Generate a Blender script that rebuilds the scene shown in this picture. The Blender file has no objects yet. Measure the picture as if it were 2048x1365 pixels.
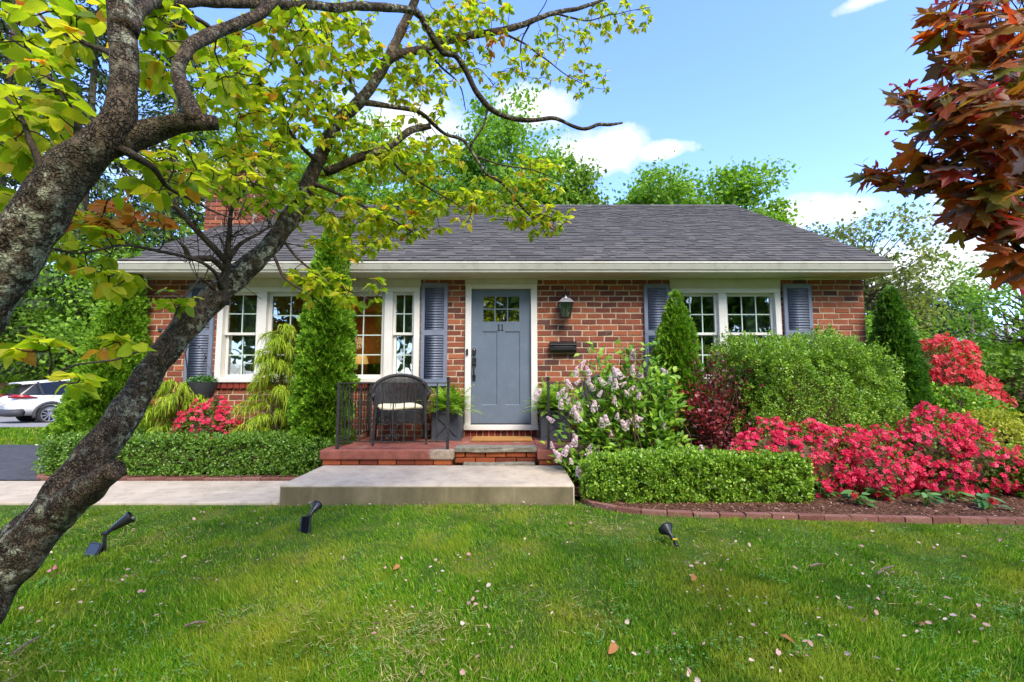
import bpy, bmesh, math, random
import numpy as np
from mathutils import Vector, Matrix

rng = np.random.default_rng(11)
random.seed(11)
scene = bpy.context.scene
COL = scene.collection

# ------------------------------------------------------------------ camera
EYE = np.array([0.0, 0.0, 1.2])
PITCH = math.radians(4.9)
FPX = 910.0                       # focal length in photograph pixels (2048 wide)
cam_data = bpy.data.cameras.new('camera')
cam = bpy.data.objects.new('camera', cam_data)
COL.objects.link(cam)
cam.location = EYE
cam.rotation_euler = (math.pi / 2 + PITCH, 0, 0)
cam_data.sensor_width = 36.0
cam_data.lens = FPX / 2048 * 36.0
cam_data.clip_start = 0.05
cam_data.clip_end = 2000
scene.camera = cam

# ------------------------------------------------------------------ sky, sun, exposure
SUN_EL, SUN_AZ = math.radians(50), math.radians(152)      # azimuth from +y (behind the house) towards +x: veiled sun behind the photographer's right shoulder
SUN_POWER, SUN_SIZE = 1.6, 32.0
SKY_POWER = 0.15
EXPOSURE = 2.05
CLOUD_POWER = 0.36
scene.view_settings.view_transform = 'Standard'
scene.view_settings.look = 'None'
scene.view_settings.exposure = EXPOSURE
scene.view_settings.gamma = 1.0
scene.view_settings.use_curve_mapping = False
scene.render.engine = 'CYCLES'
scene.cycles.use_denoising = True
scene.cycles.max_bounces = 6
scene.cycles.diffuse_bounces = 3
scene.cycles.glossy_bounces = 3
scene.cycles.transparent_max_bounces = 8
scene.cycles.caustics_reflective = False
scene.cycles.caustics_refractive = False
scene.cycles.sample_clamp_indirect = 6.0


def S(r, g, b):
    """sRGB 0..255 to linear rgba"""
    def f(c):
        c /= 255.0
        return c / 12.92 if c <= 0.04045 else ((c + 0.055) / 1.055) ** 2.4
    return (f(r), f(g), f(b), 1.0)


class NT:
    """small wrapper for building node trees"""
    def __init__(self, tree):
        self.t = tree

    def n(self, typ, ins=None, **props):
        nd = self.t.nodes.new(typ)
        for k, v in props.items():
            setattr(nd, k, v)
        if ins:
            for k, v in ins.items():
                self.put(nd.inputs[k], v)
        return nd

    def put(self, sock, v):
        if isinstance(v, bpy.types.NodeSocket):
            self.t.links.new(v, sock)
        elif isinstance(v, bpy.types.Node):
            self.t.links.new(v.outputs[0], sock)
        else:
            sock.default_value = v

    def math(self, op, a, b=0.0, c=None, clamp=False):
        nd = self.n('ShaderNodeMath', operation=op, use_clamp=clamp)
        self.put(nd.inputs[0], a)
        self.put(nd.inputs[1], b)
        if c is not None:
            self.put(nd.inputs[2], c)
        return nd.outputs[0]

    def mix(self, fac, a, b, blend='MIX'):
        nd = self.n('ShaderNodeMix', data_type='RGBA', blend_type=blend)
        self.put(nd.inputs[0], fac)
        self.put(nd.inputs[6], a)
        self.put(nd.inputs[7], b)
        return nd.outputs[2]

    def ramp(self, fac, stops, interp='LINEAR'):
        nd = self.n('ShaderNodeValToRGB')
        cr = nd.color_ramp
        cr.interpolation = interp
        while len(cr.elements) < len(stops):
            cr.elements.new(0.5)
        for e, (p, c) in zip(cr.elements, stops):
            e.position = p
            e.color = c if isinstance(c, tuple) else (c, c, c, 1)
        self.put(nd.inputs[0], fac)
        return nd.outputs[0]

    def pos(self):
        return self.n('ShaderNodeNewGeometry').outputs['Position']

    def noise(self, scale, detail=3.0, rough=0.55, vec=None, dist=0.0):
        nd = self.n('ShaderNodeTexNoise')
        nd.inputs['Scale'].default_value = scale
        nd.inputs['Detail'].default_value = detail
        nd.inputs['Roughness'].default_value = rough
        nd.inputs['Distortion'].default_value = dist
        self.put(nd.inputs['Vector'], vec if vec is not None else self.pos())
        return nd.outputs[0]

    def rnd(self):
        """one random number for each loose piece, whether it is its own object or part of a joined mesh"""
        a = self.n('ShaderNodeObjectInfo').outputs['Random']
        b = self.n('ShaderNodeNewGeometry').outputs['Random Per Island']
        return self.math('FRACT', self.math('ADD', a, b))

    def stretch(self, x, y, z):
        nd = self.n('ShaderNodeVectorMath', operation='MULTIPLY')
        self.put(nd.inputs[0], self.pos())
        nd.inputs[1].default_value = (x, y, z)
        return nd.outputs[0]


world = bpy.data.worlds.new('World')
scene.world = world
world.use_nodes = True
W = NT(world.node_tree)
world.node_tree.nodes.clear()
sky = W.n('ShaderNodeTexSky', sky_type='NISHITA', sun_disc=False, sun_elevation=SUN_EL,
          sun_rotation=SUN_AZ, air_density=1.0, dust_density=0.15, ozone_density=2.2)
tc = W.n('ShaderNodeTexCoord').outputs['Generated']
sep = W.n('ShaderNodeSeparateXYZ')
W.put(sep.inputs[0], tc)
az = W.math('ARCTAN2', sep.outputs[0], sep.outputs[1])
el = W.math('ARCSINE', sep.outputs[2])
warp = W.noise(5.0, 5.0, 0.6, tc)
fine = W.noise(16.0, 4.0, 0.6, tc)
warped = W.math('ADD', W.math('MULTIPLY', W.math('SUBTRACT', warp, 0.5), 1.9),
                W.math('MULTIPLY', W.math('SUBTRACT', fine, 0.5), 0.9))
mask = None
for (px, py, rx, ry) in [(1065, 212, 98, 38), (1195, 308, 105, 44), (1330, 302, 66, 20), (1560, 440, 120, 45),
                         (1670, 425, 60, 22), (1900, 545, 150, 60), (820, 260, 160, 60), (1750, -10, 90, 16),
                         (2250, 420, 180, 80), (-250, 300, 200, 80), (500, 380, 200, 60)]:
    u, v = (px - 1024) / FPX, (682.5 - py) / FPX
    dy, dz = math.cos(PITCH) - v * math.sin(PITCH), math.sin(PITCH) + v * math.cos(PITCH)
    a0, e0 = math.atan2(u, dy), math.atan2(dz, math.hypot(u, dy))
    ra, re = rx / FPX * 0.95, ry / FPX * 0.95
    da = W.math('DIVIDE', W.math('SUBTRACT', az, a0), ra)
    de = W.math('DIVIDE', W.math('SUBTRACT', el, e0), re)
    d = W.math('SQRT', W.math('ADD', W.math('MULTIPLY', da, da), W.math('MULTIPLY', de, de)))
    m = W.math('SUBTRACT', 1.0, d)
    mask = m if mask is None else W.math('MAXIMUM', mask, m)
# extra unseen cloud over and behind the camera, added to whiten the fill light
flat = W.n('ShaderNodeVectorMath', operation='DIVIDE')
W.put(flat.inputs[0], tc)
cz = W.math('ADD', W.math('ABSOLUTE', sep.outputs[2]), 0.12)
comb = W.n('ShaderNodeCombineXYZ', {0: cz, 1: cz, 2: cz})
W.put(flat.inputs[1], comb.outputs[0])
fill_cloud = W.noise(0.9, 6.0, 0.6, flat.outputs[0])
back = W.math('MULTIPLY', W.math('SUBTRACT', fill_cloud, 0.47), 5.0)
behind = W.math('MULTIPLY', W.math('SUBTRACT', 0.1, sep.outputs[1]), 3.0, clamp=True)
back = W.math('SUBTRACT', back, W.math('SUBTRACT', 1.0, behind))
mask = W.math('MAXIMUM', W.math('ADD', mask, W.math('MULTIPLY', warped, 0.95)), back)
alpha = W.ramp(mask, [(0.02, 0.0), (0.22, 0.45), (0.6, 0.97)], 'EASE')
sky_tint = W.mix(1.0, sky.outputs[0], (0.64, 0.70, 0.96, 1), 'MULTIPLY')
shade = W.ramp(W.math('ADD', W.math('MULTIPLY', mask, 0.4), W.math('MULTIPLY', fine, 0.7)),
               [(0.2, S(205, 217, 238)), (0.75, S(255, 255, 255))])
bg_sky = W.n('ShaderNodeBackground', {0: sky_tint, 1: SKY_POWER})
bg_cloud = W.n('ShaderNodeBackground', {0: shade, 1: CLOUD_POWER})
wmix = W.n('ShaderNodeMixShader', {0: alpha, 1: bg_sky.outputs[0], 2: bg_cloud.outputs[0]})
wout = W.n('ShaderNodeOutputWorld', {0: wmix.outputs[0]})

sun_data = bpy.data.lights.new('sun', 'SUN')
sun_data.energy = SUN_POWER
sun_data.angle = math.radians(SUN_SIZE)
sun_data.color = (1.0, 0.93, 0.80)
sun = bpy.data.objects.new('sun', sun_data)
COL.objects.link(sun)
sdir = Vector((math.sin(SUN_AZ) * math.cos(SUN_EL), math.cos(SUN_AZ) * math.cos(SUN_EL), math.sin(SUN_EL)))
sun.rotation_euler = sdir.to_track_quat('Z', 'Y').to_euler()
sun.location = sdir * 60

# ------------------------------------------------------------------ measuring helpers
CP, SP = math.cos(PITCH), math.sin(PITCH)


def P(px, py, Y):
    """the point at distance Y in front of the camera plane that the photograph shows at (px, py)"""
    u, v = (px - 1024) / FPX, (682.5 - py) / FPX
    t = Y / (CP - v * SP)
    return np.array([u * t, Y, EYE[2] + (SP + v * CP) * t])


WALL = 6.8


def WX(px, py=680):
    return P(px, py, WALL)[0]


def WZ(py):
    return P(1024, py, WALL)[2]


def ground(x, y):
    return -0.038 * np.clip(np.asarray(y, float) - 7, 0, 16)


def G(px, py):
    """the ground point seen at (px, py)"""
    u, v = (px - 1024) / FPX, (682.5 - py) / FPX
    dy, dz = CP - v * SP, SP + v * CP
    r = dz / dy
    Y = -1.2 / r
    if Y > 7:
        Y = (1.2 - 0.266) / (-r - 0.038)
    return np.array([u / dy * Y, Y, float(ground(0, Y))])


# ------------------------------------------------------------------ object helpers
def mesh_np(name, V, groups, smooth=None, flat_uv=None):
    """fast mesh from arrays; groups is a list of (n,k) index arrays"""
    me = bpy.data.meshes.new(name)
    V = np.asarray(V, dtype=np.float32)
    groups = [np.asarray(g, dtype=np.int32) for g in groups if len(g)]
    me.vertices.add(len(V))
    me.vertices.foreach_set('co', V.ravel())
    nl = sum(g.size for g in groups)
    npoly = sum(len(g) for g in groups)
    me.loops.add(nl)
    me.loops.foreach_set('vertex_index', np.concatenate([g.ravel() for g in groups]))
    me.polygons.add(npoly)
    starts, o = [], 0
    for g in groups:
        starts.append(o + np.arange(len(g)) * g.shape[1])
        o += g.size
    me.polygons.foreach_set('loop_start', np.concatenate(starts).astype(np.int32))
    me.polygons.foreach_set('use_smooth', np.full(npoly, smooth is not False, dtype=bool))
    if flat_uv is not None:           # position within the leaf, for its veins
        at = me.attributes.new('leaf_xy', 'FLOAT_VECTOR', 'POINT')
        at.data.foreach_set('vector', np.asarray(flat_uv, dtype=np.float32).ravel())
    me.update(calc_edges=True)
    return me


def attach(o, parent):
    if parent is not None:
        o.parent = parent
        if parent.parent is None and parent.type == 'EMPTY':
            o.matrix_parent_inverse = Matrix.Translation(-Vector(parent.location))
    return o


def link(name, me, material, parent=None, label=None, category=None, group=None, kind=None):
    o = bpy.data.objects.new(name, me)
    COL.objects.link(o)
    if material is not None and len(me.materials) == 0:
        me.materials.append(material)
    attach(o, parent)
    tag(o, label, category, group, kind)
    return o


def tag(o, label=None, category=None, group=None, kind=None):
    for k, v in (('label', label), ('category', category), ('group', group), ('kind', kind)):
        if v:
            o[k] = v
    return o


def thing(name, loc, label, category, group=None):
    o = bpy.data.objects.new(name, None)
    o.empty_display_size = 0.1
    COL.objects.link(o)
    o.location = Vector([float(c) for c in loc])
    return tag(o, label, category, group)


class MB:
    """collects shapes for ONE mesh"""
    def __init__(self):
        self.v, self.f = [], []

    def add(self, verts, faces):
        o = len(self.v)
        self.v += [tuple(map(float, p)) for p in verts]
        self.f += [tuple(i + o for i in f) for f in faces]
        return self

    def box(self, x0, x1, y0, y1, z0, z1):
        return self.add([(x0, y0, z0), (x1, y0, z0), (x1, y1, z0), (x0, y1, z0),
                         (x0, y0, z1), (x1, y0, z1), (x1, y1, z1), (x0, y1, z1)],
                        [(3, 2, 1, 0), (4, 5, 6, 7), (0, 1, 5, 4), (1, 2, 6, 5), (2, 3, 7, 6), (3, 0, 4, 7)])

    def bar(self, a, b, w, h=None, up=(0, 0, 1)):
        """rectangular bar from a to b"""
        a, b = np.array(a, float), np.array(b, float)
        h = w if h is None else h
        d = b - a
        d /= np.linalg.norm(d)
        s = np.cross(d, up)
        if np.linalg.norm(s) < 1e-4:
            s = np.cross(d, (1, 0, 0))
        s /= np.linalg.norm(s)
        t = np.cross(s, d)
        c = [s * w / 2 + t * h / 2, -s * w / 2 + t * h / 2, -s * w / 2 - t * h / 2, s * w / 2 - t * h / 2]
        return self.add([a + k for k in c] + [b + k for k in c],
                        [(0, 1, 2, 3), (7, 6, 5, 4), (0, 4, 5, 1), (1, 5, 6, 2), (2, 6, 7, 3), (3, 7, 4, 0)])

    def prism(self, prof, axis, a, b):
        """prof: 2-D outline; axis 0: (y,z) swept in x; 1: (x,z) swept in y; 2: (x,y) swept in z"""
        n = len(prof)
        def pt(p, s):
            q = list(p)
            q.insert(axis, s)
            return q
        fs = [tuple(range(n)), tuple(range(2 * n - 1, n - 1, -1))]
        fs += [(i, n + i, n + (i + 1) % n, (i + 1) % n) for i in range(n)]
        return self.add([pt(p, a) for p in prof] + [pt(p, b) for p in prof], fs)

    def tube(self, pts, r, seg=8, cap=True):
        V, F = tube_np(np.asarray(pts, float), r, seg)
        F = [tuple(f) for f in F]
        n = len(pts)
        if cap:
            F += [tuple(range(seg - 1, -1, -1)), tuple(range((n - 1) * seg, n * seg))]
        return self.add(V, F)

    def lathe(self, prof, c, axis=(0, 0, 1), seg=20, caps=True):
        """prof: (radius, height) list around axis through c"""
        ax = Vector(axis).normalized()
        q = Vector((0, 0, 1)).rotation_difference(ax)
        V, F = [], []
        for r, h in prof:
            for k in range(seg):
                t = 2 * math.pi * k / seg
                p = q @ Vector((max(r, 1e-4) * math.cos(t), max(r, 1e-4) * math.sin(t), h))
                V.append((p.x + c[0], p.y + c[1], p.z + c[2]))
        for i in range(len(prof) - 1):
            for k in range(seg):
                k2 = (k + 1) % seg
                F.append((i * seg + k, i * seg + k2, (i + 1) * seg + k2, (i + 1) * seg + k))
        if caps:
            F += [tuple(range(seg - 1, -1, -1)), tuple(range((len(prof) - 1) * seg, len(prof) * seg))]
        return self.add(V, F)

    def build(self, name, material, parent=None, label=None, category=None, group=None, kind=None,
              smooth=False, bevel=0.0, seg=2, rot=None):
        me = bpy.data.meshes.new(name)
        V = self.v
        if rot is not None:
            c, a = rot
            ca, sa = math.cos(a), math.sin(a)
            V = [(c[0] + (x - c[0]) * ca - (y - c[1]) * sa, c[1] + (x - c[0]) * sa + (y - c[1]) * ca, z) for x, y, z in V]
        me.from_pydata(V, [], self.f)
        bm = bmesh.new()
        bm.from_mesh(me)
        bmesh.ops.recalc_face_normals(bm, faces=bm.faces)
        if bevel:
            es = [e for e in bm.edges if len(e.link_faces) == 2 and e.calc_face_angle(0) > 0.5]
            bmesh.ops.bevel(bm, geom=es, offset=bevel, segments=seg, affect='EDGES', profile=0.6)
        bm.to_mesh(me)
        bm.free()
        if smooth:
            me.polygons.foreach_set('use_smooth', np.ones(len(me.polygons), dtype=bool))
            if smooth != 'all':
                me.set_sharp_from_angle(angle=math.radians(40))
        return link(name, me, material, parent, label, category, group, kind)


def unit(a):
    a = np.asarray(a, float)
    return a / np.maximum(np.linalg.norm(a, axis=-1, keepdims=True), 1e-9)


def tube_np(pts, r, seg=8, bump=0.0, phase=0.0):
    n = len(pts)
    r = np.full(n, r) if np.isscalar(r) else np.asarray(r, float)
    tan = unit(np.gradient(pts, axis=0))
    ref = np.array([0.31, 0.23, 0.92])
    if abs(np.dot(unit(tan.mean(0)), unit(ref))) > 0.9:
        ref = np.array([0.9, 0.3, 0.1])
    s = unit(np.cross(tan, ref))
    t = np.cross(s, tan)
    th = np.arange(seg) / seg * 2 * np.pi
    rr = r[:, None] * np.ones((n, seg))
    V = pts[:, None, :] + rr[..., None] * (np.cos(th)[None, :, None] * s[:, None, :] + np.sin(th)[None, :, None] * t[:, None, :])
    V = V.reshape(-1, 3)
    if bump:
        out = unit(V - np.repeat(pts, seg, 0))
        k = sn(V, 9, 3) * 0.9 + sn(V, 22, 5) * 0.7 + sn(V, 60, 6) * 0.55
        V = V + out * (k * bump * np.repeat(r, seg))[:, None]
    i = np.arange(n - 1)[:, None] * seg
    k = np.arange(seg)[None, :]
    F = np.stack([i + k, i + (k + 1) % seg, i + seg + (k + 1) % seg, i + seg + k], -1).reshape(-1, 4)
    return V, F


def sn(p, f, seed=0):
    """smooth pseudo-noise, about -1..1, of points p at frequency f (cycles per metre / 2 pi)"""
    g = np.random.default_rng(seed + 77)
    p = np.asarray(p, float)
    out = np.zeros(p.shape[:-1])
    for _ in range(6):
        k = g.normal(size=p.shape[-1]) * f
        out += np.sin(p @ k + g.uniform(0, 6.28))
    return out / 3.0


def spline(pts, step=0.05):
    """Catmull-Rom through rows (x,y,z,r)"""
    p = np.asarray(pts, float)
    if len(p) == 2:
        m = max(2, int(np.linalg.norm(p[1, :3] - p[0, :3]) / step))
        t = np.linspace(0, 1, m)[:, None]
        return p[0] * (1 - t) + p[1] * t
    q = np.vstack([2 * p[0] - p[1], p, 2 * p[-1] - p[-2]])
    out = []
    for i in range(1, len(q) - 2):
        m = max(2, int(np.linalg.norm(q[i + 1, :3] - q[i, :3]) / step))
        t = np.linspace(0, 1, m, endpoint=False)[:, None]
        a, b, c, d = q[i - 1], q[i], q[i + 1], q[i + 2]
        out.append(0.5 * (2 * b + (c - a) * t + (2 * a - 5 * b + 4 * c - d) * t ** 2 + (3 * b - a - 3 * c + d) * t ** 3))
    out.append(p[-1:])
    r = np.vstack(out)
    r[:, 3:] = np.maximum(r[:, 3:], 0.0008)
    return r


def frames(d, n):
    d = unit(d)
    x = unit(np.cross(d, n))
    n = np.cross(x, d)
    return np.stack([x, d, n], -1)          # columns: width, length, normal


def spread(V, F, pos, R, sc):
    """copies of template (V,F) at pos with rotation R and scale sc"""
    V = np.asarray(V, float)
    F = np.asarray(F)
    sc = np.asarray(sc, float)
    sc = sc[:, None] * np.ones(3) if sc.ndim == 1 else sc
    W_ = np.einsum('nij,nkj->nki', R, V[None] * sc[:, None, :]) + pos[:, None, :]
    idx = F[None] + (np.arange(len(pos)) * len(V))[:, None, None]
    return W_.reshape(-1, 3), idx.reshape(-1, F.shape[1])


def pieces(name, parent, templ, pos, R, sc, material, singles, rest_name, label=None, flat=False):
    """templ: list of (V,F). The `singles` copies that show largest become objects of their own, the rest ONE part of kind stuff"""
    n = len(pos)
    sc = np.asarray(sc, float)
    s3 = sc[:, None] * np.ones(3) if sc.ndim == 1 else sc
    rel = pos - EYE
    fwd = rel[:, 1] * CP + rel[:, 2] * SP
    upv = -rel[:, 1] * SP + rel[:, 2] * CP
    fwd_s = np.maximum(fwd, 0.05)
    px, py = 1024 + rel[:, 0] / fwd_s * FPX, 682.5 - upv / fwd_s * FPX
    size = s3.max(1) / fwd_s
    size[(fwd < 0.1) | (px < 0) | (px > 2048) | (py < 0) | (py > 1365)] = 0
    var = rng.integers(0, len(templ), n)
    order = np.argsort(-size)
    one = [i for i in order[:singles] if size[i] > 0]
    mes = []
    for V, F in templ:
        me = mesh_np(name, V, [F], not flat, V)
        me.materials.append(material)
        mes.append(me)
    for i in one:
        o = bpy.data.objects.new(name, mes[var[i]])
        COL.objects.link(o)
        m = np.eye(4)
        m[:3, :3] = R[i] * s3[i][None, :]
        m[:3, 3] = pos[i]
        o.matrix_basis = Matrix(m.tolist())
        attach(o, parent)
    left = np.ones(n, bool)
    left[one] = False
    if left.any():
        VV, FF, UU, off = [], [], [], 0
        for k, (V, F) in enumerate(templ):
            sel = left & (var == k)
            if not sel.any():
                continue
            a, b = spread(V, F, pos[sel], R[sel], s3[sel])
            VV.append(a)
            UU.append(np.tile(np.asarray(V, float), (int(sel.sum()), 1)))
            FF.append(b + off)
            off += len(a)
        link(rest_name, mesh_np(rest_name, np.vstack(VV), FF, not flat, np.vstack(UU)), material, parent, kind='stuff')


# ------------------------------------------------------------------ materials
def new_mat(name):
    m = bpy.data.materials.new(name)
    m.use_nodes = True
    N = NT(m.node_tree)
    b = m.node_tree.nodes['Principled BSDF']
    out = m.node_tree.nodes['Material Output']
    return m, N, b, out


def bump(N, b, height, strength=0.3, dist=0.01):
    nd = N.n('ShaderNodeBump', {'Height': height})
    nd.inputs['Strength'].default_value = strength
    nd.inputs['Distance'].default_value = dist
    N.put(b.inputs['Normal'], nd.outputs[0])


def paint(name, col, rough=0.5, var=0.12, scale=6.0, bump_s=0.0, spec=0.4, metal=0.0, dirt=None, dirt_amt=0.3):
    m, N, b, out = new_mat(name)
    n1 = N.noise(scale, 5)
    dark = tuple(c * (1 - var * 1.6) for c in col[:3]) + (1,)
    lite = tuple(min(1, c * (1 + var)) for c in col[:3]) + (1,)
    c = N.ramp(n1, [(0.3, dark), (0.7, lite)])
    if dirt:
        c = N.mix(N.math('MULTIPLY', N.ramp(N.noise(scale * 2.7, 6, 0.65), [(0.5, 0.0), (0.72, 1.0)]), dirt_amt), c, dirt)
    N.put(b.inputs['Base Color'], c)
    b.inputs['Roughness'].default_value = rough
    b.inputs['Specular IOR Level'].default_value = spec
    b.inputs['Metallic'].default_value = metal
    if bump_s:
        bump(N, b, N.noise(scale * 14, 4), bump_s, 0.004)
    return m


def leaf(name, stops, trans=0.4, rough=0.5, spec=0.3, glow=1.35, patch=None, tint=None, veins=None):
    """stops: colour ramp over a random number for each leaf"""
    m, N, b, out = new_mat(name)
    c = N.ramp(N.rnd(), stops)
    if patch:
        f = N.ramp(N.noise(patch[0], 3), [(0.42, 0.0), (0.62, 1.0)])
        c = N.mix(N.math('MULTIPLY', f, patch[2]), c, patch[1])
    if veins:
        at = N.n('ShaderNodeAttribute', attribute_name='leaf_xy')
        sx = N.n('ShaderNodeSeparateXYZ', {0: at.outputs['Vector']})
        ax = N.math('ABSOLUTE', sx.outputs[0])
        if veins == 'dogwood':
            q_ = N.math('FRACT', N.math('MULTIPLY', N.math('SUBTRACT', sx.outputs[1], N.math('MULTIPLY', N.math('POWER', ax, 0.75), 0.95)), 7.0))
            side = N.ramp(N.math('ABSOLUTE', N.math('SUBTRACT', q_, 0.5)), [(0.0, 1.0), (0.13, 0.0)])
            rib = N.ramp(ax, [(0.0, 1.0), (0.02, 0.0)])
            blush = N.math('MULTIPLY', N.ramp(ax, [(0.1, 0.0), (0.27, 1.0)]), N.ramp(N.noise(30, 3), [(0.5, 0.0), (0.66, 0.45)]))
            c = N.mix(blush, c, S(186, 120, 50))
        else:
            ang = N.math('ARCTAN2', sx.outputs[0], sx.outputs[1])
            q_ = N.math('FRACT', N.math('ADD', N.math('DIVIDE', ang, 0.86), 0.5))
            side = N.ramp(N.math('ABSOLUTE', N.math('SUBTRACT', q_, 0.5)), [(0.0, 1.0), (0.035, 0.0)])
            rib = N.ramp(ax, [(0.0, 1.0), (0.02, 0.0)])
        v_ = N.math('MAXIMUM', side, rib)
        c = N.mix(N.math('MULTIPLY', v_, 0.4), c, N.mix(1.0, c, (0.55, 0.6, 0.5, 1), 'MULTIPLY'))
        bump(N, b, N.math('SUBTRACT', 1.0, v_), 0.5, 0.002)
    N.put(b.inputs['Base Color'], c)
    b.inputs['Roughness'].default_value = rough
    b.inputs['Specular IOR Level'].default_value = spec
    tcol = N.mix(1.0, c, tint or (glow, glow * 1.05, glow * 0.55, 1), 'MULTIPLY')
    tr = N.n('ShaderNodeBsdfTranslucent', {0: tcol})
    mx = N.n('ShaderNodeMixShader', {0: trans, 1: b.outputs[0], 2: tr.outputs[0]})
    N.put(out.inputs[0], mx.outputs[0])
    return m


def bark(name, base, light, lichen=None, lich_amt=0.5, moss=None, scale=1.0):
    m, N, b, out = new_mat(name)
    st = N.noise(38 * scale, 6, 0.7, N.stretch(1, 1, 0.45))
    c = N.ramp(st, [(0.32, base), (0.68, light)])
    h = st
    if lichen:                       # small cracked plates
        vo = N.n('ShaderNodeTexVoronoi', feature='DISTANCE_TO_EDGE')
        vo.inputs['Scale'].default_value = 118 * scale
        wv = N.n('ShaderNodeVectorMath', operation='ADD')
        N.put(wv.inputs[0], N.stretch(1, 1, 0.7))
        sc_ = N.n('ShaderNodeVectorMath', operation='SCALE')
        N.put(sc_.inputs[0], N.n('ShaderNodeTexNoise', {'Scale': 45.0, 'Vector': N.pos()}).outputs['Color'])
        sc_.inputs['Scale'].default_value = 0.02
        N.put(wv.inputs[1], sc_.outputs[0])
        N.put(vo.inputs['Vector'], wv.outputs[0])
        plate = N.ramp(vo.outputs['Distance'], [(0.0, 0.0), (0.2, 1.0)])
        plate = N.math('MAXIMUM', plate, N.ramp(N.noise(26, 4, 0.7), [(0.46, 0.0), (0.6, 1.0)]))
        c = N.mix(N.math('MULTIPLY', N.math('SUBTRACT', 1.0, plate), 0.75), c, tuple(x * 0.35 for x in base[:3]) + (1,))
        h = N.math('ADD', N.math('MULTIPLY', st, 0.6), N.math('MULTIPLY', plate, 0.6))
    if moss:
        f = N.ramp(N.noise(3.2, 4, 0.6), [(0.5, 0.0), (0.64, 0.75)])
        c = N.mix(f, c, N.ramp(N.noise(90, 4), [(0.3, moss), (0.7, tuple(x * 2.2 for x in moss[:3]) + (1,))]))
    if lichen:
        f = N.math('MULTIPLY', N.ramp(N.noise(3.6, 3, 0.6), [(0.47, 0.0), (0.57, 1.0)]),
                   N.ramp(N.noise(36, 5, 0.7), [(0.49, 0.0), (0.55, lich_amt)]))
        c = N.mix(f, c, N.ramp(N.noise(140, 3), [(0.3, tuple(x * 0.55 for x in lichen[:3]) + (1,)), (0.7, lichen)]))
        h = N.math('ADD', h, N.math('MULTIPLY', f, 0.5))
    N.put(b.inputs['Base Color'], c)
    b.inputs['Roughness'].default_value = 0.9
    b.inputs['Specular IOR Level'].default_value = 0.15
    bump(N, b, h, 1.0, 0.03)
    return m


# bricks
def brick_mat(name, stops, smear=0.42):
    m, N, b, out = new_mat(name)
    c = N.ramp(N.rnd(), stops)
    fine_ = N.noise(42, 6, 0.7)
    c = N.mix(N.ramp(fine_, [(0.3, 0.0), (0.75, 0.5)]), c, S(82, 40, 30))
    c = N.mix(N.math('MULTIPLY', N.ramp(N.noise(17, 6, 0.75), [(0.58, 0.0), (0.72, 1.0)]), smear), c, S(190, 160, 130))
    N.put(b.inputs['Base Color'], c)
    b.inputs['Roughness'].default_value = 0.85
    b.inputs['Specular IOR Level'].default_value = 0.2
    bump(N, b, N.noise(55, 6, 0.75), 1.0, 0.009)
    return m


M = {}
M['brick'] = brick_mat('brick', [(0.0, S(86, 60, 56)), (0.10, S(118, 70, 57)), (0.28, S(146, 82, 61)), (0.6, S(164, 94, 68)),
                                 (0.86, S(182, 110, 77)), (0.93, S(138, 78, 61)), (1.0, S(94, 71, 67))])
M['porch_brick'] = brick_mat('porch_brick', [(0.0, S(112, 54, 36)), (0.5, S(156, 78, 46)), (1.0, S(176, 96, 54))], 0.15)
M['sill_brick'] = brick_mat('sill_brick', [(0.0, S(96, 40, 36)), (0.5, S(128, 50, 40)), (1.0, S(146, 62, 48))], 0.15)
M['paver'] = brick_mat('paver', [(0.0, S(112, 74, 62)), (0.5, S(132, 90, 77)), (1.0, S(146, 106, 92))], 0.2)
M['mortar'] = paint('mortar', S(192, 171, 145), 0.95, 0.12, 9, 0.6, 0.1, dirt=S(120, 96, 76))
M['cream'] = paint('cream_paint', S(204, 198, 176), 0.5, 0.05, 3, 0.1, dirt=S(150, 146, 118), dirt_amt=0.25)
M['white'] = paint('white_vinyl', S(220, 216, 208), 0.4, 0.04, 3, 0, dirt=S(180, 176, 160), dirt_amt=0.18)
M['muntin'] = paint('pale_muntin', S(196, 214, 200), 0.5, 0.03)
M['gutter'] = paint('gutter_white', S(214, 209, 196), 0.4, 0.04, 2.0, 0, dirt=S(150, 140, 120), dirt_amt=0.35)
M['shutter'] = paint('shutter_blue_grey', S(114, 121, 138), 0.55, 0.06, 5, 0.1, dirt=S(150, 152, 160), dirt_amt=0.12)
M['door'] = paint('door_blue_grey', S(99, 110, 123), 0.4, 0.05, 2.5, 0.08, dirt=S(140, 144, 150), dirt_amt=0.2)
M['iron'] = paint('black_iron', S(40, 39, 38), 0.55, 0.25, 22, 0.4, 0.4, dirt=S(122, 108, 88), dirt_amt=0.5)
M['black'] = paint('black_metal', S(30, 30, 31), 0.38, 0.15, 9, 0.05, 0.5)
M['number'] = paint('number_black', S(38, 38, 40), 0.5, 0.05)
M['wicker'] = paint('black_wicker', S(48, 46, 46), 0.6, 0.3, 30, 0.5)
M['cushion'] = paint('cream_cushion', S(214, 204, 172), 0.9, 0.08, 8, 0.3, 0.1)
M['planter'] = paint('planter_grey', S(62, 66, 73), 0.6, 0.1, 8, 0.2)
M['soil'] = paint('soil', S(58, 42, 32), 0.95, 0.35, 40, 0.8, 0.1)
M['mulch'] = paint('mulch', S(92, 64, 48), 0.95, 0.4, 34, 1.0, 0.08)
M['chips'] = brick_mat('bark_chip', [(0.0, S(58, 38, 28)), (0.5, S(100, 70, 52)), (0.9, S(132, 98, 76)), (1.0, S(190, 160, 140))], 0.05)
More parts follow.
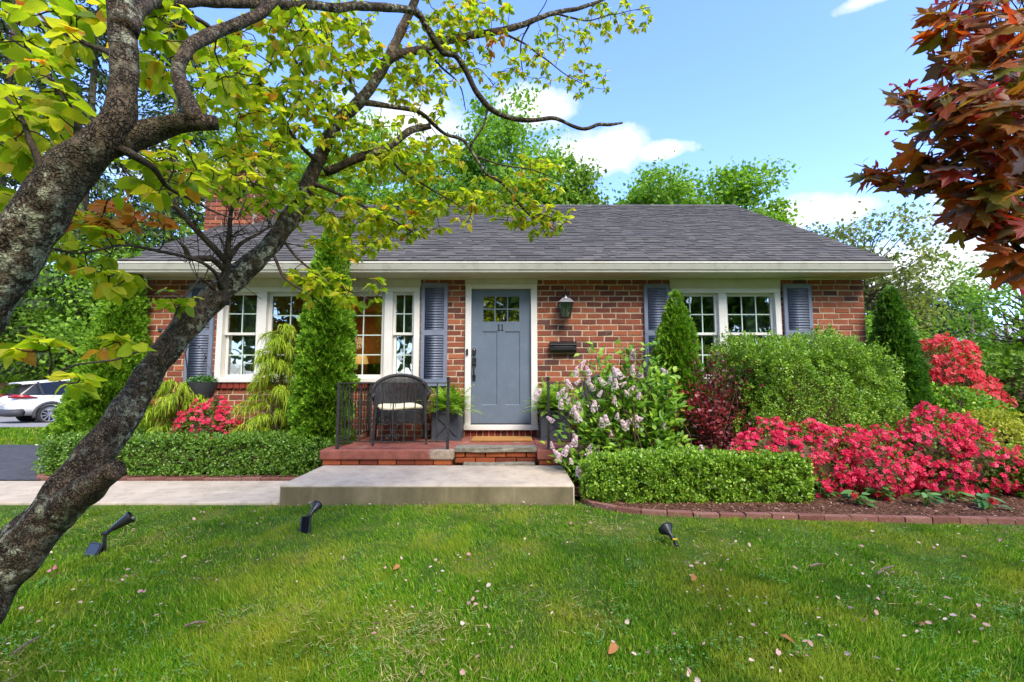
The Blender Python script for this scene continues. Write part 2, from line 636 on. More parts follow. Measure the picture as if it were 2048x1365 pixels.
M['concrete'] = paint('concrete', S(180, 165, 144), 0.9, 0.11, 3.2, 0.5, 0.15, dirt=S(132, 117, 96), dirt_amt=0.5)
M['asphalt'] = paint('asphalt', S(72, 71, 74), 0.9, 0.18, 8, 0.8, 0.2, dirt=S(120, 118, 116), dirt_amt=0.3)
M['street'] = paint('street', S(138, 134, 132), 0.9, 0.12, 4, 0.5, 0.2)
M['stone'] = paint('bluestone', S(134, 128, 112), 0.85, 0.25, 14, 0.9, 0.2, dirt=S(86, 84, 62), dirt_amt=0.5)
M['mat'] = paint('coir', S(176, 128, 74), 1.0, 0.25, 60, 1.0, 0.05)
M['deck'] = paint('roof_deck', S(44, 42, 43), 0.95, 0.1)
M['curtain'] = paint('curtain', S(196, 196, 186), 0.9, 0.05, 4)
M['tan_wall'] = paint('tan_room_wall', S(164, 104, 56), 0.8, 0.04, 2)
M['dark_wood'] = paint('dark_wood', S(62, 46, 38), 0.5, 0.2, 12)
M['linen'] = paint('white_linen', S(226, 222, 212), 0.9, 0.04)
M['car_white'] = paint('car_white', S(226, 224, 222), 0.18, 0.02, 2, 0, 0.6)
M['rubber'] = paint('rubber', S(40, 39, 40), 0.8, 0.1, 20)
M['plastic'] = paint('dark_plastic', S(58, 58, 60), 0.6, 0.1)
M['alloy'] = paint('alloy', S(186, 186, 190), 0.3, 0.05, metal=0.8)
M['tail'] = paint('tail_light', S(150, 18, 26), 0.15, 0.2, 12, 0, 0.7)
M['wire'] = paint('wire', S(40, 40, 40), 0.7)
M['pole_wood'] = bark('pole_wood', S(96, 80, 64), S(150, 130, 108))
M['grey_roof'] = paint('grey_far_roof', S(150, 150, 152), 0.9, 0.1, 3)
M['yellow'] = paint('yellow_sticker', S(206, 178, 40), 0.5, 0.1)
M['solar'] = paint('solar_cell', S(18, 20, 28), 0.12, 0.3, 20, 0, 0.7)

# shingles
m, N, b, out = new_mat('shingle')
c = N.ramp(N.rnd(), [(0.0, S(58, 55, 52)), (0.35, S(68, 65, 62)), (0.7, S(77, 74, 70)), (1.0, S(90, 85, 79))])
c = N.mix(N.ramp(N.noise(160, 3, 0.8), [(0.35, 0.0), (0.75, 0.45)]), c, S(128, 124, 120))
N.put(b.inputs['Base Color'], c)
b.inputs['Roughness'].default_value = 0.95
b.inputs['Specular IOR Level'].default_value = 0.15
bump(N, b, N.noise(220, 2), 0.5, 0.003)
M['shingle'] = m

# worn red painted concrete
m, N, b, out = new_mat('red_porch_paint')
c = N.ramp(N.noise(7, 6, 0.65), [(0.3, S(112, 62, 50)), (0.55, S(142, 80, 64)), (0.75, S(158, 100, 82))])
sp = N.n('ShaderNodeSeparateXYZ', {0: N.pos()})
corner = N.math('MULTIPLY', N.ramp(N.math('ADD', N.math('ABSOLUTE', N.math('ADD', sp.outputs[0], 0.76)), N.math('MULTIPLY', N.noise(11, 4), 0.22)), [(0.22, 0.3), (0.42, 0.0)]),
                N.ramp(sp.outputs[1], [(0.0, 1.0), (1.0, 1.0)]))          # the corner beside the step has lost its paint
worn = N.ramp(N.math('ADD', N.noise(4.2, 7, 0.7), N.math('MULTIPLY', corner, N.math('LESS_THAN', sp.outputs[1], 5.60))), [(0.58, 0.0), (0.68, 0.85)])
c = N.mix(worn, c, N.ramp(N.noise(60, 3), [(0.3, S(126, 112, 92)), (0.7, S(172, 160, 138))]))
N.put(b.inputs['Base Color'], c)
b.inputs['Roughness'].default_value = 0.85
bump(N, b, N.noise(90, 4), 0.5, 0.004)
M['red_slab'] = m

# glass of the windows
m, N, b, out = new_mat('window_glass')
m.node_tree.nodes.remove(b)
gl = N.n('ShaderNodeBsdfGlossy', {0: (0.95, 0.97, 0.96, 1), 'Roughness': 0.012})
bp = N.n('ShaderNodeBump', {'Height': N.noise(2.2, 2)})
bp.inputs['Strength'].default_value = 0.12
bp.inputs['Distance'].default_value = 0.02
N.put(gl.inputs['Normal'], bp.outputs[0])
tr = N.n('ShaderNodeBsdfTransparent', {0: (0.86, 0.9, 0.88, 1)})
fr = N.n('ShaderNodeFresnel', {0: 1.55})
fac = N.math('ADD', N.math('MULTIPLY', fr.outputs[0], 1.9), 0.16, clamp=True)
mx = N.n('ShaderNodeMixShader', {0: fac, 1: tr.outputs[0], 2: gl.outputs[0]})
N.put(out.inputs[0], mx.outputs[0])
M['glass'] = m

m, N, b, out = new_mat('car_glass')
b.inputs['Base Color'].default_value = (0.01, 0.012, 0.014, 1)
b.inputs['Roughness'].default_value = 0.06
b.inputs['Specular IOR Level'].default_value = 0.4
M['car_glass'] = m

# ground
m, N, b, out = new_mat('lawn_soil')
c = N.ramp(N.noise(2.3, 5, 0.6), [(0.3, S(58, 84, 28)), (0.52, S(78, 104, 36)), (0.72, S(128, 122, 66))])
c = N.mix(N.ramp(N.noise(55, 5, 0.7), [(0.35, 0.0), (0.7, 0.55)]), c, S(52, 46, 26))
N.put(b.inputs['Base Color'], c)
b.inputs['Roughness'].default_value = 0.95
b.inputs['Specular IOR Level'].default_value = 0.1
bump(N, b, N.noise(40, 5, 0.7), 0.8, 0.03)
M['lawn'] = m

# grass blades
m, N, b, out = new_mat('grass_blade')
c = N.ramp(N.rnd(), [(0.0, S(62, 108, 10)), (0.4, S(86, 132, 16)), (0.75, S(112, 153, 26)), (0.93, S(150, 170, 46)), (1.0, S(192, 182, 106))])
dry = N.ramp(N.noise(1.15, 4, 0.6), [(0.46, 0.0), (0.66, 0.8)])
c = N.mix(dry, c, S(152, 154, 44))
lush = N.ramp(N.noise(1.7, 3, 0.6), [(0.52, 0.0), (0.64, 0.55)])
c = N.mix(lush, c, S(46, 94, 8))
N.put(b.inputs['Base Color'], c)
b.inputs['Roughness'].default_value = 0.6
b.inputs['Specular IOR Level'].default_value = 0.1
tr = N.n('ShaderNodeBsdfTranslucent', {0: N.mix(1.0, c, (1.25, 1.3, 0.5, 1), 'MULTIPLY')})
mx = N.n('ShaderNodeMixShader', {0: 0.35, 1: b.outputs[0], 2: tr.outputs[0]})
N.put(out.inputs[0], mx.outputs[0])
M['grass'] = m

# foliage
M['dogwood'] = leaf('dogwood_leaf', [(0.0, S(96, 128, 20)), (0.3, S(132, 156, 28)), (0.65, S(160, 174, 36)), (0.88, S(188, 184, 50)),
                                     (0.96, S(184, 148, 50)), (1.0, S(190, 116, 50))], 0.6, 0.5, 0.25, 1.55, patch=(2.5, S(172, 168, 44), 0.25), veins='dogwood')
M['dogwood_orange'] = leaf('dogwood_orange_leaf', [(0.0, S(160, 140, 44)), (0.5, S(190, 128, 50)), (1.0, S(196, 104, 50))], 0.45, 0.5, 0.3, 1.3, veins='dogwood')
M['maple'] = leaf('maple_leaf', [(0.0, S(90, 74, 72)), (0.2, S(116, 98, 88)), (0.3, S(122, 120, 40)), (0.5, S(168, 104, 38)),
                                 (0.76, S(186, 92, 40)), (0.88, S(120, 136, 40)), (0.95, S(164, 62, 46)), (1.0, S(150, 48, 42))], 0.62, 0.42, 0.4, 1.3, tint=(1.4, 1.05, 0.5, 1), veins='maple')
M['samara'] = leaf('samara', [(0.0, S(150, 40, 54)), (1.0, S(196, 70, 84))], 0.4, 0.5, 0.3, 1.3, tint=(1.4, 0.8, 0.8, 1))
M['boxwood'] = leaf('boxwood_leaf', [(0.0, S(66, 102, 22)), (0.4, S(100, 142, 32)), (0.75, S(134, 168, 46)), (1.0, S(172, 196, 76))], 0.25, 0.4, 0.45, patch=(9.0, S(150, 182, 56), 0.6))
M['hedge'] = leaf('hedge_leaf', [(0.0, S(52, 88, 26)), (0.4, S(80, 118, 36)), (0.8, S(112, 150, 50)), (1.0, S(150, 176, 80))], 0.25, 0.38, 0.5, patch=(9.0, S(120, 160, 54), 0.55))
M['arbor'] = leaf('arborvitae_spray', [(0.0, S(60, 100, 20)), (0.45, S(92, 136, 28)), (0.8, S(126, 164, 40)), (1.0, S(160, 186, 56))], 0.3, 0.6, 0.2)
M['arbor_dark'] = leaf('arborvitae_dark_spray', [(0.0, S(48, 84, 26)), (0.5, S(70, 112, 34)), (1.0, S(104, 142, 48))], 0.3, 0.6, 0.2)
M['thread'] = leaf('thread_cypress', [(0.0, S(108, 134, 28)), (0.45, S(146, 172, 40)), (0.92, S(182, 198, 60)), (1.0, S(150, 130, 54))], 0.35, 0.6, 0.2)
M['lilac'] = leaf('lilac_leaf', [(0.0, S(72, 112, 26)), (0.4, S(104, 148, 36)), (0.8, S(138, 176, 50)), (1.0, S(166, 192, 64))], 0.38, 0.45, 0.35)
M['lilac_flower'] = leaf('lilac_flower', [(0.0, S(222, 182, 192)), (0.5, S(240, 212, 214)), (1.0, S(250, 236, 234))], 0.4, 0.6, 0.2, 1.0, tint=(1, 1, 1, 1))
M['plum'] = leaf('plum_leaf', [(0.0, S(62, 36, 38)), (0.5, S(98, 48, 48)), (0.85, S(132, 54, 54)), (1.0, S(100, 82, 50))], 0.35, 0.4, 0.4, tint=(1.4, 0.7, 0.7, 1))
M['azalea_leaf'] = leaf('azalea_leaf', [(0.0, S(58, 84, 30)), (0.6, S(94, 122, 40)), (1.0, S(140, 156, 60))], 0.3)
M['azalea'] = leaf('azalea_flower', [(0.0, S(186, 20, 54)), (0.35, S(224, 40, 84)), (0.75, S(238, 64, 104)), (0.96, S(246, 104, 132)), (1.0, S(206, 100, 100))], 0.35, 0.6, 0.2, tint=(1.1, 0.7, 0.8, 1))
M['coral'] = leaf('coral_azalea_flower', [(0.0, S(196, 40, 52)), (0.5, S(222, 62, 74)), (1.0, S(238, 112, 114))], 0.35, 0.6, 0.2, tint=(1.1, 0.75, 0.7, 1))
M['fern'] = leaf('fern', [(0.0, S(88, 128, 34)), (0.5, S(124, 166, 46)), (1.0, S(160, 192, 70))], 0.4)
M['impatiens'] = leaf('impatiens_leaf', [(0.0, S(44, 82, 34)), (0.6, S(70, 114, 50)), (1.0, S(100, 140, 66))], 0.25, 0.4, 0.4)
M['impatiens_flower'] = leaf('impatiens_flower', [(0.0, S(206, 26, 40)), (1.0, S(228, 48, 66))], 0.3, 0.6, 0.2, tint=(1.1, 0.6, 0.6, 1))
M['golden'] = leaf('golden_juniper', [(0.0, S(120, 130, 36)), (0.6, S(164, 168, 48)), (1.0, S(194, 190, 70))], 0.3)
M['tree_bright'] = leaf('bright_tree_leaf', [(0.0, S(82, 118, 28)), (0.5, S(114, 154, 40)), (1.0, S(150, 182, 60))], 0.45)
M['tree_mid'] = leaf('mid_tree_leaf', [(0.0, S(76, 106, 32)), (0.5, S(108, 140, 46)), (1.0, S(142, 166, 66))], 0.42)
M['tree_olive'] = leaf('olive_tree_leaf', [(0.0, S(86, 98, 46)), (0.5, S(120, 130, 60)), (1.0, S(154, 158, 84))], 0.42)
M['spruce'] = leaf('spruce_needle', [(0.0, S(40, 56, 30)), (0.6, S(62, 82, 42)), (1.0, S(88, 104, 56))], 0.2, 0.6, 0.2)
M['petal'] = leaf('fallen_petal', [(0.0, S(176, 128, 124)), (0.5, S(204, 168, 152)), (0.85, S(220, 196, 178)), (1.0, S(196, 108, 136))], 0.3, 0.7, 0.1, 1.0, tint=(1, 1, 1, 1))
M['dead_leaf'] = leaf('dead_leaf', [(0.0, S(116, 72, 42)), (1.0, S(178, 122, 76))], 0.2, 0.8, 0.1)
M['clover'] = leaf('clover', [(0.0, S(70, 118, 46)), (1.0, S(122, 164, 86))], 0.3)
M['dogwood_bark'] = bark('dogwood_bark', S(56, 47, 37), S(130, 111, 88), S(196, 194, 160), 0.95, S(44, 42, 18))
M['twig'] = bark('twig_bark', S(58, 50, 42), S(96, 84, 70))
M['bark'] = bark('tree_bark', S(70, 60, 50), S(122, 108, 92))
M['stem'] = bark('shrub_stem', S(74, 56, 42), S(120, 94, 72))

# ================================================================== THE SETTING
def sheet(name, poly, lift, material, step=0.5, kind='structure', thick=0.0):
    """a draped ground sheet; poly is an (x,y) outline"""
    me = bpy.data.meshes.new(name)
    bm = bmesh.new()
    vs = [bm.verts.new((x, y, 0)) for x, y in poly]
    bm.faces.new(vs)
    for axis in (0, 1):
        lo, hi = min(p[axis] for p in poly), max(p[axis] for p in poly)
        for c in np.arange(math.floor(lo / step) * step, hi, step):
            if lo < c < hi:
                no = (1, 0, 0) if axis == 0 else (0, 1, 0)
                co = (c, 0, 0) if axis == 0 else (0, c, 0)
                bmesh.ops.bisect_plane(bm, geom=bm.verts[:] + bm.edges[:] + bm.faces[:], plane_co=co, plane_no=no)
    for v in bm.verts:
        v.co.z = float(ground(v.co.x, v.co.y)) + lift
    bmesh.ops.recalc_face_normals(bm, faces=bm.faces)
    if bm.faces and sum(f.normal.z for f in bm.faces) < 0:
        bmesh.ops.reverse_faces(bm, faces=bm.faces)
    if thick:
        r = bmesh.ops.extrude_face_region(bm, geom=bm.faces[:])
        for v in r['geom']:
            if isinstance(v, bmesh.types.BMVert):
                v.co.z -= thick
        bmesh.ops.recalc_face_normals(bm, faces=bm.faces)
    bm.to_mesh(me)
    bm.free()
    return link(name, me, material, None, kind=kind)


gx = np.concatenate([np.linspace(-160, -20, 15), np.linspace(-18, 18, 73), np.linspace(20, 160, 15)])
gy = np.concatenate([np.linspace(-90, -4, 12), np.linspace(-3, 24, 82), np.linspace(30, 300, 19)])
GX, GY = np.meshgrid(gx, gy)
GZ = ground(GX, GY) + 0.012 * sn(np.stack([GX, GY], -1), 1.3, 2) * ((GY < 4.3) & (np.abs(GX) < 6))
nx, ny = len(gx), len(gy)
ii = (np.arange(ny - 1)[:, None] * nx + np.arange(nx - 1)[None]).ravel()
link('lawn', mesh_np('lawn', np.stack([GX.ravel(), GY.ravel(), GZ.ravel()], -1),
                     [np.stack([ii, ii + 1, ii + nx + 1, ii + nx], -1)], True), M['lawn'], kind='structure')

sheet('driveway', [(-40, 5.52), (-5.62, 5.52), (-5.62, 8.4), (-6.6, 9.0), (-40, 9.0)], 0.02, M['asphalt'], 1.0)
sheet('street', [(-70, 14.2), (-9, 14.2), (-9, 23), (-70, 23)], 0.02, M['street'], 1.0)

# concrete walk: three slabs with recessed joints
walk = thing('walkway', (-5, 5, 0), None, None)
walk['kind'] = 'structure'
xs = [-13.0, -10.4, -7.6, -4.62, -2.245]
for a, b_ in zip(xs[:-1], xs[1:]):
    s0, s1 = (0.55 if a > -13 else 0), (0.55 if b_ < -2.3 else 0)
    mb = MB()
    mb.prism([(a + 0.006 - s0 * 0.62, 4.50), (b_ - 0.006 - s1 * 0.62, 4.50), (b_ - 0.006, 5.46), (a + 0.006, 5.46)], 2, -0.08, 0.022)
    mb.build('slab', M['concrete'], walk, bevel=0.008)

# planting beds
EDGE_PX = [(1166, 1004), (1182, 1012), (1215, 1021), (1290, 1029), (1400, 1034.5), (1550, 1038), (1750, 1041.5), (2048, 1047), (2250, 1051)]
EDGE = np.array([G(*p)[:2] for p in EDGE_PX])
bed_r = [(x, y + 0.03) for x, y in EDGE] + [(6.6, 6.79), (1.92, 6.79), (1.92, 5.5), (0.62, 5.48), (0.62, 4.7)]
sheet('right_mulch_bed', bed_r, 0.035, M['mulch'], 0.25)
bed_l = [(-5.5, 5.6), (-2.26, 5.6), (-2.26, 6.79), (-5.9, 6.79), (-5.9, 5.75)]
sheet('left_mulch_bed', bed_l, 0.03, M['mulch'], 0.25)

# bark chips on the beds
def inside(poly, x, y):
    poly = np.asarray(poly)
    c = np.zeros(len(x), bool)
    j = len(poly) - 1
    for i in range(len(poly)):
        xi, yi, xj, yj = *poly[i], *poly[j]
        c ^= ((yi > y) != (yj > y)) & (x < (xj - xi) * (y - yi) / (yj - yi + 1e-12) + xi)
        j = i
    return c


def scatter(poly, n):
    poly = np.asarray(poly)
    lo, hi = poly.min(0), poly.max(0)
    p = rng.uniform(lo, hi, (n, 2))
    return p[inside(poly, p[:, 0], p[:, 1])]


chipV = np.array([(-.5, -.5, 0), (.5, -.4, 0.0), (.4, .5, 0), (-.4, .4, 0), (-.3, -.4, .4), (.45, -.3, .3), (.3, .4, .4), (-.4, .3, .3)])
chipF = np.array([(4, 5, 6, 7), (0, 1, 5, 4), (1, 2, 6, 5), (2, 3, 7, 6), (3, 0, 4, 7)])
q = np.vstack([scatter([(x, y) for x, y in bed_r if True], 17000), scatter(bed_l, 3000)])
q = q[(q[:, 1] < 5.7)]
k = len(q)
d = unit(rng.normal(size=(k, 3)) * [1, 1, .25])
nn = unit(np.array([0, 0, 1]) + rng.normal(size=(k, 3)) * .35)
a, f = spread(chipV, chipF, np.c_[q, np.full(k, .036)], frames(d, nn),
              np.c_[rng.uniform(.006, .018, k), rng.uniform(.012, .045, k), rng.uniform(.008, .016, k)])
link('bark_chips', mesh_np('bark_chips', a, [f], False), M['chips'], label='brown bark mulch chips covering the planting beds', kind='stuff')


def box_tmpl(seed, lx=.5, ly=.5, lz=.5, ch=.06, jit=.02, chy=None):
    """unit brick: outer face towards -y, chamfered"""
    g = np.random.default_rng(seed)
    V = []
    for (y, sx, sz) in ((.5, .5, .5), (-.44, .5, .5), (-.5, .5 - ch * .35, .5 - ch)):
        for x, z in ((-1, -1), (1, -1), (1, 1), (-1, 1)):
            V.append((x * sx, y, z * sz))
    V = np.array(V, float)
    V[4:] += g.normal(size=(8, 3)) * jit * np.array([.4, .25, 1.0])
    F = [(8, 9, 10, 11)]
    for o in (0, 4):
        F += [(o + i, o + (i + 1) % 4, o + 4 + (i + 1) % 4, o + 4 + i) for i in range(4)]
    return V, np.array(F)


BRICKS = [box_tmpl(s, jit=.03) for s in range(8)]
I3 = np.eye(3)


def edging(name, pts, label, length=0.215, group=None):
    t = thing(name, (*pts[0], 0), label, 'edging', group)
    s = spline([(x, y, 0, 1) for x, y in pts], 0.02)[:, :2]
    L = np.r_[0, np.cumsum(np.linalg.norm(np.diff(s, axis=0), axis=1))]
    n = int(L[-1] / length)
    ce = np.linspace(0, L[-1], n + 1)
    x, y = np.interp(ce, L, s[:, 0]), np.interp(ce, L, s[:, 1])
    pos, R, sc = [], [], []
    for i in range(n):
        a_ = math.atan2(y[i + 1] - y[i], x[i + 1] - x[i])
        c_, s_ = math.cos(a_), math.sin(a_)
        l = math.hypot(y[i + 1] - y[i], x[i + 1] - x[i])
        pos.append(((x[i] + x[i + 1]) / 2, (y[i] + y[i + 1]) / 2, 0.006 + random.uniform(-.005, .005)))
        # lying on its back: rounded face up
        tw = Matrix.Rotation(a_ + random.uniform(-.02, .02), 3, 'Z') @ Matrix.Rotation(-math.pi / 2, 3, 'X')
        R.append(np.array(tw))
        sc.append((l - 0.007, 0.075, 0.066))
    pieces('paver', t, BRICKS, np.array(pos), np.array(R), np.array(sc), M['paver'], 300, 'pavers', flat=True)
    return t


edging('brick_edging', [tuple(p) for p in EDGE], 'curved row of reddish pavers edging the right mulch bed')
edging('brick_edging', [(-5.95, 5.95), (-5.72, 5.62), (-5.4, 5.55), (-4.5, 5.53), (-3.4, 5.53), (-2.3, 5.53)],
       'straight row of red pavers between walkway and left hedge')

# ================================================================== THE HOUSE
XL, XR = -5.54, 5.33
ZT = 2.735
EAVE_Y, EAVE_Z, RIDGE_Y, RIDGE_Z = 6.38, 2.90, 10.76, 5.43
RL, RR = -5.64, 5.43
house = thing('brick_house', (-0.1, 10.7, 0), 'single-storey red brick house with dark grey shingle roof and blue-grey door', 'house')

# openings in the front wall: x0, x1, z0, z1
WIN_L = (-4.43, -1.39, 1.166, 2.60)
WIN_R = (2.40, 4.05, 1.166, 2.58)
DOOR = (-0.70, 0.376, 0.468, 2.64)
openings = [WIN_L, WIN_R, DOOR]


def wall_cells(mb, x0, x1, y0, y1, z0, z1, holes):
    xs_ = sorted({x0, x1, *[h[0] for h in holes], *[h[1] for h in holes]})
    zs_ = sorted({z0, z1, *[h[2] for h in holes], *[h[3] for h in holes]})
    for a_, b2 in zip(xs_[:-1], xs_[1:]):
        for c_, d_ in zip(zs_[:-1], zs_[1:]):
            mx_, mz = (a_ + b2) / 2, (c_ + d_) / 2
            if not any(h[0] < mx_ < h[1] and h[2] < mz < h[3] for h in holes):
                mb.box(a_, b2, y0, y1, c_, d_)


mb = MB()
wall_cells(mb, XL + 0.012, XR - 0.012, WALL + 0.0065, WALL + 0.25, -0.1, ZT + 0.02, openings)
# gable ends and back
for x0, x1 in ((XL, XL + 0.22), (XR - 0.22, XR)):
    mb.prism([(WALL + 0.252, -0.6), (14.7, -0.6), (14.7, 2.8), (RIDGE_Y, RIDGE_Z - 0.12), (WALL + 0.252, 2.98)], 0, x0, x1)
mb.box(XL + .22, XR - .22, 14.45, 14.7, -0.6, 2.8)
wall = mb.build('wall', M['mortar'], house, label='pale mortar wall behind the brick courses')

# brick courses, running bond
COURSE, BL, JT = 0.0868, 0.2245, 0.0155
pos, sc = [], []
sill_zones = [(WIN_L[0] - .06, WIN_L[1] + .06, 1.068, 1.166), (WIN_R[0] - .05, WIN_R[1] + .05, 1.068, 1.166), (DOOR[0], DOOR[1], .37, .468)]
n_c = int((ZT - 0.02) / COURSE) + 1
for c_ in range(n_c):
    z0 = ZT - 0.01 - (c_ + 1) * COURSE
    zc = z0 + COURSE / 2
    if zc < -0.05:
        continue
    spans = [(XL, XR)]
    for h in openings + sill_zones:
        if h[2] - 0.02 < zc < h[3] + 0.02:
            new = []
            for a_, b2 in spans:
                if h[1] <= a_ or h[0] >= b2:
                    new.append((a_, b2))
                else:
                    if h[0] - a_ > 0.03:
                        new.append((a_, h[0]))
                    if b2 - h[1] > 0.03:
                        new.append((h[1], b2))
            spans = new
    off = (c_ % 2) * BL / 2 + random.uniform(-.02, .02)
    edges_ = np.cumsum(np.r_[XL - .5 + off, BL + rng.normal(0, .007, 60)])
    for a_, b2 in spans:
        e = [a_] + [v for v in edges_ if a_ + 0.05 < v < b2 - 0.05] + [b2]
        for u0, u1 in zip(e[:-1], e[1:]):
            pos.append(((u0 + u1) / 2, WALL + 0.035 + random.uniform(-.003, .003), zc + random.uniform(-.003, .003)))
            sc.append((u1 - u0 - JT, 0.07, COURSE - JT - random.uniform(0, .003)))
pos, sc = np.array(pos), np.array(sc)
# bricks that the photograph shows most clearly come first: beside the door, the lamp, both house corners
clear = ((pos[:, 0] > 0.3) & (pos[:, 0] < 2.0) & (pos[:, 2] > 1.0)) | ((pos[:, 0] > -1.0) & (pos[:, 0] < -0.65) & (pos[:, 2] > .7)) \
    | ((pos[:, 0] < -4.9) & (pos[:, 2] > 1.4)) | ((pos[:, 0] > 4.5) & (pos[:, 2] > 1.7))
rot_small = np.array([np.array(Matrix.Rotation(random.gauss(0, .006), 3, 'Y')) for _ in pos])
pieces('brick', wall, BRICKS, pos[clear], rot_small[clear], sc[clear], M['brick'], 300, 'brick_courses', flat=True)
a, f = spread(*BRICKS[1], pos[~clear], rot_small[~clear], sc[~clear])
link('brick_courses', mesh_np('brick_courses', a, [f], False), M['brick'], wall, kind='stuff')
# rowlock sills of bricks on end
pos, sc = [], []
for x0, x1, z0, z1 in sill_zones:
    n = int((x1 - x0) / 0.088)
    for i in range(n):
        w = (x1 - x0) / n
        dep = 0.10 if z0 > 1 else 0.07
        pos.append((x0 + (i + .5) * w, WALL + 0.035 - (0.02 if z0 > 1 else 0), (z0 + z1) / 2))
        sc.append((w - 0.012, dep, z1 - z0 - 0.012))
pieces('sill_brick', wall, BRICKS, np.array(pos), np.repeat(I3[None], len(pos), 0), np.array(sc), M['sill_brick'], 300, 'sill_bricks', flat=True)
# side walls in brick too, seen only at a glance: real courses on the two gable ends
for side, xf in ((-1, XL), (1, XR)):
    pos, sc = [], []
    for c_ in range(52):
        zc = -0.25 + c_ * COURSE
        yy = np.arange(WALL + .1 + (c_ % 2) * BL / 2, 14.6, BL)
        for y_ in yy:
            top = 2.75 + max(0, (min(y_, 2 * RIDGE_Y - y_) - EAVE_Y)) * .577
            if zc < top:
                pos.append((xf - side * 0.028, y_ + BL / 2, zc))
                sc.append((BL - JT, 0.07, COURSE - JT))
    R = np.array(Matrix.Rotation(side * math.pi / 2, 3, 'Z'))
    a, f = spread(*BRICKS[2], np.array(pos), np.repeat(R[None], len(pos), 0), np.array(sc))
    link('brick_courses', mesh_np('brick_courses', a, [f], False), M['brick'], wall, kind='stuff')

# roof
slope = math.atan2(RIDGE_Z - EAVE_Z, RIDGE_Y - EAVE_Y)
L_SL = math.hypot(RIDGE_Z - EAVE_Z, RIDGE_Y - EAVE_Y)
mb = MB()
mb.prism([(EAVE_Y, EAVE_Z - .02), (RIDGE_Y, RIDGE_Z - .02), (2 * RIDGE_Y - EAVE_Y, EAVE_Z - .02), (2 * RIDGE_Y - EAVE_Y, EAVE_Z - .12),
          (RIDGE_Y, RIDGE_Z - .14), (EAVE_Y, EAVE_Z - .12)], 0, RL, RR)
roof = mb.build('roof', M['deck'], house)
EXPO = 0.135
ncs = int(L_SL / EXPO)
pos, sc = [], []
for i in range(ncs + 1):
    s0 = i * EXPO
    x = RL - 0.01 - rng.uniform(0, .2)
    while x < RR + 0.01:
        w = rng.choice([.09, .13, .17, .21, .28]) + rng.uniform(-.02, .02)
        x0, x1 = max(x, RL - 0.012), min(x + w, RR + 0.012)
        if x1 - x0 > .02:
            proud = 0.009 if rng.random() < .5 else 0.004
            pos.append(((x0 + x1) / 2, s0, proud))
            sc.append((x1 - x0 - .002, 1, 1))
        x += w
pos, sc = np.array(pos), np.array(sc)
# shingle template: x width 1, y along the slope, z thickness; the butt end stands proud
shV = np.array([(-.5, 0, -.012), (.5, 0, -.012), (.5, EXPO + .03, -.012), (-.5, EXPO + .03, -.012),
                (-.5, 0, .006), (.5, 0, .006), (.5, EXPO + .03, -.006), (-.5, EXPO + .03, -.006)])
shF = np.array([(4, 5, 6, 7), (0, 1, 5, 4), (1, 2, 6, 5), (3, 0, 4, 7)])
cs, ss = math.cos(slope), math.sin(slope)
wp = np.stack([pos[:, 0], EAVE_Y + pos[:, 1] * cs - pos[:, 2] * ss, EAVE_Z + pos[:, 1] * ss + pos[:, 2] * cs], -1)
Rr = np.repeat(np.array(Matrix.Rotation(slope, 3, 'X'))[None], len(wp), 0)
near = pos[:, 1] < EXPO * 7.5
near &= pos[:, 0] > -1.4
pieces('shingle', roof, [(shV, shF)], wp[near], Rr[near], sc[near], M['shingle'], 300, 'shingles', flat=True)
a, f = spread(shV, shF, wp[~near], Rr[~near], sc[~near])
link('shingles', mesh_np('shingles', a, [f], False), M['shingle'], roof, kind='stuff')
mb = MB()
x = RL - .01
while x < RR - .05:
    x2 = min(x + .2, RR + .01)
    mb.prism([(RIDGE_Y - .14, RIDGE_Z - .055), (RIDGE_Y, RIDGE_Z + .03), (RIDGE_Y + .14, RIDGE_Z - .055),
              (RIDGE_Y + .14, RIDGE_Z - .075), (RIDGE_Y, RIDGE_Z + .01), (RIDGE_Y - .14, RIDGE_Z - .075)], 0, x, x2 - .004)
    x = x2
mb.build('ridge_caps', M['shingle'], roof, kind='stuff')
# eaves
g = MB()
yb, zt, zb = EAVE_Y + .085, EAVE_Z - 0.02, EAVE_Z - 0.165
g.prism([(yb, zb), (yb - .062, zb), (yb - .07, zb + .012), (yb - .066, zb + .024), (yb - .088, zb + .04), (yb - .112, zb + .10),
         (yb - .118, zb + .118), (yb - .124, zb + .122), (yb - .124, zt), (yb - .112, zt), (yb - .112, zt - .014), (yb, zt - .014)], 0, RL, RR)
g.build('gutter', M['gutter'], house)
MB().box(RL + .01, RR - .01, EAVE_Y + .088, EAVE_Y + .108, 2.735, EAVE_Z - .03).build('fascia', M['cream'], house)
mb = MB()
for x0 in np.arange(RL + .01, RR - .05, 2.42):
    mb.box(x0, min(x0 + 2.415, RR - .01), EAVE_Y + .108, WALL + .03, ZT, ZT + .012)
mb.build('soffit', M['cream'], house)
mb = MB()
mb.box(XL - .002, XR + .002, WALL - .012, WALL + .016, ZT - .022, ZT - .001)
mb.build('soffit_molding', M['cream'], house)
for xe, s_ in ((RL, 1), (RR, -1)):
    mb = MB()
    mb.prism([(EAVE_Y + .1, EAVE_Z - .13), (RIDGE_Y, RIDGE_Z - .15), (RIDGE_Y, RIDGE_Z - .30), (EAVE_Y + .1, EAVE_Z - .28 + .1)], 0,
             xe + s_ * .004, xe + s_ * .025)
    mb.build('rake_board', M['gutter'], house)
mb = MB()
for z0, z1 in ((-.05, 2.55),):
    mb.box(XL - .075, XL - .003, WALL + .04, WALL + .10, z0, z1)
mb.bar((XL - .04, WALL + .07, 2.55), (RL + .05, EAVE_Y + .06, EAVE_Z - .17), .07, .05)
mb.build('downspout', M['gutter'], house)

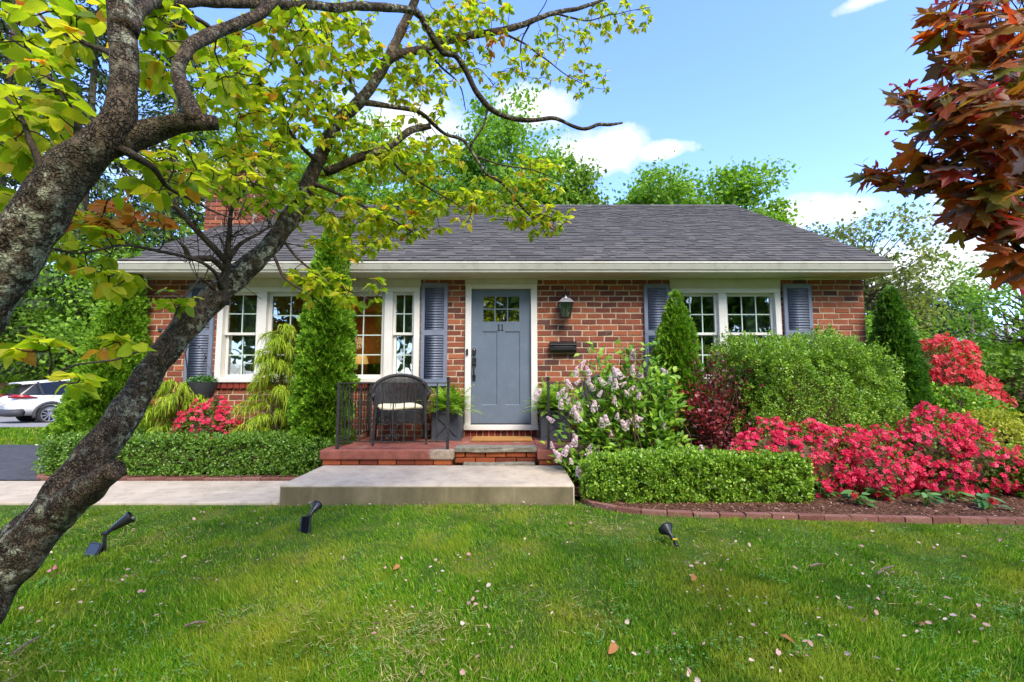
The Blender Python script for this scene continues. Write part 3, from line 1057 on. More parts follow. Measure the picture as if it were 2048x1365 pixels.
# chimney
ch = (-5.99, -5.08, 8.62, 9.4)
mb = MB().box(ch[0] + .012, ch[1] - .012, ch[2] + .012, ch[3], -.3, 5.28)
mb.box(ch[0] - .05, ch[1] + .05, ch[2] - .05, ch[3] + .05, 5.285, 5.36)
chim = mb.build('chimney', M['mortar'], house)
pos, sc = [], []
for c_ in range(31):
    zc = 2.62 + c_ * COURSE
    e = [ch[0]] + [v for v in np.arange(ch[0] + (.11 if c_ % 2 else .22), ch[1] - .04, BL)] + [ch[1]]
    for u0, u1 in zip(e[:-1], e[1:]):
        pos.append(((u0 + u1) / 2, ch[2] + .03, zc))
        sc.append((u1 - u0 - JT, .07, COURSE - JT))
for c_ in range(31):
    for y_ in np.arange(ch[2] + .1 + (.11 if c_ % 2 else 0), ch[3] - .1, BL):
        for xs_ in (ch[0], ch[1]):
            pos.append((xs_ + (.03 if xs_ == ch[0] else -.03), y_ + BL / 2, 2.62 + c_ * COURSE))
            sc.append((.07, BL - JT, COURSE - JT))
pieces('brick', chim, BRICKS, np.array(pos), np.repeat(I3[None], len(pos), 0), np.array(sc), M['brick'], 300, 'brick_courses', flat=True)
MB().prism([(ch[0] + .25, ch[2] + .2), (ch[1] - .25, ch[2] + .2), (ch[1] - .25, ch[3] - .2), (ch[0] + .25, ch[3] - .2)], 2, 5.361, 5.6).build('flue', M['sill_brick'], chim)


# ------------------------------------------------------------------ windows
def frame_rect(mb, x0, x1, z0, z1, w, y0, y1, wb=None):
    """picture-frame of four butted boards"""
    wb = w if wb is None else wb
    mb.box(x0, x0 + w, y0, y1, z0, z1)
    mb.box(x1 - w, x1, y0, y1, z0, z1)
    mb.box(x0 + w, x1 - w, y0, y1, z1 - w, z1)
    mb.box(x0 + w, x1 - w, y0, y1, z0, z0 + wb)


def sash(win, x0, x1, z0, z1, y, cols, rows, w=.04, wb=None):
    mb = MB()
    frame_rect(mb, x0, x1, z0, z1, w, y, y + .035, wb)
    s = mb.build('sash', M['white'], win, bevel=.003, seg=1)
    wb = wb or w
    gx0, gx1, gz0, gz1 = x0 + w, x1 - w, z0 + wb, z1 - w
    MB().box(gx0 - .005, gx1 + .005, y + .022, y + .026, gz0 - .005, gz1 + .005).build('pane', M['glass'], s)
    mb = MB()
    for i in range(1, cols):
        xm = gx0 + (gx1 - gx0) * i / cols
        mb.box(xm - .008, xm + .008, y + .008, y + .0145, gz0, gz1)
    for j in range(1, rows):
        zm = gz0 + (gz1 - gz0) * j / rows
        mb.box(gx0, gx1, y + .015, y + .0205, zm - .008, zm + .008)
    if mb.f:
        mb.build('muntin_grid', M['muntin'], s)


def double_hung(win, x0, x1, z0, z1, zm, cols):
    sash(win, x0, x1, zm - .02, z1, WALL + .045, cols, 2)                # upper, outer
    sash(win, x0 + .004, x1 - .004, z0, zm + .02, WALL + .084, cols, 2, wb=.055)


def casing(name, o, posts, label):
    x0, x1, z0, z1 = o
    mb = MB()
    mb.box(x0, x0 + .085, WALL - .022, WALL + .12, z0 + .06, z1 - .07)
    mb.box(x1 - .085, x1, WALL - .022, WALL + .12, z0 + .06, z1 - .07)
    mb.box(x0, x1, WALL - .024, WALL + .12, z1 - .07, z1)
    for a_, b2 in posts:
        mb.box(a_, b2, WALL - .016, WALL + .12, z0 + .06, z1 - .07)
    win = mb.build(name, M['white'], house, label=label, bevel=.004, seg=1)
    mb = MB().box(x0 - .025, x1 + .025, WALL - .055, WALL + .13, z0, z0 + .06)
    mb.build('sill', M['white'], win, bevel=.006)
    mb = MB().box(x0 - .012, x1 + .012, WALL - .012, WALL + .1, z1 + .001, ZT - .023)
    mb.build('frieze', M['cream'], win)
    return win


zm_ = 1.895
pl0, pl1 = WX(512), WX(531)
pr0, pr1 = WX(768), WX(784)
wl = casing('window', WIN_L, [(pl0, pl1), (pr0, pr1)], 'wide triple window with a fixed centre pane and narrow sashes')
double_hung(wl, WIN_L[0] + .085, pl0, WIN_L[2] + .06, WIN_L[3] - .07, zm_, 2)
double_hung(wl, pr1, WIN_L[1] - .085, WIN_L[2] + .06, WIN_L[3] - .07, zm_, 2)
sash(wl, pl1, pr0, WIN_L[2] + .06, WIN_L[3] - .07, WALL + .05, 6, 4, .055)
m0, m1 = WX(1436, 600), WX(1452, 600)
wr = casing('window', WIN_R, [(m0, m1)], 'pair of double-hung windows on the right half of the house')
double_hung(wr, WIN_R[0] + .085, m0, WIN_R[2] + .06, WIN_R[3] - .07, zm_, 3)
double_hung(wr, m1, WIN_R[1] - .085, WIN_R[2] + .06, WIN_R[3] - .07, zm_, 3)


# ------------------------------------------------------------------ shutters
slat_me = None


def shutter(xa, xb, z0, z1, label):
    global slat_me
    mb = MB()
    y0, y1 = WALL - .045, WALL - .006
    st = .052
    zmid = z0 + (z1 - z0) * .515
    mb.box(xa, xa + st, y0, y1, z0, z1)
    mb.box(xb - st, xb, y0, y1, z0, z1)
    mb.box(xa + st, xb - st, y0, y1, z0, z0 + .105)
    mb.box(xa + st, xb - st, y0, y1, zmid - .04, zmid + .04)
    mb.box(xa + st, xb - st, y0, y1, z1 - .07, z1)
    mb.box(xa + st, xb - st, y1 - .006, y1 - .002, z0 + .1, z1 - .06)
    s = mb.build('shutter', M['shutter'], house, label=label)
    if slat_me is None:
        slat_me = mesh_np('slat', np.array([(-.5, -.009, -.021), (.5, -.009, -.021), (.5, .005, .014), (-.5, .005, .014),
                                            (-.5, -.0095, -.015), (.5, -.0095, -.015), (.5, .0045, .019), (-.5, .0045, .019)]),
                          [np.array([(3, 2, 1, 0), (4, 5, 6, 7), (0, 1, 5, 4), (1, 2, 6, 5), (2, 3, 7, 6), (3, 0, 4, 7)])])
        slat_me.materials.append(M['shutter'])
    for za, zb_ in ((z0 + .105, zmid - .04), (zmid + .04, z1 - .07)):
        n = int((zb_ - za) / .038)
        for i in range(n):
            o = bpy.data.objects.new('slat', slat_me)
            COL.objects.link(o)
            o.parent = s
            o.scale = (xb - xa - 2 * st, 1, 1)
            o.location = ((xa + xb) / 2, WALL - .036, za + (i + .5) * (zb_ - za) / n)
    for xs_ in (xa + .02, xb - .02):
        for zs_ in (z0 + .04, zmid, z1 - .03):
            MB().lathe([(.009, 0), (.009, .004), (.004, .007)], (xs_, y0, zs_), (0, -1, 0), 8).build('screw', M['shutter'], s)


shutter(-4.865, -4.47, 1.11, 2.655, 'leftmost blue-grey louvred shutter, half hidden by the leaning trunk')
shutter(-1.36, -.968, 1.11, 2.655, 'blue-grey louvred shutter between the triple window and the door')
shutter(1.985, 2.375, 1.11, 2.645, 'blue-grey louvred shutter left of the paired windows')
shutter(4.085, 4.505, 1.11, 2.645, 'rightmost blue-grey louvred shutter beside the house corner')

# ------------------------------------------------------------------ front door
dx0, dx1, dz0, dz1 = -.612, .284, .545, 2.575
mb = MB()
mb.box(DOOR[0], dx0, WALL - .03, WALL + .12, .545, dz1 + .065)
mb.box(dx1, DOOR[1], WALL - .03, WALL + .12, .545, dz1 + .065)
mb.box(dx0, dx1, WALL - .03, WALL + .12, dz1, dz1 + .065)
fr_ = mb.build('door_frame', M['white'], house, bevel=.006)
MB().box(DOOR[0] - .012, DOOR[1] + .012, WALL - .05, WALL + .12, .468, .5445).build('threshold', M['white'], fr_, bevel=.006)
MB().box(dx0 + .002, dx1 - .002, WALL - .01, WALL + .03, .5448, .556).build('weather_strip', M['dark_wood'], fr_)
MB().box(DOOR[0] - .01, DOOR[1] + .01, WALL - .015, WALL + .1, dz1 + .066, ZT - .023).build('frieze', M['cream'], fr_)
lx = [WX(965), WX(1040)]
lz = [WZ(644.5), WZ(592)]
px_ = [WX(964), WX(994.5), WX(1009.5), WX(1040)]
pz = [WZ(811), WZ(663)]
mb = MB()
holes = [(lx[0] + i * (lx[1] - lx[0]) / 3 + .009, lx[0] + (i + 1) * (lx[1] - lx[0]) / 3 - .009,
          lz[0] + j * (lz[1] - lz[0]) / 2 + .009, lz[0] + (j + 1) * (lz[1] - lz[0]) / 2 - .009) for i in range(3) for j in range(2)]
ph = [(px_[0], px_[1], pz[0], pz[1]), (px_[2], px_[3], pz[0], pz[1])]
yd = WALL + .022
wall_cells(mb, dx0 + .004, dx1 - .004, yd, yd + .045, dz0 + .014, dz1 - .004, holes + ph)
bmd = MB()
# one clean slab: merge the cells so no inner seams remain
door = mb.build('door', M['door'], house)
bm = bmesh.new()
bm.from_mesh(door.data)
bmesh.ops.remove_doubles(bm, verts=bm.verts, dist=1e-5)
seen = {}
for fc in bm.faces:
    key = tuple(sorted(v.index for v in fc.verts))
    seen.setdefault(key, []).append(fc)
bmesh.ops.delete(bm, geom=[fc for fs in seen.values() if len(fs) > 1 for fc in fs], context='FACES_ONLY')
bmesh.ops.recalc_face_normals(bm, faces=bm.faces)
bm.to_mesh(door.data)
bm.free()
for h in ph:
    # recessed flat panel with a bevelled surround
    x0, x1, z0, z1 = h
    e = .012
    MB().add([(x0, yd, z0), (x1, yd, z0), (x1, yd, z1), (x0, yd, z1), (x0 + e, yd + .012, z0 + e), (x1 - e, yd + .012, z0 + e),
              (x1 - e, yd + .012, z1 - e), (x0 + e, yd + .012, z1 - e)],
             [(0, 1, 5, 4), (1, 2, 6, 5), (2, 3, 7, 6), (3, 0, 4, 7), (4, 5, 6, 7)]).build('panel', M['door'], door)
for h in holes:
    MB().box(h[0] - .004, h[1] + .004, yd + .02, yd + .024, h[2] - .004, h[3] + .004).build('pane', M['glass'], door)
# house number 11: two separate numerals
for cx in (WX(997.5), WX(1004.5)):
    zc = WZ(655)
    y0, y1 = yd - .006, yd + .001
    mb = MB()
    mb.box(cx - .008, cx + .008, y0, y1, zc - .036, zc + .048)
    mb.box(cx - .020, cx + .020, y0, y1, zc - .050, zc - .036)
    mb.add([(cx - .008, y0, zc + .048), (cx - .022, y0, zc + .030), (cx - .008, y0, zc + .026),
            (cx - .008, y1, zc + .048), (cx - .022, y1, zc + .030), (cx - .008, y1, zc + .026)],
           [(0, 1, 2), (5, 4, 3), (0, 3, 4, 1), (1, 4, 5, 2)])
    mb.build('numeral_one', M['number'], door)
hx = WX(948.5)
MB().prism([(hx - .028 + .028 * (1 - math.cos(t)), WZ(704) + (.055 - .028) * (1 if math.sin(t) > 0 else -1) + .028 * math.sin(t))
            for t in np.linspace(0, 2 * math.pi, 20, endpoint=False)], 1, yd - .024, yd + .001).build('deadbolt', M['black'], door, bevel=.003)
MB().lathe([(.012, 0), (.012, .006), (.004, .008)], (hx + .002, yd - .024, WZ(700)), (0, -1, 0), 12).build('keyhole', M['alloy'], door)
mb = MB()
mb.box(hx - .03, hx + .03, yd - .014, yd + .001, WZ(733), WZ(716))
mb.box(hx - .022, hx + .022, yd - .013, yd + .001, WZ(762), WZ(750))
s = spline([(hx, yd - .01, WZ(731), .012), (hx, yd - .06, WZ(735), .011), (hx, yd - .065, WZ(745), .012), (hx, yd - .01, WZ(757), .01)], .01)
mb.tube(s[:, :3], s[:, 3], 8)
mb.bar((hx - .002, yd - .01, WZ(728)), (hx + .004, yd - .05, WZ(727)), .03, .012)
mb.build('handle', M['black'], door)
# little suction hook on the middle pane
mb = MB()
r = spline([(WX(1001) + .024 * math.cos(t), yd + .016, WZ(598) + .024 * math.sin(t), .003) for t in np.linspace(0, 2 * math.pi, 14)], .01)
mb.tube(r[:, :3], r[:, 3], 6)
mb.lathe([(.010, 0), (.006, .004)], (WX(1001), yd + .018, WZ(598)), (0, -1, 0), 10)
mb.bar((WX(1001), yd + .016, WZ(601)), (WX(1001), yd + .016, WZ(607)), .005)
mb.build('window_charm', M['yellow'], door)

# ------------------------------------------------------------------ rooms behind the glass
mb = MB()
mb.box(-5.2, 5.0, 10.2, 10.3, .3, 2.72)
mb.box(-5.2, 5.0, 7.06, 10.2, .28, .38)
mb.box(-5.2, 5.0, 7.06, 10.2, 2.725, 2.76)
for x in (-5.25, -.98, 1.2, 5.0):
    mb.box(x, x + .05, 7.06, 10.2, .38, 2.72)
mb.build('room_walls', M['tan_wall'], house, label='warm tan walls of the rooms behind the windows')


def curtain(name, x0, x1, z0, z1, y, label):
    n = max(8, int((x1 - x0) / .02))
    x = np.linspace(x0, x1, n)
    yy = y + .018 * np.sin(np.arange(n) * 1.35) + .006 * np.sin(np.arange(n) * .5)
    V = np.vstack([np.c_[x, yy, np.full(n, z0)], np.c_[x, yy, np.full(n, z1)], np.c_[x, yy + .004, np.full(n, z0)], np.c_[x, yy + .004, np.full(n, z1)]])
    i = np.arange(n - 1)
    F = np.vstack([np.c_[i, i + 1, n + i + 1, n + i], np.c_[2 * n + i, 3 * n + i, 3 * n + i + 1, 2 * n + i + 1]])
    link(name, mesh_np(name, V, [F], True), M['curtain'], None, label, 'curtain')


curtain('curtain', -4.36, -3.78, 1.0, 2.5, 7.12, 'pale curtain behind the left narrow sash of the triple window')
curtain('curtain', -1.92, -1.45, 1.0, 2.5, 7.12, 'pale curtain behind the narrow sash nearest the door shutter')
curtain('curtain', 3.7, 4.0, 1.0, 2.5, 7.15, 'pale curtain at the right edge of the paired windows')
bed = thing('bed', (-2.3, 8.6, .38), 'white bed with dark headboard inside the triple window room', 'bed')
MB().box(-3.0, -1.5, 7.9, 9.7, .42, .98).build('mattress', M['linen'], bed, bevel=.06, seg=3, smooth=True)
MB().box(-3.1, -1.4, 9.75, 9.83, .4, 1.55).build('headboard', M['dark_wood'], bed, bevel=.01)
for x in (-2.75, -2.0):
    MB().box(x, x + .6, 9.2, 9.7, .98, 1.28).build('pillow', M['linen'], bed, bevel=.1, seg=3, smooth=True)

# lit lamp seen through the triple window
lm, LN, lb, lo = new_mat('lamp_shade_glow')
lb.inputs['Base Color'].default_value = S(240, 214, 160)
lb.inputs['Emission Color'].default_value = S(255, 196, 110)
lb.inputs['Emission Strength'].default_value = .3
lamp = thing('table_lamp', (-2.55, 10.0, .9), 'small lit table lamp glowing inside the triple window', 'lamp')
MB().lathe([(.16, 0), (.11, .2)], (-3.3, 9.95, 1.55)).build('lamp_shade', lm, lamp)
MB().lathe([(.07, 0), (.07, .02), (.015, .05), (.015, .58)], (-3.3, 9.95, .98)).build('lamp_base', M['alloy'], lamp)
nt = MB().box(-3.55, -3.15, 9.75, 10.18, .38, .97).build('nightstand', M['dark_wood'], None, label='dark nightstand under the lit lamp indoors', category='nightstand', bevel=.01)
ld = bpy.data.lights.new('lamp_bulb', 'POINT')
ld.energy = 1.6
ld.color = (1.0, .68, .36)
ld.shadow_soft_size = .12
lo_ = bpy.data.objects.new('lamp_bulb', ld)
COL.objects.link(lo_)
lo_.location = (-3.3, 9.7, 2.0)

# ================================================================== PORCH
porch = thing('porch', (-.2, 6.1, 0), 'raised porch with worn red painted slabs and brick risers', 'porch')
PZ, PF = .372, 5.49
S0, S1 = WX(912) * 0 - .695, .30          # opening for the step
PL, PR = -2.285, 1.92


def slab_prof(x0, x1, y0, y1, z0, z1, name, bev=.018):
    mb = MB().box(x0, x1, y0, y1, z0, z1)
    return mb.build(name, M['red_slab'], porch, bevel=bev, seg=3, smooth=True)


slab_prof(PL, S0, PF, WALL - .002, .256, PZ, 'porch_slab')
slab_prof(S1, PR, PF, WALL - .002, .256, PZ, 'porch_slab')
slab_prof(S0 + .003, S1 - .003, PF + .34, WALL - .002, .256, PZ - .003, 'porch_slab', .006)
MB().box(PL + .06, S0 - .06, PF + .09, WALL - .01, 0, .255).build('foundation', M['mortar'], porch)
MB().box(S1 + .06, PR - .06, PF + .09, WALL - .01, 0, .255).build('foundation', M['mortar'], porch)
MB().box(S0 - .05, S1 + .05, PF + .24, WALL - .01, 0, .254).build('foundation', M['mortar'], porch)
pos, sc, RR_ = [], [], []
def riser(x0, x1, y, z0, z1, n, rows):
    h = (z1 - z0) / rows
    for r_ in range(rows):
        w = (x1 - x0) / n
        e = [x0] + [x0 + (i + (.5 if r_ % 2 else 0)) * w for i in range(1 if not r_ % 2 else 0, n)] + [x1]
        for u0, u1 in zip(e[:-1], e[1:]):
            if u1 - u0 > .02:
                pos.append(((u0 + u1) / 2, y + .05, z0 + h * (r_ + .5)))
                sc.append((u1 - u0 - .01, .1, h - .01))
                RR_.append(I3)
riser(PL + .03, S0 - .02, PF + .02, .19, .257, 7, 1)
riser(PL + .03, S0 - .02, PF + .02, 0.02, .19, 7, 2)
riser(S1 + .02, PR - .03, PF + .02, .19, .257, 7, 1)
riser(S1 + .02, PR - .03, PF + .02, 0.02, .19, 7, 2)
riser(S0, S1, PF + .13, .195, .335, 4, 2)
pieces('brick', porch, BRICKS, np.array(pos), np.array(RR_), np.array(sc), M['porch_brick'], 300, 'bricks', flat=True)
# rough bluestone tread and a flagstone at its foot
for (x0, x1, y0, y1, z0, z1, nm) in ((S0 + .002, S1 - .002, PF + .10, PF + .345, .333, PZ + .012, 'stone_tread'), (S0 + .12, S1 - .03, PF - .005, PF + .13, .19, .212, 'flagstone')):
    o = MB().box(x0, x1, y0, y1, z0, z1)
    o = o.build(nm, M['stone'], porch)
    bm = bmesh.new()
    bm.from_mesh(o.data)
    bmesh.ops.subdivide_edges(bm, edges=bm.edges, cuts=7, use_grid_fill=True)
    for v in bm.verts:
        p = np.array(v.co)
        e = .007 * sn(p[None] * [1, 1, 3], 30, 4)[0]
        v.co.y += e if v.co.y < y1 - .02 else 0
        v.co.z += e * .4
    bm.to_mesh(o.data)
    bm.free()

# concrete landing, cast in one piece
land = MB().box(-2.24, .602, 4.487, PF + .018, -.06, .192)
land = land.build('concrete_landing', M['concrete'], None, label='low cast concrete landing in front of the porch step', category='landing', bevel=.014, seg=3, smooth=True)
# its cast front is darker, stained and pitted concrete of its own
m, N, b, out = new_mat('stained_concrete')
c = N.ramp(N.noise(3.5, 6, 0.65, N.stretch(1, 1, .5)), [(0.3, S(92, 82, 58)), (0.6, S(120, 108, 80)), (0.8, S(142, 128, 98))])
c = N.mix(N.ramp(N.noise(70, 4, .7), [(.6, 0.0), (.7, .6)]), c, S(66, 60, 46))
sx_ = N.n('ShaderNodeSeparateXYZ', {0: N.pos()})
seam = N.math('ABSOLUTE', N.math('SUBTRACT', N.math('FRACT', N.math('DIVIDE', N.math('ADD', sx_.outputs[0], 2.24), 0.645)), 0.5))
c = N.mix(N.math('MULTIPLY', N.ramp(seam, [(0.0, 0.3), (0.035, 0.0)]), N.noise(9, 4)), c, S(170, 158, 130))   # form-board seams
N.put(b.inputs['Base Color'], c)
b.inputs['Roughness'].default_value = .92
bump(N, b, N.noise(60, 5, .7), .7, .006)
M['stained'] = m
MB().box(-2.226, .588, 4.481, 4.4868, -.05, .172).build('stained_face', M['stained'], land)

# ================================================================== FIXTURES ON THE WALL
lx_, lzt = WX(1129, 600), WZ(597)
lan = thing('wall_lantern', (lx_, WALL, WZ(620)), 'black carriage lantern with clear glass on the brick beside the door', 'lantern')
ly = WALL - .13
mb = MB()
mb.box(lx_ - .035, lx_ + .035, WALL - .018, WALL + .002, WZ(618), WZ(590))
s = spline([(lx_, WALL - .01, WZ(604), .009), (lx_, WALL - .08, WZ(590), .009), (lx_, ly + .01, WZ(580), .009), (lx_, ly - .015, WZ(585), .008), (lx_, ly, WZ(595), .008)], .01)
mb.tube(s[:, :3], s[:, 3], 8)
mb.build('bracket', M['black'], lan)
mb = MB()
mb.lathe([(.035, .03), (.03, .045), (.014, .055), (.012, .07)], (lx_, ly, WZ(600) - .03), seg=12)
t, bt = .052, .115
zt0, zt1 = WZ(600), WZ(609.5)
mb.add([(lx_ - t, ly - t, zt0), (lx_ + t, ly - t, zt0), (lx_ + t, ly + t, zt0), (lx_ - t, ly + t, zt0),
        (lx_ - bt, ly - bt, zt1), (lx_ + bt, ly - bt, zt1), (lx_ + bt, ly + bt, zt1), (lx_ - bt, ly + bt, zt1)],
       [(0, 1, 2, 3), (4, 5, 1, 0), (5, 6, 2, 1), (6, 7, 3, 2), (7, 4, 0, 3), (7, 6, 5, 4)])
mb.build('lantern_roof', M['alloy'], lan)
zb0 = WZ(637)
ut, ub = .098, .062
mb = MB()
cs4 = [(-1, -1), (1, -1), (1, 1), (-1, 1)]
for (sx, sy), (tx, ty) in zip(cs4, cs4[1:] + cs4[:1]):
    mb.bar((lx_ + sx * ut, ly + sy * ut, zt1), (lx_ + sx * ub, ly + sy * ub, zb0), .012)
    mb.bar((lx_ + sx * ut, ly + sy * ut, zt1 - .006), (lx_ + tx * ut, ly + ty * ut, zt1 - .006), .012)
    mb.bar((lx_ + sx * ub, ly + sy * ub, zb0), (lx_ + tx * ub, ly + ty * ub, zb0), .014)
mb.box(lx_ - ub, lx_ + ub, ly - ub, ly + ub, zb0 - .006, zb0)
mb.build('lantern_frame', M['black'], lan)
for (sx, sy), (tx, ty) in zip(cs4, cs4[1:] + cs4[:1]):
    MB().add([(lx_ + sx * ut, ly + sy * ut, zt1 - .01), (lx_ + tx * ut, ly + ty * ut, zt1 - .01), (lx_ + tx * ub, ly + ty * ub, zb0), (lx_ + sx * ub, ly + sy * ub, zb0)],
             [(0, 1, 2, 3)]).build('pane', M['glass'], lan)
for dx in (-.025, .025):
    MB().lathe([(.009, 0), (.009, .08), (.012, .085), (.012, .12), (.003, .14)], (lx_ + dx, ly, zb0 + .002), seg=10).build('candle_bulb', M['cream'], lan)

mx0, mx1, mz0, mz1 = WX(1099), WX(1152), WZ(706), WZ(684)
mail = thing('mailbox', ((mx0 + mx1) / 2, WALL, mz0), 'black metal letter box mounted on the brick under the lantern', 'mailbox')
prof = [(WALL - .002, mz0), (WALL - .075, mz0), (WALL - .10, mz0 + .03), (WALL - .10, mz1 - .05), (WALL - .03, mz1 - .004), (WALL - .002, mz1 - .004)]
MB().prism(prof, 0, mx0 + .006, mx1 - .006).build('box_body', M['black'], mail, bevel=.006)
MB().prism([(WALL - .002, mz1), (WALL - .035, mz1), (WALL - .118, mz1 - .048), (WALL - .118, mz1 - .06), (WALL - .112, mz1 - .06), (WALL - .03, mz1 - .008), (WALL - .002, mz1 - .003)], 0, mx0, mx1).build('lid', M['black'], mail, bevel=.002, seg=1)
MB().box(mx0 + .05, mx1 - .05, WALL - .106, WALL - .1005, mz0 + .035, mz1 - .075).build('front_plate', M['black'], mail, bevel=.004)
bx = WX(935)
MB().prism([(bx + .016 * math.cos(t), WZ(705) + .034 * (1 if math.sin(t) > 0 else -1) + .016 * math.sin(t)) for t in np.linspace(0, 2 * math.pi, 20, endpoint=False)],
           1, WALL - .052, WALL - .0305).build('doorbell', M['black'], None, label='slim black video doorbell on the white door frame', category='doorbell', bevel=.003)
cab = MB().lathe([(.032, 0), (.032, .012), (.02, .02)], (WX(321, 660), WALL + .002, WZ(660)), (0, -1, 0), 16)
cab.build('wall_vent_cap', M['planter'], None, label='small round grey cap on the brick near the left corner', category='vent cap')

# ================================================================== PORCH FURNITURE
MB().box(-.55, .275, 6.22, 6.62, PZ + .001, PZ + .028).build('doormat', M['mat'], None, label='tan coir doormat in front of the blue-grey door', category='doormat', bevel=.008)


def scroll(mb, cx, cz, y, flip, up, r=.05):
    pts = []
    for t in np.linspace(0, 1, 26):
        a_ = t * 2.6 * math.pi
        rad = r * (1 - .78 * t)
        pts.append((cx + flip * (rad * math.cos(a_)), y, cz + up * rad * math.sin(a_), .0045))
    pts = [(cx + flip * (r - .01) * 1.0, y, cz - up * .12, .0045)] + pts
    p = np.array(pts)
    mb.tube(p[:, :3], p[:, 3], 6)


def railing(name, xa, xb, post_side, label, side_x):
    t = thing(name, ((xa + xb) / 2, 5.55, PZ), label, 'railing', 'iron railings on the porch')
    y, zt, zb = 5.555, 1.158, .455
    for x in (xa, xb):
        MB().box(x - .016, x + .016, y - .016, y + .016, PZ, zt).build('post', M['iron'], t)
    MB().lathe([(.012, 0), (.02, .012), (.012, .022), (.02, .04), (.022, .065), (.004, .07)], ((xb if post_side > 0 else xa), y, zt + .012), seg=10).build('finial', M['iron'], t)
    MB().box(xa - .022, xb + .022, y - .018, y + .018, zt, zt + .012).build('top_rail', M['iron'], t)
    MB().box(xa + .016, xb - .016, y - .012, y + .012, zb, zb + .012).build('bottom_rail', M['iron'], t)
    n = 9
    xs_ = [xa + (xb - xa) * i / (n + 1) for i in range(1, n + 1)]
    for x in xs_:
        MB().box(x - .0065, x + .0065, y - .0065, y + .0065, zb + .012, zt).build('picket', M['iron'], t)
    cx = xs_[4]
    for i, (cz, up) in enumerate(((.99, 1), (.80, 1), (.70, -1), (.53, -1))):
        for fl in (-1, 1):
            mb = MB()
            scroll(mb, cx + fl * (.075 if i in (1, 2) else .055), cz, y - .008, -fl if i in (0, 3) else fl, up, .045 if i in (1, 2) else .036)
            mb.build('scroll', M['iron'], t)
    # return to the house
    MB().box(side_x - .016, side_x + .016, WALL - .05, WALL - .015, PZ, zt).build('post', M['iron'], t)
    MB().box(side_x - .018, side_x + .018, y + .019, WALL - .01, zt, zt + .012).build('top_rail', M['iron'], t)
    MB().box(side_x - .012, side_x + .012, y + .017, WALL - .051, zb, zb + .012).build('bottom_rail', M['iron'], t)
    for i in range(1, 10):
        yy = y + (WALL - .03 - y) * i / 10
        MB().box(side_x - .0065, side_x + .0065, yy - .0065, yy + .0065, zb + .012, zt).build('picket', M['iron'], t)


railing('porch_railing', -2.10, -.775, 1, 'weathered black iron railing with scrolls in front of the left wicker chair', -2.10)
railing('porch_railing', .44, 1.76, -1, 'black iron railing largely hidden behind the flowering lilac', 1.76)


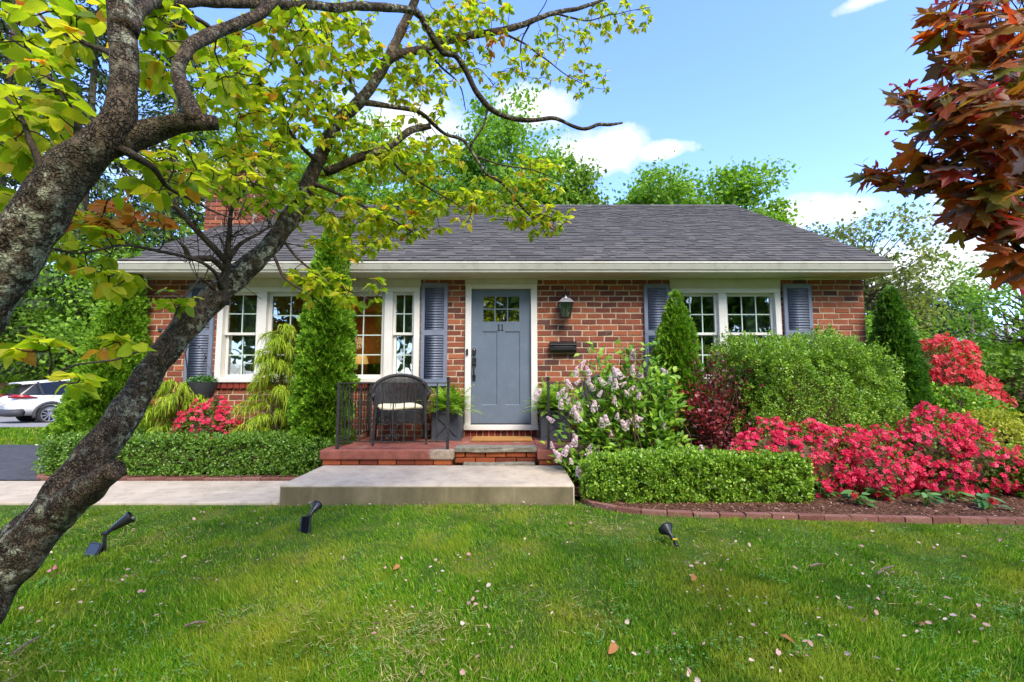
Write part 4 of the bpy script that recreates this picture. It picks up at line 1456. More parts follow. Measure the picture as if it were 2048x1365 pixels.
def wicker_chair(cx, cy, ang, label, cl):
    t = thing('wicker_chair', (cx, cy, PZ), label, 'chair', 'wicker chairs on the porch')
    ca, sa = math.cos(ang), math.sin(ang)
    def T(p):
        p = np.atleast_2d(p).astype(float)
        p = p * [1.17, 1.1, 1]
        return np.c_[cx + p[:, 0] * ca - p[:, 1] * sa, cy + p[:, 0] * sa + p[:, 1] * ca, PZ + p[:, 2]]
    def rim(u):                       # u -1..1 around the back, arm to arm (chair faces -y)
        a_ = u * math.radians(118)
        fl = 1 + .10 * (1 - abs(u))
        x = .315 * math.sin(a_) * fl * (1.0 if abs(u) < .6 else 1 + .12 * (abs(u) - .6))
        y = .285 * math.cos(a_) * fl
        z = .63 + .27 * max(0, math.cos(u * math.pi * .62)) ** 1.1
        return np.array([x, y, z])
    def base(u):
        a_ = u * math.radians(112)
        return np.array([.25 * math.sin(a_), .235 * math.cos(a_), .44])
    # woven back: upright strands and horizontal weavers
    mb = MB()
    for u in np.linspace(-.82, .82, 84):
        a_, b2 = base(u), rim(u)
        mid = (a_ + b2) / 2 - np.array([0, 0, 0]) + .01 * np.array([math.sin(u * 2), math.cos(u * 2), 0])
        mb.tube(T(np.array([a_, mid, b2])), .0062, 5, False)
    for w in np.linspace(.03, .97, 34):
        us = np.linspace(-.8, .8, 41)
        ring = np.array([base(u) * (1 - w) + rim(u) * w + (.005 if i % 2 else -.005) * np.array([math.sin(u * 2), math.cos(u * 2), 0]) for i, u in enumerate(us)])
        mb.tube(T(ring), .0042, 4, False)
    mb.build('woven_back', M['wicker'], t, kind='stuff')
    us = np.linspace(-1, 1, 49)
    r = np.array([rim(u) for u in us])
    r[:, 2] = np.maximum(r[:, 2], .645)
    end = [np.array([s_ * .285, -.25, .62]) for s_ in (-1, 1)]
    r = np.vstack([[end[0] + [0, .02, -.03]], [end[0]], r, [end[1]], [end[1] + [0, .02, -.03]]])
    mb = MB()
    mb.tube(T(r), .023, 8)
    mb.build('rolled_rim', M['wicker'], t, smooth='all')
    mb = MB()
    seat = [(.27 * math.sin(a_) * (1.06 if math.cos(a_) < 0 else 1), .26 * math.cos(a_)) for a_ in np.linspace(0, 2 * math.pi, 28, endpoint=False)]
    mb.prism([tuple(T([(x, y, 0)])[0][:2]) for x, y in seat], 2, PZ + .405, PZ + .44)
    mb.build('seat', M['wicker'], t)
    mb = MB()
    n = 40
    for k_ in range(n):
        a_ = 2 * math.pi * k_ / n
        x, y = .275 * math.sin(a_) * (1.06 if math.cos(a_) < 0 else 1), .265 * math.cos(a_)
        dip = .13 + .05 * abs(math.sin(a_ * 2)) ** 2
        mb.tube(T([(x, y, .425), (x * .99, y * .99, .425 - dip)]), .0085, 5, False)
    for w in range(12):
        ring = []
        for k_ in range(n + 1):
            a_ = 2 * math.pi * k_ / n
            x, y = .278 * math.sin(a_) * (1.06 if math.cos(a_) < 0 else 1), .268 * math.cos(a_)
            ring.append((x, y, .43 - w / 11 * (.13 + .05 * abs(math.sin(a_ * 2)) ** 2)))
        mb.tube(T(ring), .0055, 4, False)
    mb.build('woven_apron', M['wicker'], t, kind='stuff')
    for sx, sy in ((-1, -1), (1, -1), (-1, 1), (1, 1)):
        mb = MB()
        mb.tube(T([(sx * .27, sy * .235, .62 if sy < 0 else .42), (sx * .265, sy * .232, .42), (sx * .285, sy * .265, 0)]), [.017, .018, .014], 8)
        mb.build('leg', M['wicker'], t)
    c_ = MB()
    prof_n, rings = 28, [(.0, .43), (.8, .432), (.96, .446), (1.0, .468), (.95, .492), (.78, .506), (.0, .512)]
    V, F = [], []
    for rr, z in rings:
        for k_ in range(prof_n):
            a_ = 2 * math.pi * k_ / prof_n
            e = 2.6
            x = .255 * rr * abs(math.sin(a_)) ** (2 / e) * np.sign(math.sin(a_))
            y = .235 * rr * abs(math.cos(a_)) ** (2 / e) * np.sign(math.cos(a_)) - .01
            V.append(tuple(T([(x, y, z + .012 * rr * math.sin(3 * a_))])[0]))
    for i in range(len(rings) - 1):
        for k_ in range(prof_n):
            F.append((i * prof_n + k_, i * prof_n + (k_ + 1) % prof_n, (i + 1) * prof_n + (k_ + 1) % prof_n, (i + 1) * prof_n + k_))
    c_.add(V, F)
    c_.build('seat_cushion', M['cushion'], None, label=cl, category='cushion', group='cushions on the wicker chairs', smooth='all')


wicker_chair(-1.50, 6.17, math.radians(14), 'black wicker armchair behind the scrolled railing left of the door', 'cream cushion on the wicker chair left of the door')
wicker_chair(1.28, 6.17, math.radians(-12), 'black wicker armchair mostly hidden behind the lilac', 'cream cushion on the wicker chair behind the lilac')


# fern fronds
def frond_tmpl(seed, n=15):
    g = np.random.default_rng(seed)
    V, F = [], []
    for i in range(n):
        t = (i + .5) / n
        c0 = np.array([0, t, -.55 * t * t + .35 * t])
        tn = np.array([0, 1, -1.1 * t + .35])
        tn /= np.linalg.norm(tn)
        ln = .16 * math.sin(math.pi * min(1, t * .85 + .12)) ** .8 * (1 + g.uniform(-.15, .15))
        for s_ in (-1, 1):
            o = len(V)
            tip = c0 + np.array([s_ * ln, 0.03, -.03 * ln / .16])
            w = tn * .026
            mid = (c0 + tip) / 2
            V += [c0 - w * .6, mid - w, tip, mid + w, c0 + w * .6]
            F += [(o, o + 1, o + 3, o + 4), (o + 1, o + 2, o + 3, o + 3)]
    V = np.array(V)
    tri = []
    for f_ in F:
        if f_[2] == f_[3]:
            tri.append((f_[0], f_[1], f_[2]))
        else:
            tri += [(f_[0], f_[1], f_[2]), (f_[0], f_[2], f_[3])]
    return V, np.array(tri)


FRONDS = [frond_tmpl(s_) for s_ in range(4)]


def planter(x0, x1, y0, y1, label, fl):
    cx, cy = (x0 + x1) / 2, (y0 + y1) / 2
    t = thing('planter_box', (cx, cy, PZ), label, 'planter', 'planters beside the front door')
    zt = PZ + .41
    mb = MB()
    mb.box(x0 + .012, x1 - .012, y0 + .012, y1 - .012, PZ + .02, zt - .05)
    mb.build('box_body', M['planter'], t)
    mb = MB()
    frame_rect(mb, x0, x1, PZ + .001, zt, .045, y0, y0 + .0115)
    frame_rect(mb, x0, x1, PZ + .001, zt, .045, y1 - .0115, y1)
    mb.box(x0, x0 + .0115, y0 + .0118, y1 - .0118, PZ + .001, zt)
    mb.box(x1 - .0115, x1, y0 + .0118, y1 - .0118, PZ + .001, zt)
    mb.box(x0 - .012, x1 + .012, y0 - .012, y0 - .0003, PZ, PZ + .03)
    mb.build('planter_frame', M['planter'], t)
    mb = MB()
    mb.bar((x0 + .04, y0 + .004, PZ + .045), (x1 - .04, y0 + .004, zt - .045), .011, .024, (0, 1, 0))
    mb.bar((x0 + .04, y0 + .0065, zt - .045), (x1 - .04, y0 + .0065, PZ + .045), .011, .024, (0, 1, 0))
    mb.build('cross_brace', M['planter'], t)
    MB().box(x0 + .0118, x1 - .0118, y0 + .0118, y1 - .0118, zt - .0495, zt - .04).build('soil', M['soil'], t)
    n = 160
    a_ = rng.uniform(0, 2 * math.pi, n)
    el_ = rng.uniform(.1, 1.45, n)
    base = np.c_[cx + rng.normal(0, .05, n), cy + rng.normal(0, .05, n), np.full(n, zt - .04)]
    d = np.c_[np.cos(a_) * np.cos(el_), np.sin(a_) * np.cos(el_) - .12, np.sin(el_)]
    nrm = np.c_[-np.cos(a_) * np.sin(el_), -np.sin(a_) * np.sin(el_), np.cos(el_)]
    f_ = thing('fern', (cx, cy, zt - .04), fl, 'fern', 'ferns in the porch planters')
    pieces('frond', f_, FRONDS, base, frames(d, nrm), rng.uniform(.28, .50, n), M['fern'], 300, 'fronds')


planter(-1.105, -.705, 6.33, 6.73, 'dark grey planter box with crossed braces left of the door', 'bright green fern in the planter left of the door')
planter(.40, .80, 6.33, 6.73, 'dark grey planter box with crossed braces right of the door', 'green fern drooping over the planter right of the door')

# hanging basket on a shepherd's hook
hx0 = P(372, 800, 6.45)
top = P(392, 688, 6.45)
hk = thing('shepherd_hook', (hx0[0], 6.45, 0), 'thin black shepherd hook standing in the left bed', 'plant hook')
tip = P(411, 722, 6.45)
s = spline([(hx0[0], 6.45, 0, .008), (hx0[0], 6.45, 1.2, .008), (*P(371, 705, 6.45), .008), (*P(384, 690, 6.45), .007), (*P(402, 697, 6.45), .007),
            (*P(411, 715, 6.45), .007), (*P(407, 724, 6.45), .006), (*P(415, 712, 6.45), .005)], .02)
MB().tube(s[:, :3], s[:, 3], 8).build('pole', M['black'], hk, smooth='all')
bc = P(406, 765, 6.42)
bk = thing('hanging_basket', (bc[0], 6.42, bc[2] - .22), 'dark grey hanging pot against the leftmost shutter', 'hanging pot')
MB().lathe([(.12, -.21), (.13, -.2), (.185, -.02), (.195, 0), (.185, .002), (.172, -.03), (.0, -.032)], bc, seg=24).build('pot', M['planter'], bk, smooth=True)
hp = P(409, 722, 6.45)
for a_ in (.3, 2.4, 4.5):
    MB().tube(np.array([hp, (bc[0] + .188 * math.cos(a_), 6.42 + .188 * math.sin(a_), bc[2])]), .002, 5).build('hanger_wire', M['wire'], bk)


# ================================================================== LAWN SPOTLIGHTS
def spotlight(base, panel_n, panel_s, head_d, label, joint_h=.17, head=.17, with_panel=True, hr=.045, lean=(0, 0)):
    t = thing('solar_spotlight', base, label, 'spotlight', 'solar spotlights on the lawn')
    t.scale = (.74, .74, .74)
    b_ = np.array(base)
    j = b_ + [lean[0], lean[1], joint_h]
    mb = MB()
    mb.tube(np.array([b_ + [0, 0, -.05], b_ + [lean[0] * .1, lean[1] * .1, .02], (b_ + j) / 2, j]), [.006, .02, .016, .013], 10)
    mb.build('stake', M['black'], t)
    MB().lathe([(.017, -.024), (.017, .024)], j, (1, .2, 0), 12).build('joint', M['black'], t)
    hd = unit(np.array(head_d, float))
    s_ = j + hd * .015
    MB().lathe([(.014, 0), (.02, .012), (.015, .018), (.022, .03), (.017, .036), (.024, .05), (.028, .055), (hr * 1.0, head * .92), (hr * 1.12, head * .93),
                (hr * 1.12, head), (hr * .98, head), (hr * .9, head - .02), (.004, head - .022)], s_, hd, 24).build('lamp_head', M['black'], t, smooth=True)
    if with_panel:
        pn = unit(np.array(panel_n, float))
        c_ = b_ + np.array([0, -.03, .085]) + np.array(panel_s[2])
        ux = unit(np.cross(np.array([0, 0, 1.]), pn))
        uy = np.cross(pn, ux)
        w, h = panel_s[0] / 2, panel_s[1] / 2
        def pl(nm, mat_, w_, h_, d0, d1, par):
            V = [c_ + ux * sx * w_ + uy * sy * h_ + pn * dd for dd in (d0, d1) for sx, sy in cs4]
            return MB().add(V, [(3, 2, 1, 0), (4, 5, 6, 7), (0, 1, 5, 4), (1, 2, 6, 5), (2, 3, 7, 6), (3, 0, 4, 7)]).build(nm, mat_, par, bevel=.003, seg=1)
        pa = pl('solar_panel', M['black'], w, h, -.012, .010, t)
        pl('solar_cell', M['solar'], w - .012, h - .012, .0105, .012, pa)
        MB().bar(c_ - pn * .012, b_ + [0, 0, .09], .02).build('panel_arm', M['black'], t)
    return t


spotlight(G(207, 1112), (-.25, -.85, .45), (.16, .13, (-.06, -.01, -.02)), (.55, .35, .45), 'solar spotlight near the leaning trunk, cone lamp tilted up right', .2, .21, True, .052)
spotlight(G(618, 1066), (.12, -.95, .35), (.105, .19, (-.03, 0, .0)), (.1, .75, .38), 'solar spotlight with upright dark panel in front of the landing', .18, .15, True, .05)
t3 = spotlight(G(1354, 1094), None, None, (-.25, .85, .42), 'lone black spotlight without panel in front of the right hedge', .075, .125, False, .068, (-.03, .01))
b3 = G(1354, 1094)
h3 = np.array(b3) + np.array([-.03, .01, .075])
MB().box(h3[0] - .012, h3[0] + .03, h3[1] - .02, h3[1] - .0172, h3[2] - .008, h3[2] + .008).build('sticker', M['yellow'], t3)

# ================================================================== CAR
CARC = P(172, 841, 18.6)
car = thing('parked_car', (CARC[0], CARC[1], CARC[2]), 'white crossover parked on the street at the far left', 'car')
CA = math.radians(64)
cca, csa = math.cos(CA), math.sin(CA)
cz0 = float(ground(0, 18.6)) + .02
def CT(p):
    p = np.atleast_2d(np.asarray(p, float))
    return np.c_[CARC[0] + p[:, 0] * cca - p[:, 1] * csa, CARC[1] + p[:, 0] * csa + p[:, 1] * cca, cz0 + p[:, 2]]
# stations along the length (x: rear -2.4 .. front 2.4): half widths and heights
st = [  # x, sill z, sill hw, waist hw, belt z, belt hw
    (-2.40, .52, .62, .66, .80, .64), (-2.30, .40, .80, .86, 1.02, .80), (-2.0, .34, .90, .94, 1.10, .88), (-1.45, .30, .93, .97, 1.10, .90),
    (-.6, .30, .92, .95, 1.05, .90), (.4, .30, .92, .95, 1.02, .90), (1.2, .30, .92, .96, 1.00, .88), (1.8, .34, .90, .93, .96, .80), (2.2, .38, .80, .84, .86, .66), (2.38, .46, .6, .64, .72, .5)]
V, F = [], []
for x, sz, sh, wh, bz, bh in st:
    ring = [(-sh, sz), (-wh, (sz + bz) / 2), (-bh - .02, bz - .06), (-bh + .04, bz), (0, bz + .015), (bh - .04, bz), (bh + .02, bz - .06), (wh, (sz + bz) / 2), (sh, sz), (0, sz - .03)]
    V += [(x, y, z) for y, z in ring]
k_ = 10
for i in range(len(st) - 1):
    for j in range(k_):
        F.append((i * k_ + j, i * k_ + (j + 1) % k_, (i + 1) * k_ + (j + 1) % k_, (i + 1) * k_ + j))
F += [tuple(range(k_ - 1, -1, -1)), tuple(range((len(st) - 1) * k_, len(st) * k_))]
body = MB().add(CT(V), F).build('body', M['car_white'], car, smooth='all')
sub = body.modifiers.new('smooth', 'SUBSURF')
sub.levels = sub.render_levels = 2
# glasshouse
V, F = [], []
gh = [(-2.18, 1.08, .74, 1.12, .70), (-1.75, 1.10, .84, 1.52, .60), (-.9, 1.07, .86, 1.62, .60), (0, 1.04, .87, 1.64, .61), (.65, 1.02, .86, 1.55, .58), (1.5, 1.0, .78, 1.02, .70)]
for x, z0, h0, z1, h1 in gh:
    V += [(x, -h0, z0 - .03), (x, -h1, z1), (x, h1, z1), (x, h0, z0 - .03)]
for i in range(len(gh) - 1):
    for j in range(3):
        F.append((i * 4 + j, i * 4 + j + 1, (i + 1) * 4 + j + 1, (i + 1) * 4 + j))
F += [(3, 2, 1, 0), (20, 21, 22, 23)]
MB().add(CT(V), F).build('windows', M['car_glass'], car)
V, F = [], []
rf = [(-2.12, 1.50, .58), (-1.75, 1.545, .63), (-.9, 1.645, .63), (0, 1.665, .635), (.68, 1.575, .60)]
for x, z, h in rf:
    V += [(x, -h, z - .03), (x, -h * .9, z + .012), (x, 0, z + .03), (x, h * .9, z + .012), (x, h, z - .03)]
for i in range(len(rf) - 1):
    for j in range(4):
        F.append((i * 5 + j, i * 5 + j + 1, (i + 1) * 5 + j + 1, (i + 1) * 5 + j))
o = MB().add(CT(V), F).build('roof', M['car_white'], car, smooth='all')
sm = o.modifiers.new('thick', 'SOLIDIFY')
sm.thickness = .035
for s_ in (-1, 1):
    mb = MB()
    for x0, x1, z0, z1 in ((-.72, -.66, 1.04, 1.62), (.62, 1.38, 1.58, 1.02), (-1.62, -1.72, 1.07, 1.55)):
        mb.bar(CT([(x0, s_ * .875, z0)])[0], CT([(x1, s_ * .618, z1)])[0], .05)
    mb.build('pillars', M['plastic'], car)
for s_ in (-1, 1):
    for x in (-1.42, 1.42):
        w = MB().lathe([(.20, -.11), (.33, -.11), (.365, -.07), (.365, .07), (.33, .11), (.25, .112), (.25, .06), (.02, .05)], CT([(x, s_ * .86, .365)])[0],
                       tuple(CT([(0, s_, 0)])[0] - CT([(0, 0, 0)])[0]), 32).build('wheel', M['rubber'], car, smooth=True)
        mb = MB()
        ax = np.array(CT([(0, s_, 0)])[0] - CT([(0, 0, 0)])[0])
        fx = np.array(CT([(1, 0, 0)])[0] - CT([(0, 0, 0)])[0])
        c0 = CT([(x, s_ * .86, .365)])[0]
        for i in range(10):
            a_ = 2 * math.pi * i / 10 + .2
            dr = fx * math.cos(a_) + np.array([0, 0, 1]) * math.sin(a_)
            mb.bar(c0 + ax * .085 + dr * .04, c0 + ax * .095 + dr * .245, .035, .02, ax)
        mb.lathe([(.25, .07), (.262, .09), (.262, .114), (.25, .116), (.235, .1)], c0, tuple(ax), 32, False)
        mb.lathe([(.05, .08), (.05, .105), (.02, .11)], c0, tuple(ax), 16)
        mb.build('rim', M['alloy'], w)
        mb = MB()
        arc = np.array([(x + .43 * math.cos(t_), s_ * .945, .365 + .43 * math.sin(t_)) for t_ in np.linspace(-.25, math.pi + .25, 18)])
        mb.tube(CT(arc), .055, 8)
        mb.build('wheel_arch', M['plastic'], car, smooth='all')
    mb = MB()
    mb.bar(CT([(-1.0, s_ * .93, .34)])[0], CT([(1.0, s_ * .93, .34)])[0], .09, .16)
    mb.build('sill_cladding', M['plastic'], car)
    # tail light wrapping round the corner
    mb = MB()
    tl = np.array([(-2.40, s_ * .55, 1.02), (-2.33, s_ * .78, 1.04), (-2.1, s_ * .90, 1.03), (-1.78, s_ * .945, .99)])
    mb.tube(CT(tl), [.05, .075, .06, .012], 8)
    mb.build('tail_light', M['tail'], car, smooth='all')
    for x in (-.55, .45):
        MB().bar(CT([(x - .1, s_ * .975, .93)])[0], CT([(x + .1, s_ * .975, .93)])[0], .03, .025).build('door_handle', M['plastic'], car)
    for x in (-.68, .36):
        MB().bar(CT([(x, s_ * .962, .40)])[0], CT([(x + .02, s_ * .935, 1.0)])[0], .008, .006).build('door_seam', M['plastic'], car)
mb = MB()
mb.tube(CT([(-2.15, -.93, .47), (-2.38, -.66, .45), (-2.42, 0, .45), (-2.38, .66, .45), (-2.15, .93, .47)]), .13, 10)
mb.build('rear_bumper', M['plastic'], car, smooth='all')
MB().bar(CT([(-2.47, -.26, .80)])[0], CT([(-2.47, .26, .80)])[0], .02, .13).build('licence_plate', M['cream'], car)

# ================================================================== PLANTS
DIAMOND = (np.array([(0, 0, 0), (.32, .45, .08), (0, 1, 0), (-.32, .45, .08)]), np.array([(0, 1, 2), (0, 2, 3)]))
OVAL = (np.array([(0, 0, 0), (.26, .28, .05), (.3, .58, .03), (0, 1, -.08), (-.3, .58, .03), (-.26, .28, .05), (0, .45, -.02)]),
        np.array([(0, 1, 6), (1, 2, 6), (2, 3, 6), (6, 3, 4), (6, 4, 5), (6, 5, 0)]))


def rough_leaves(n, nrm, out=.8, up=.25, jit=.7):
    d = unit(nrm * out + np.array([0, 0, up]) + rng.normal(size=(n, 3)) * jit)
    nn = unit(nrm + np.array([0, 0, .5]) + rng.normal(size=(n, 3)) * .6)
    return frames(d, nn)


def core(name, c, r, parent, material, squash=2.0, seed=0, amp=.12):
    """twiggy inner mass of a shrub"""
    bm = bmesh.new()
    bmesh.ops.create_icosphere(bm, subdivisions=4, radius=1)
    V = np.array([v.co[:] for v in bm.verts])
    p = np.sign(V) * np.abs(V) ** (2 / squash)
    p = p / np.maximum((np.abs(p) ** squash).sum(1, keepdims=True) ** (1 / squash), 1e-6)
    p = p * (1 + amp * sn(p, 5, seed)[:, None]) * r + c
    for v, q_ in zip(bm.verts, p):
        v.co = q_
    me = bpy.data.meshes.new(name)
    bm.to_mesh(me)
    bm.free()
    return link(name, me, material, parent)


def super_shell(n, c, r, e=2.0, depth=.25, amp=.12, seed=0, freq=4.0, zmin=None, hole=-9, hf=3.2, start=0.0):
    """points and outward normals in the outer shell of a lumpy superellipsoid"""
    c, r = np.array(c, float), np.array(r, float)
    if e > 2.5:                    # even cover of a boxy form: start from the faces of its box
        area = np.array([r[1] * r[2], r[0] * r[2], r[0] * r[1]])
        ax = rng.choice(3, n, p=area / area.sum())
        u = rng.uniform(-1, 1, (n, 3))
        u[np.arange(n), ax] = np.sign(rng.normal(size=n))
    else:
        u = unit(rng.normal(size=(n, 3)))
    u = u / (np.abs(u) ** e).sum(1, keepdims=True) ** (1 / e)
    k = 1 + amp * sn(u * r, freq, seed) + amp * .6 * sn(u * r, freq * 2.6, seed + 1) + amp * .45 * sn(u * r, freq * 6, seed + 5)
    dep = start + depth * rng.random(n) ** 1.6
    p = u * (k - dep)[:, None] * r + c
    nrm = unit(np.sign(u) * np.abs(u) ** (e - 1) / r)
    if e > 2.5:                    # even relief and depth on every face of a long hedge
        p = c + u * r + nrm * ((k - 1 - dep) * r.min() * 1.25)[:, None]
    keep = np.ones(n, bool)
    if zmin is not None:
        keep &= p[:, 2] > zmin
    keep &= sn(p, freq * hf, seed + 2) > hole
    return p[keep], nrm[keep]


def leafy(name, parent, p, nrm, size, material, tmpl=DIAMOND, **kw):
    n = len(p)
    a_, f_ = spread(*tmpl, p, rough_leaves(n, nrm, **kw), rng.uniform(size[0], size[1], n))
    return link(name, mesh_np(name, a_, [f_]), material, parent, kind='stuff')


def stems(name, parent, base, tips, material, r0=.008, r1=.002, bow=.15):
    VV, FF, off = [], [], 0
    for b_, t_ in zip(base, tips):
        b_, t_ = np.array(b_), np.array(t_)
        mid = (b_ + t_) / 2 + rng.normal(size=3) * bow * np.linalg.norm(t_ - b_) * .4
        s_ = spline([(*b_, r0), (*mid, (r0 + r1) / 2), (*t_, r1)], .08)
        v, f_ = tube_np(s_[:, :3], s_[:, 3], 5)
        VV.append(v)
        FF.append(f_ + off)
        off += len(v)
    return link(name, mesh_np(name, np.vstack(VV), [np.vstack(FF)], True), material, parent, kind='stuff')


def sprigs(name, parent, p, nn, material, length, size, per=8):
    """stray leafy shoots standing out of a clipped surface"""
    d = unit(nn * .6 + np.array([0, 0, .8]) + rng.normal(size=p.shape) * .45)
    L = rng.uniform(length[0], length[1], len(p))
    k = np.tile(np.linspace(.1, 1, per), len(p))
    q_ = np.repeat(p, per, 0) + np.repeat(d * L[:, None], per, 0) * k[:, None]
    dn = np.repeat(d, per, 0)
    leafy(name, parent, q_, unit(dn + rng.normal(size=dn.shape) * .6), size, material, up=.3, jit=.9)


# ---------------------------------------------------------------- clipped box hedges
def hedge(name, c, r, label, n, material, seed, size=(.024, .038), e=7.0, amp=.05):
    t = thing(name, (c[0], c[1], 0), label, 'hedge')
    core('branches', np.array(c) - [0, 0, .02], np.array(r) * .52, t, M['stem'], e, seed, .06)
    p, nn = super_shell(n, c, r, e, .26, amp, seed, 6.0, .03, -.2, 6.5)
    q_, nq = super_shell(n // 2, c, r, e, .2, amp * .6, seed, 6.0, .03, -9, start=.24)
    leafy('leaves', t, np.vstack([p, q_]), np.vstack([nn, nq]), size, material)
    # loose new shoots on top
    k = n // 12
    p2, n2 = super_shell(k * 3, c, np.array(r) * 1.05, e, .03, amp, seed, 6.0, .03, .25)
    leafy('shoots', t, p2, n2, size, material, up=.8, jit=.6)
    k = rng.permutation(len(p))[: n // 110]
    sprigs('stray_shoots', t, p[k], nn[k], material, (.03, .085), size)
    return t


lh = (P(75, 880, 5.95)[0] + .2, P(668, 900, 5.9)[0])
hedge('box_hedge', ((lh[0] + lh[1]) / 2, 5.98, .24), ((lh[1] - lh[0]) / 2 + .02, .30, .26), 'long low clipped hedge left of the porch', 52000, M['hedge'], 3)
hedge('box_hedge', (P(1395, 960, 4.62)[0], 4.66, .22), (1.09, .23, .24), 'low clipped hedge in the right bed beside the concrete landing', 42000, M['boxwood'], 9)
hedge('box_hedge', (5.45, 4.75, .22), (.42, .35, .27), 'clipped green hedge end at the right edge beyond the pink azaleas', 16000, M['boxwood'], 14, e=3.0)

# ---------------------------------------------------------------- big boxwood
t = thing('boxwood_shrub', (3.62, 5.85, 0), 'large rounded boxwood shrub under the paired windows', 'shrub')
core('branches', (3.70, 5.9, .76), (1.02 * .6, .62 * .5, .92 * .6), t, M['stem'], 3.2, 4, .05)
p, nn = super_shell(140000, (3.70, 5.9, .80), (1.02, .62, .93), 3.2, .2, .115, 4, 4.0, .06, -.15, 8.0)
q_, nq = super_shell(60000, (3.70, 5.9, .80), (1.02, .62, .93), 3.2, .18, .09, 4, 4.0, .06, -9, start=.18)
p, nn = np.vstack([p, q_]), np.vstack([nn, nq])
leafy('leaves', t, p, nn, (.02, .034), M['boxwood'])
p, nn = super_shell(26000, (3.70, 5.9, .80), (1.06, .65, .96), 3.2, .05, .115, 4, 4.0, .06, .15)
leafy('shoots', t, p, nn, (.02, .034), M['boxwood'], up=.7)


k = rng.permutation(len(p))[:700]
sprigs('stray_shoots', t, p[k], nn[k], M['boxwood'], (.04, .12), (.026, .042))


# ---------------------------------------------------------------- arborvitae
def spray_tmpl(seed):
    g = np.random.default_rng(seed)
    V, F = [], []
    def blade(a, b, w, nz):
        d = (b - a)
        s_ = np.array([d[1], -d[0], 0])
        s_ = s_ / max(np.linalg.norm(s_), 1e-6) * w
        o = len(V)
        m = a * .45 + b * .55
        V.extend([a, m + s_ + [0, 0, nz], b, m - s_ + [0, 0, nz]])
        F.extend([(o, o + 1, o + 2), (o, o + 2, o + 3)])
    blade(np.array([0, 0, 0.]), np.array([0, 1, .0]), .07, .02)
    for y, s_, l in ((.2, 1, .5), (.28, -1, .52), (.48, 1, .42), (.56, -1, .4), (.72, 1, .26)):
        a_ = np.array([0, y, 0.])
        b_ = a_ + np.array([s_ * l * .75, l * .75, g.normal() * .06])
        blade(a_, b_, .085, .03)
    return np.array(V), np.array(F)


SPRAYS = [spray_tmpl(s_) for s_ in range(3)]


def arborvitae(x, y, h, r, label, material, n=9000, seed=0, lean=(0, 0), pw=.62, belly=.16):
    t = thing('arborvitae', (x, y, 0), label, 'evergreen', 'columnar evergreens along the house')
    tt = rng.random(int(n * 1.6)) ** .82
    prof = np.where(tt < belly, .86 + .14 * tt / belly, (1 - (tt - belly) / (1 - belly)) ** pw)
    keep = rng.random(len(tt)) < np.maximum(prof, .06)
    tt, prof = tt[keep], prof[keep]
    a_ = rng.uniform(0, 2 * math.pi, len(tt))
    cyl = np.c_[np.cos(a_), np.sin(a_), tt * h / r * .7]
    k = 1 + .17 * sn(cyl, 3.4, seed) + .17 * sn(cyl, 8, seed + 1)
    rad = r * prof * k * (1 - .35 * rng.random(len(tt)) ** 2)
    p = np.c_[x + rad * np.cos(a_) + lean[0] * tt, y + rad * np.sin(a_) + lean[1] * tt, .05 + tt * (h - .1)]
    n_ = len(p)
    out = np.c_[np.cos(a_), np.sin(a_), np.zeros(n_)]
    d = unit(out * .75 + np.array([0, 0, .62]) + rng.normal(size=(n_, 3)) * .33)
    side = np.cross(out, [0, 0, 1]) + out * .5 + rng.normal(size=(n_, 3)) * .5
    sc_ = rng.uniform(.09, .16, n_) * (.7 + .4 * prof)
    VV, FF, off = [], [], 0
    var = rng.integers(0, 3, n_)
    R = frames(d, side)
    for i in range(3):
        m_ = var == i
        v, f_ = spread(*SPRAYS[i], p[m_], R[m_], sc_[m_])
        VV.append(v)
        FF.append(f_ + off)
        off += len(v)
    cr = link('crown', mesh_np('crown', np.vstack(VV), FF), material, t, kind='stuff')
    zz = np.linspace(0, 1, 26)
    pf = np.where(zz < belly, .86 + .14 * zz / belly, (1 - (zz - belly) / (1 - belly)) ** pw)
    pts = np.c_[x + lean[0] * zz, y + lean[1] * zz, .03 + zz * (h - .12)]
    v, f_ = tube_np(pts, np.maximum(pf * r * .5, .004), 16, .25)
    link('inner_branches', mesh_np('inner_branches', v, [f_], True), material, t)
    MB().tube(np.array([(x, y, -.02), (x, y, .3)]), .045, 8).build('trunk', M['bark'], t)
    return t


arborvitae(-5.80, 6.55, 3.08, .44, 'tall arborvitae at the left house corner behind the leaning trunk', M['arbor'], 13000, 1, (.25, 0), .8, .12)
arborvitae(-2.53, 6.12, 3.25, .28, 'tall narrow arborvitae in front of the triple window', M['arbor'], 11000, 2, (.06, 0), .42, .3)
arborvitae(2.23, 6.2, 2.42, .46, 'pointed arborvitae left of the paired windows', M['arbor'], 10000, 3, (.02, 0), .85, .1)
arborvitae(5.50, 6.55, 2.56, .31, 'dark pointed arborvitae at the right house corner', M['arbor_dark'], 10000, 4, (0, 0), .7, .2)


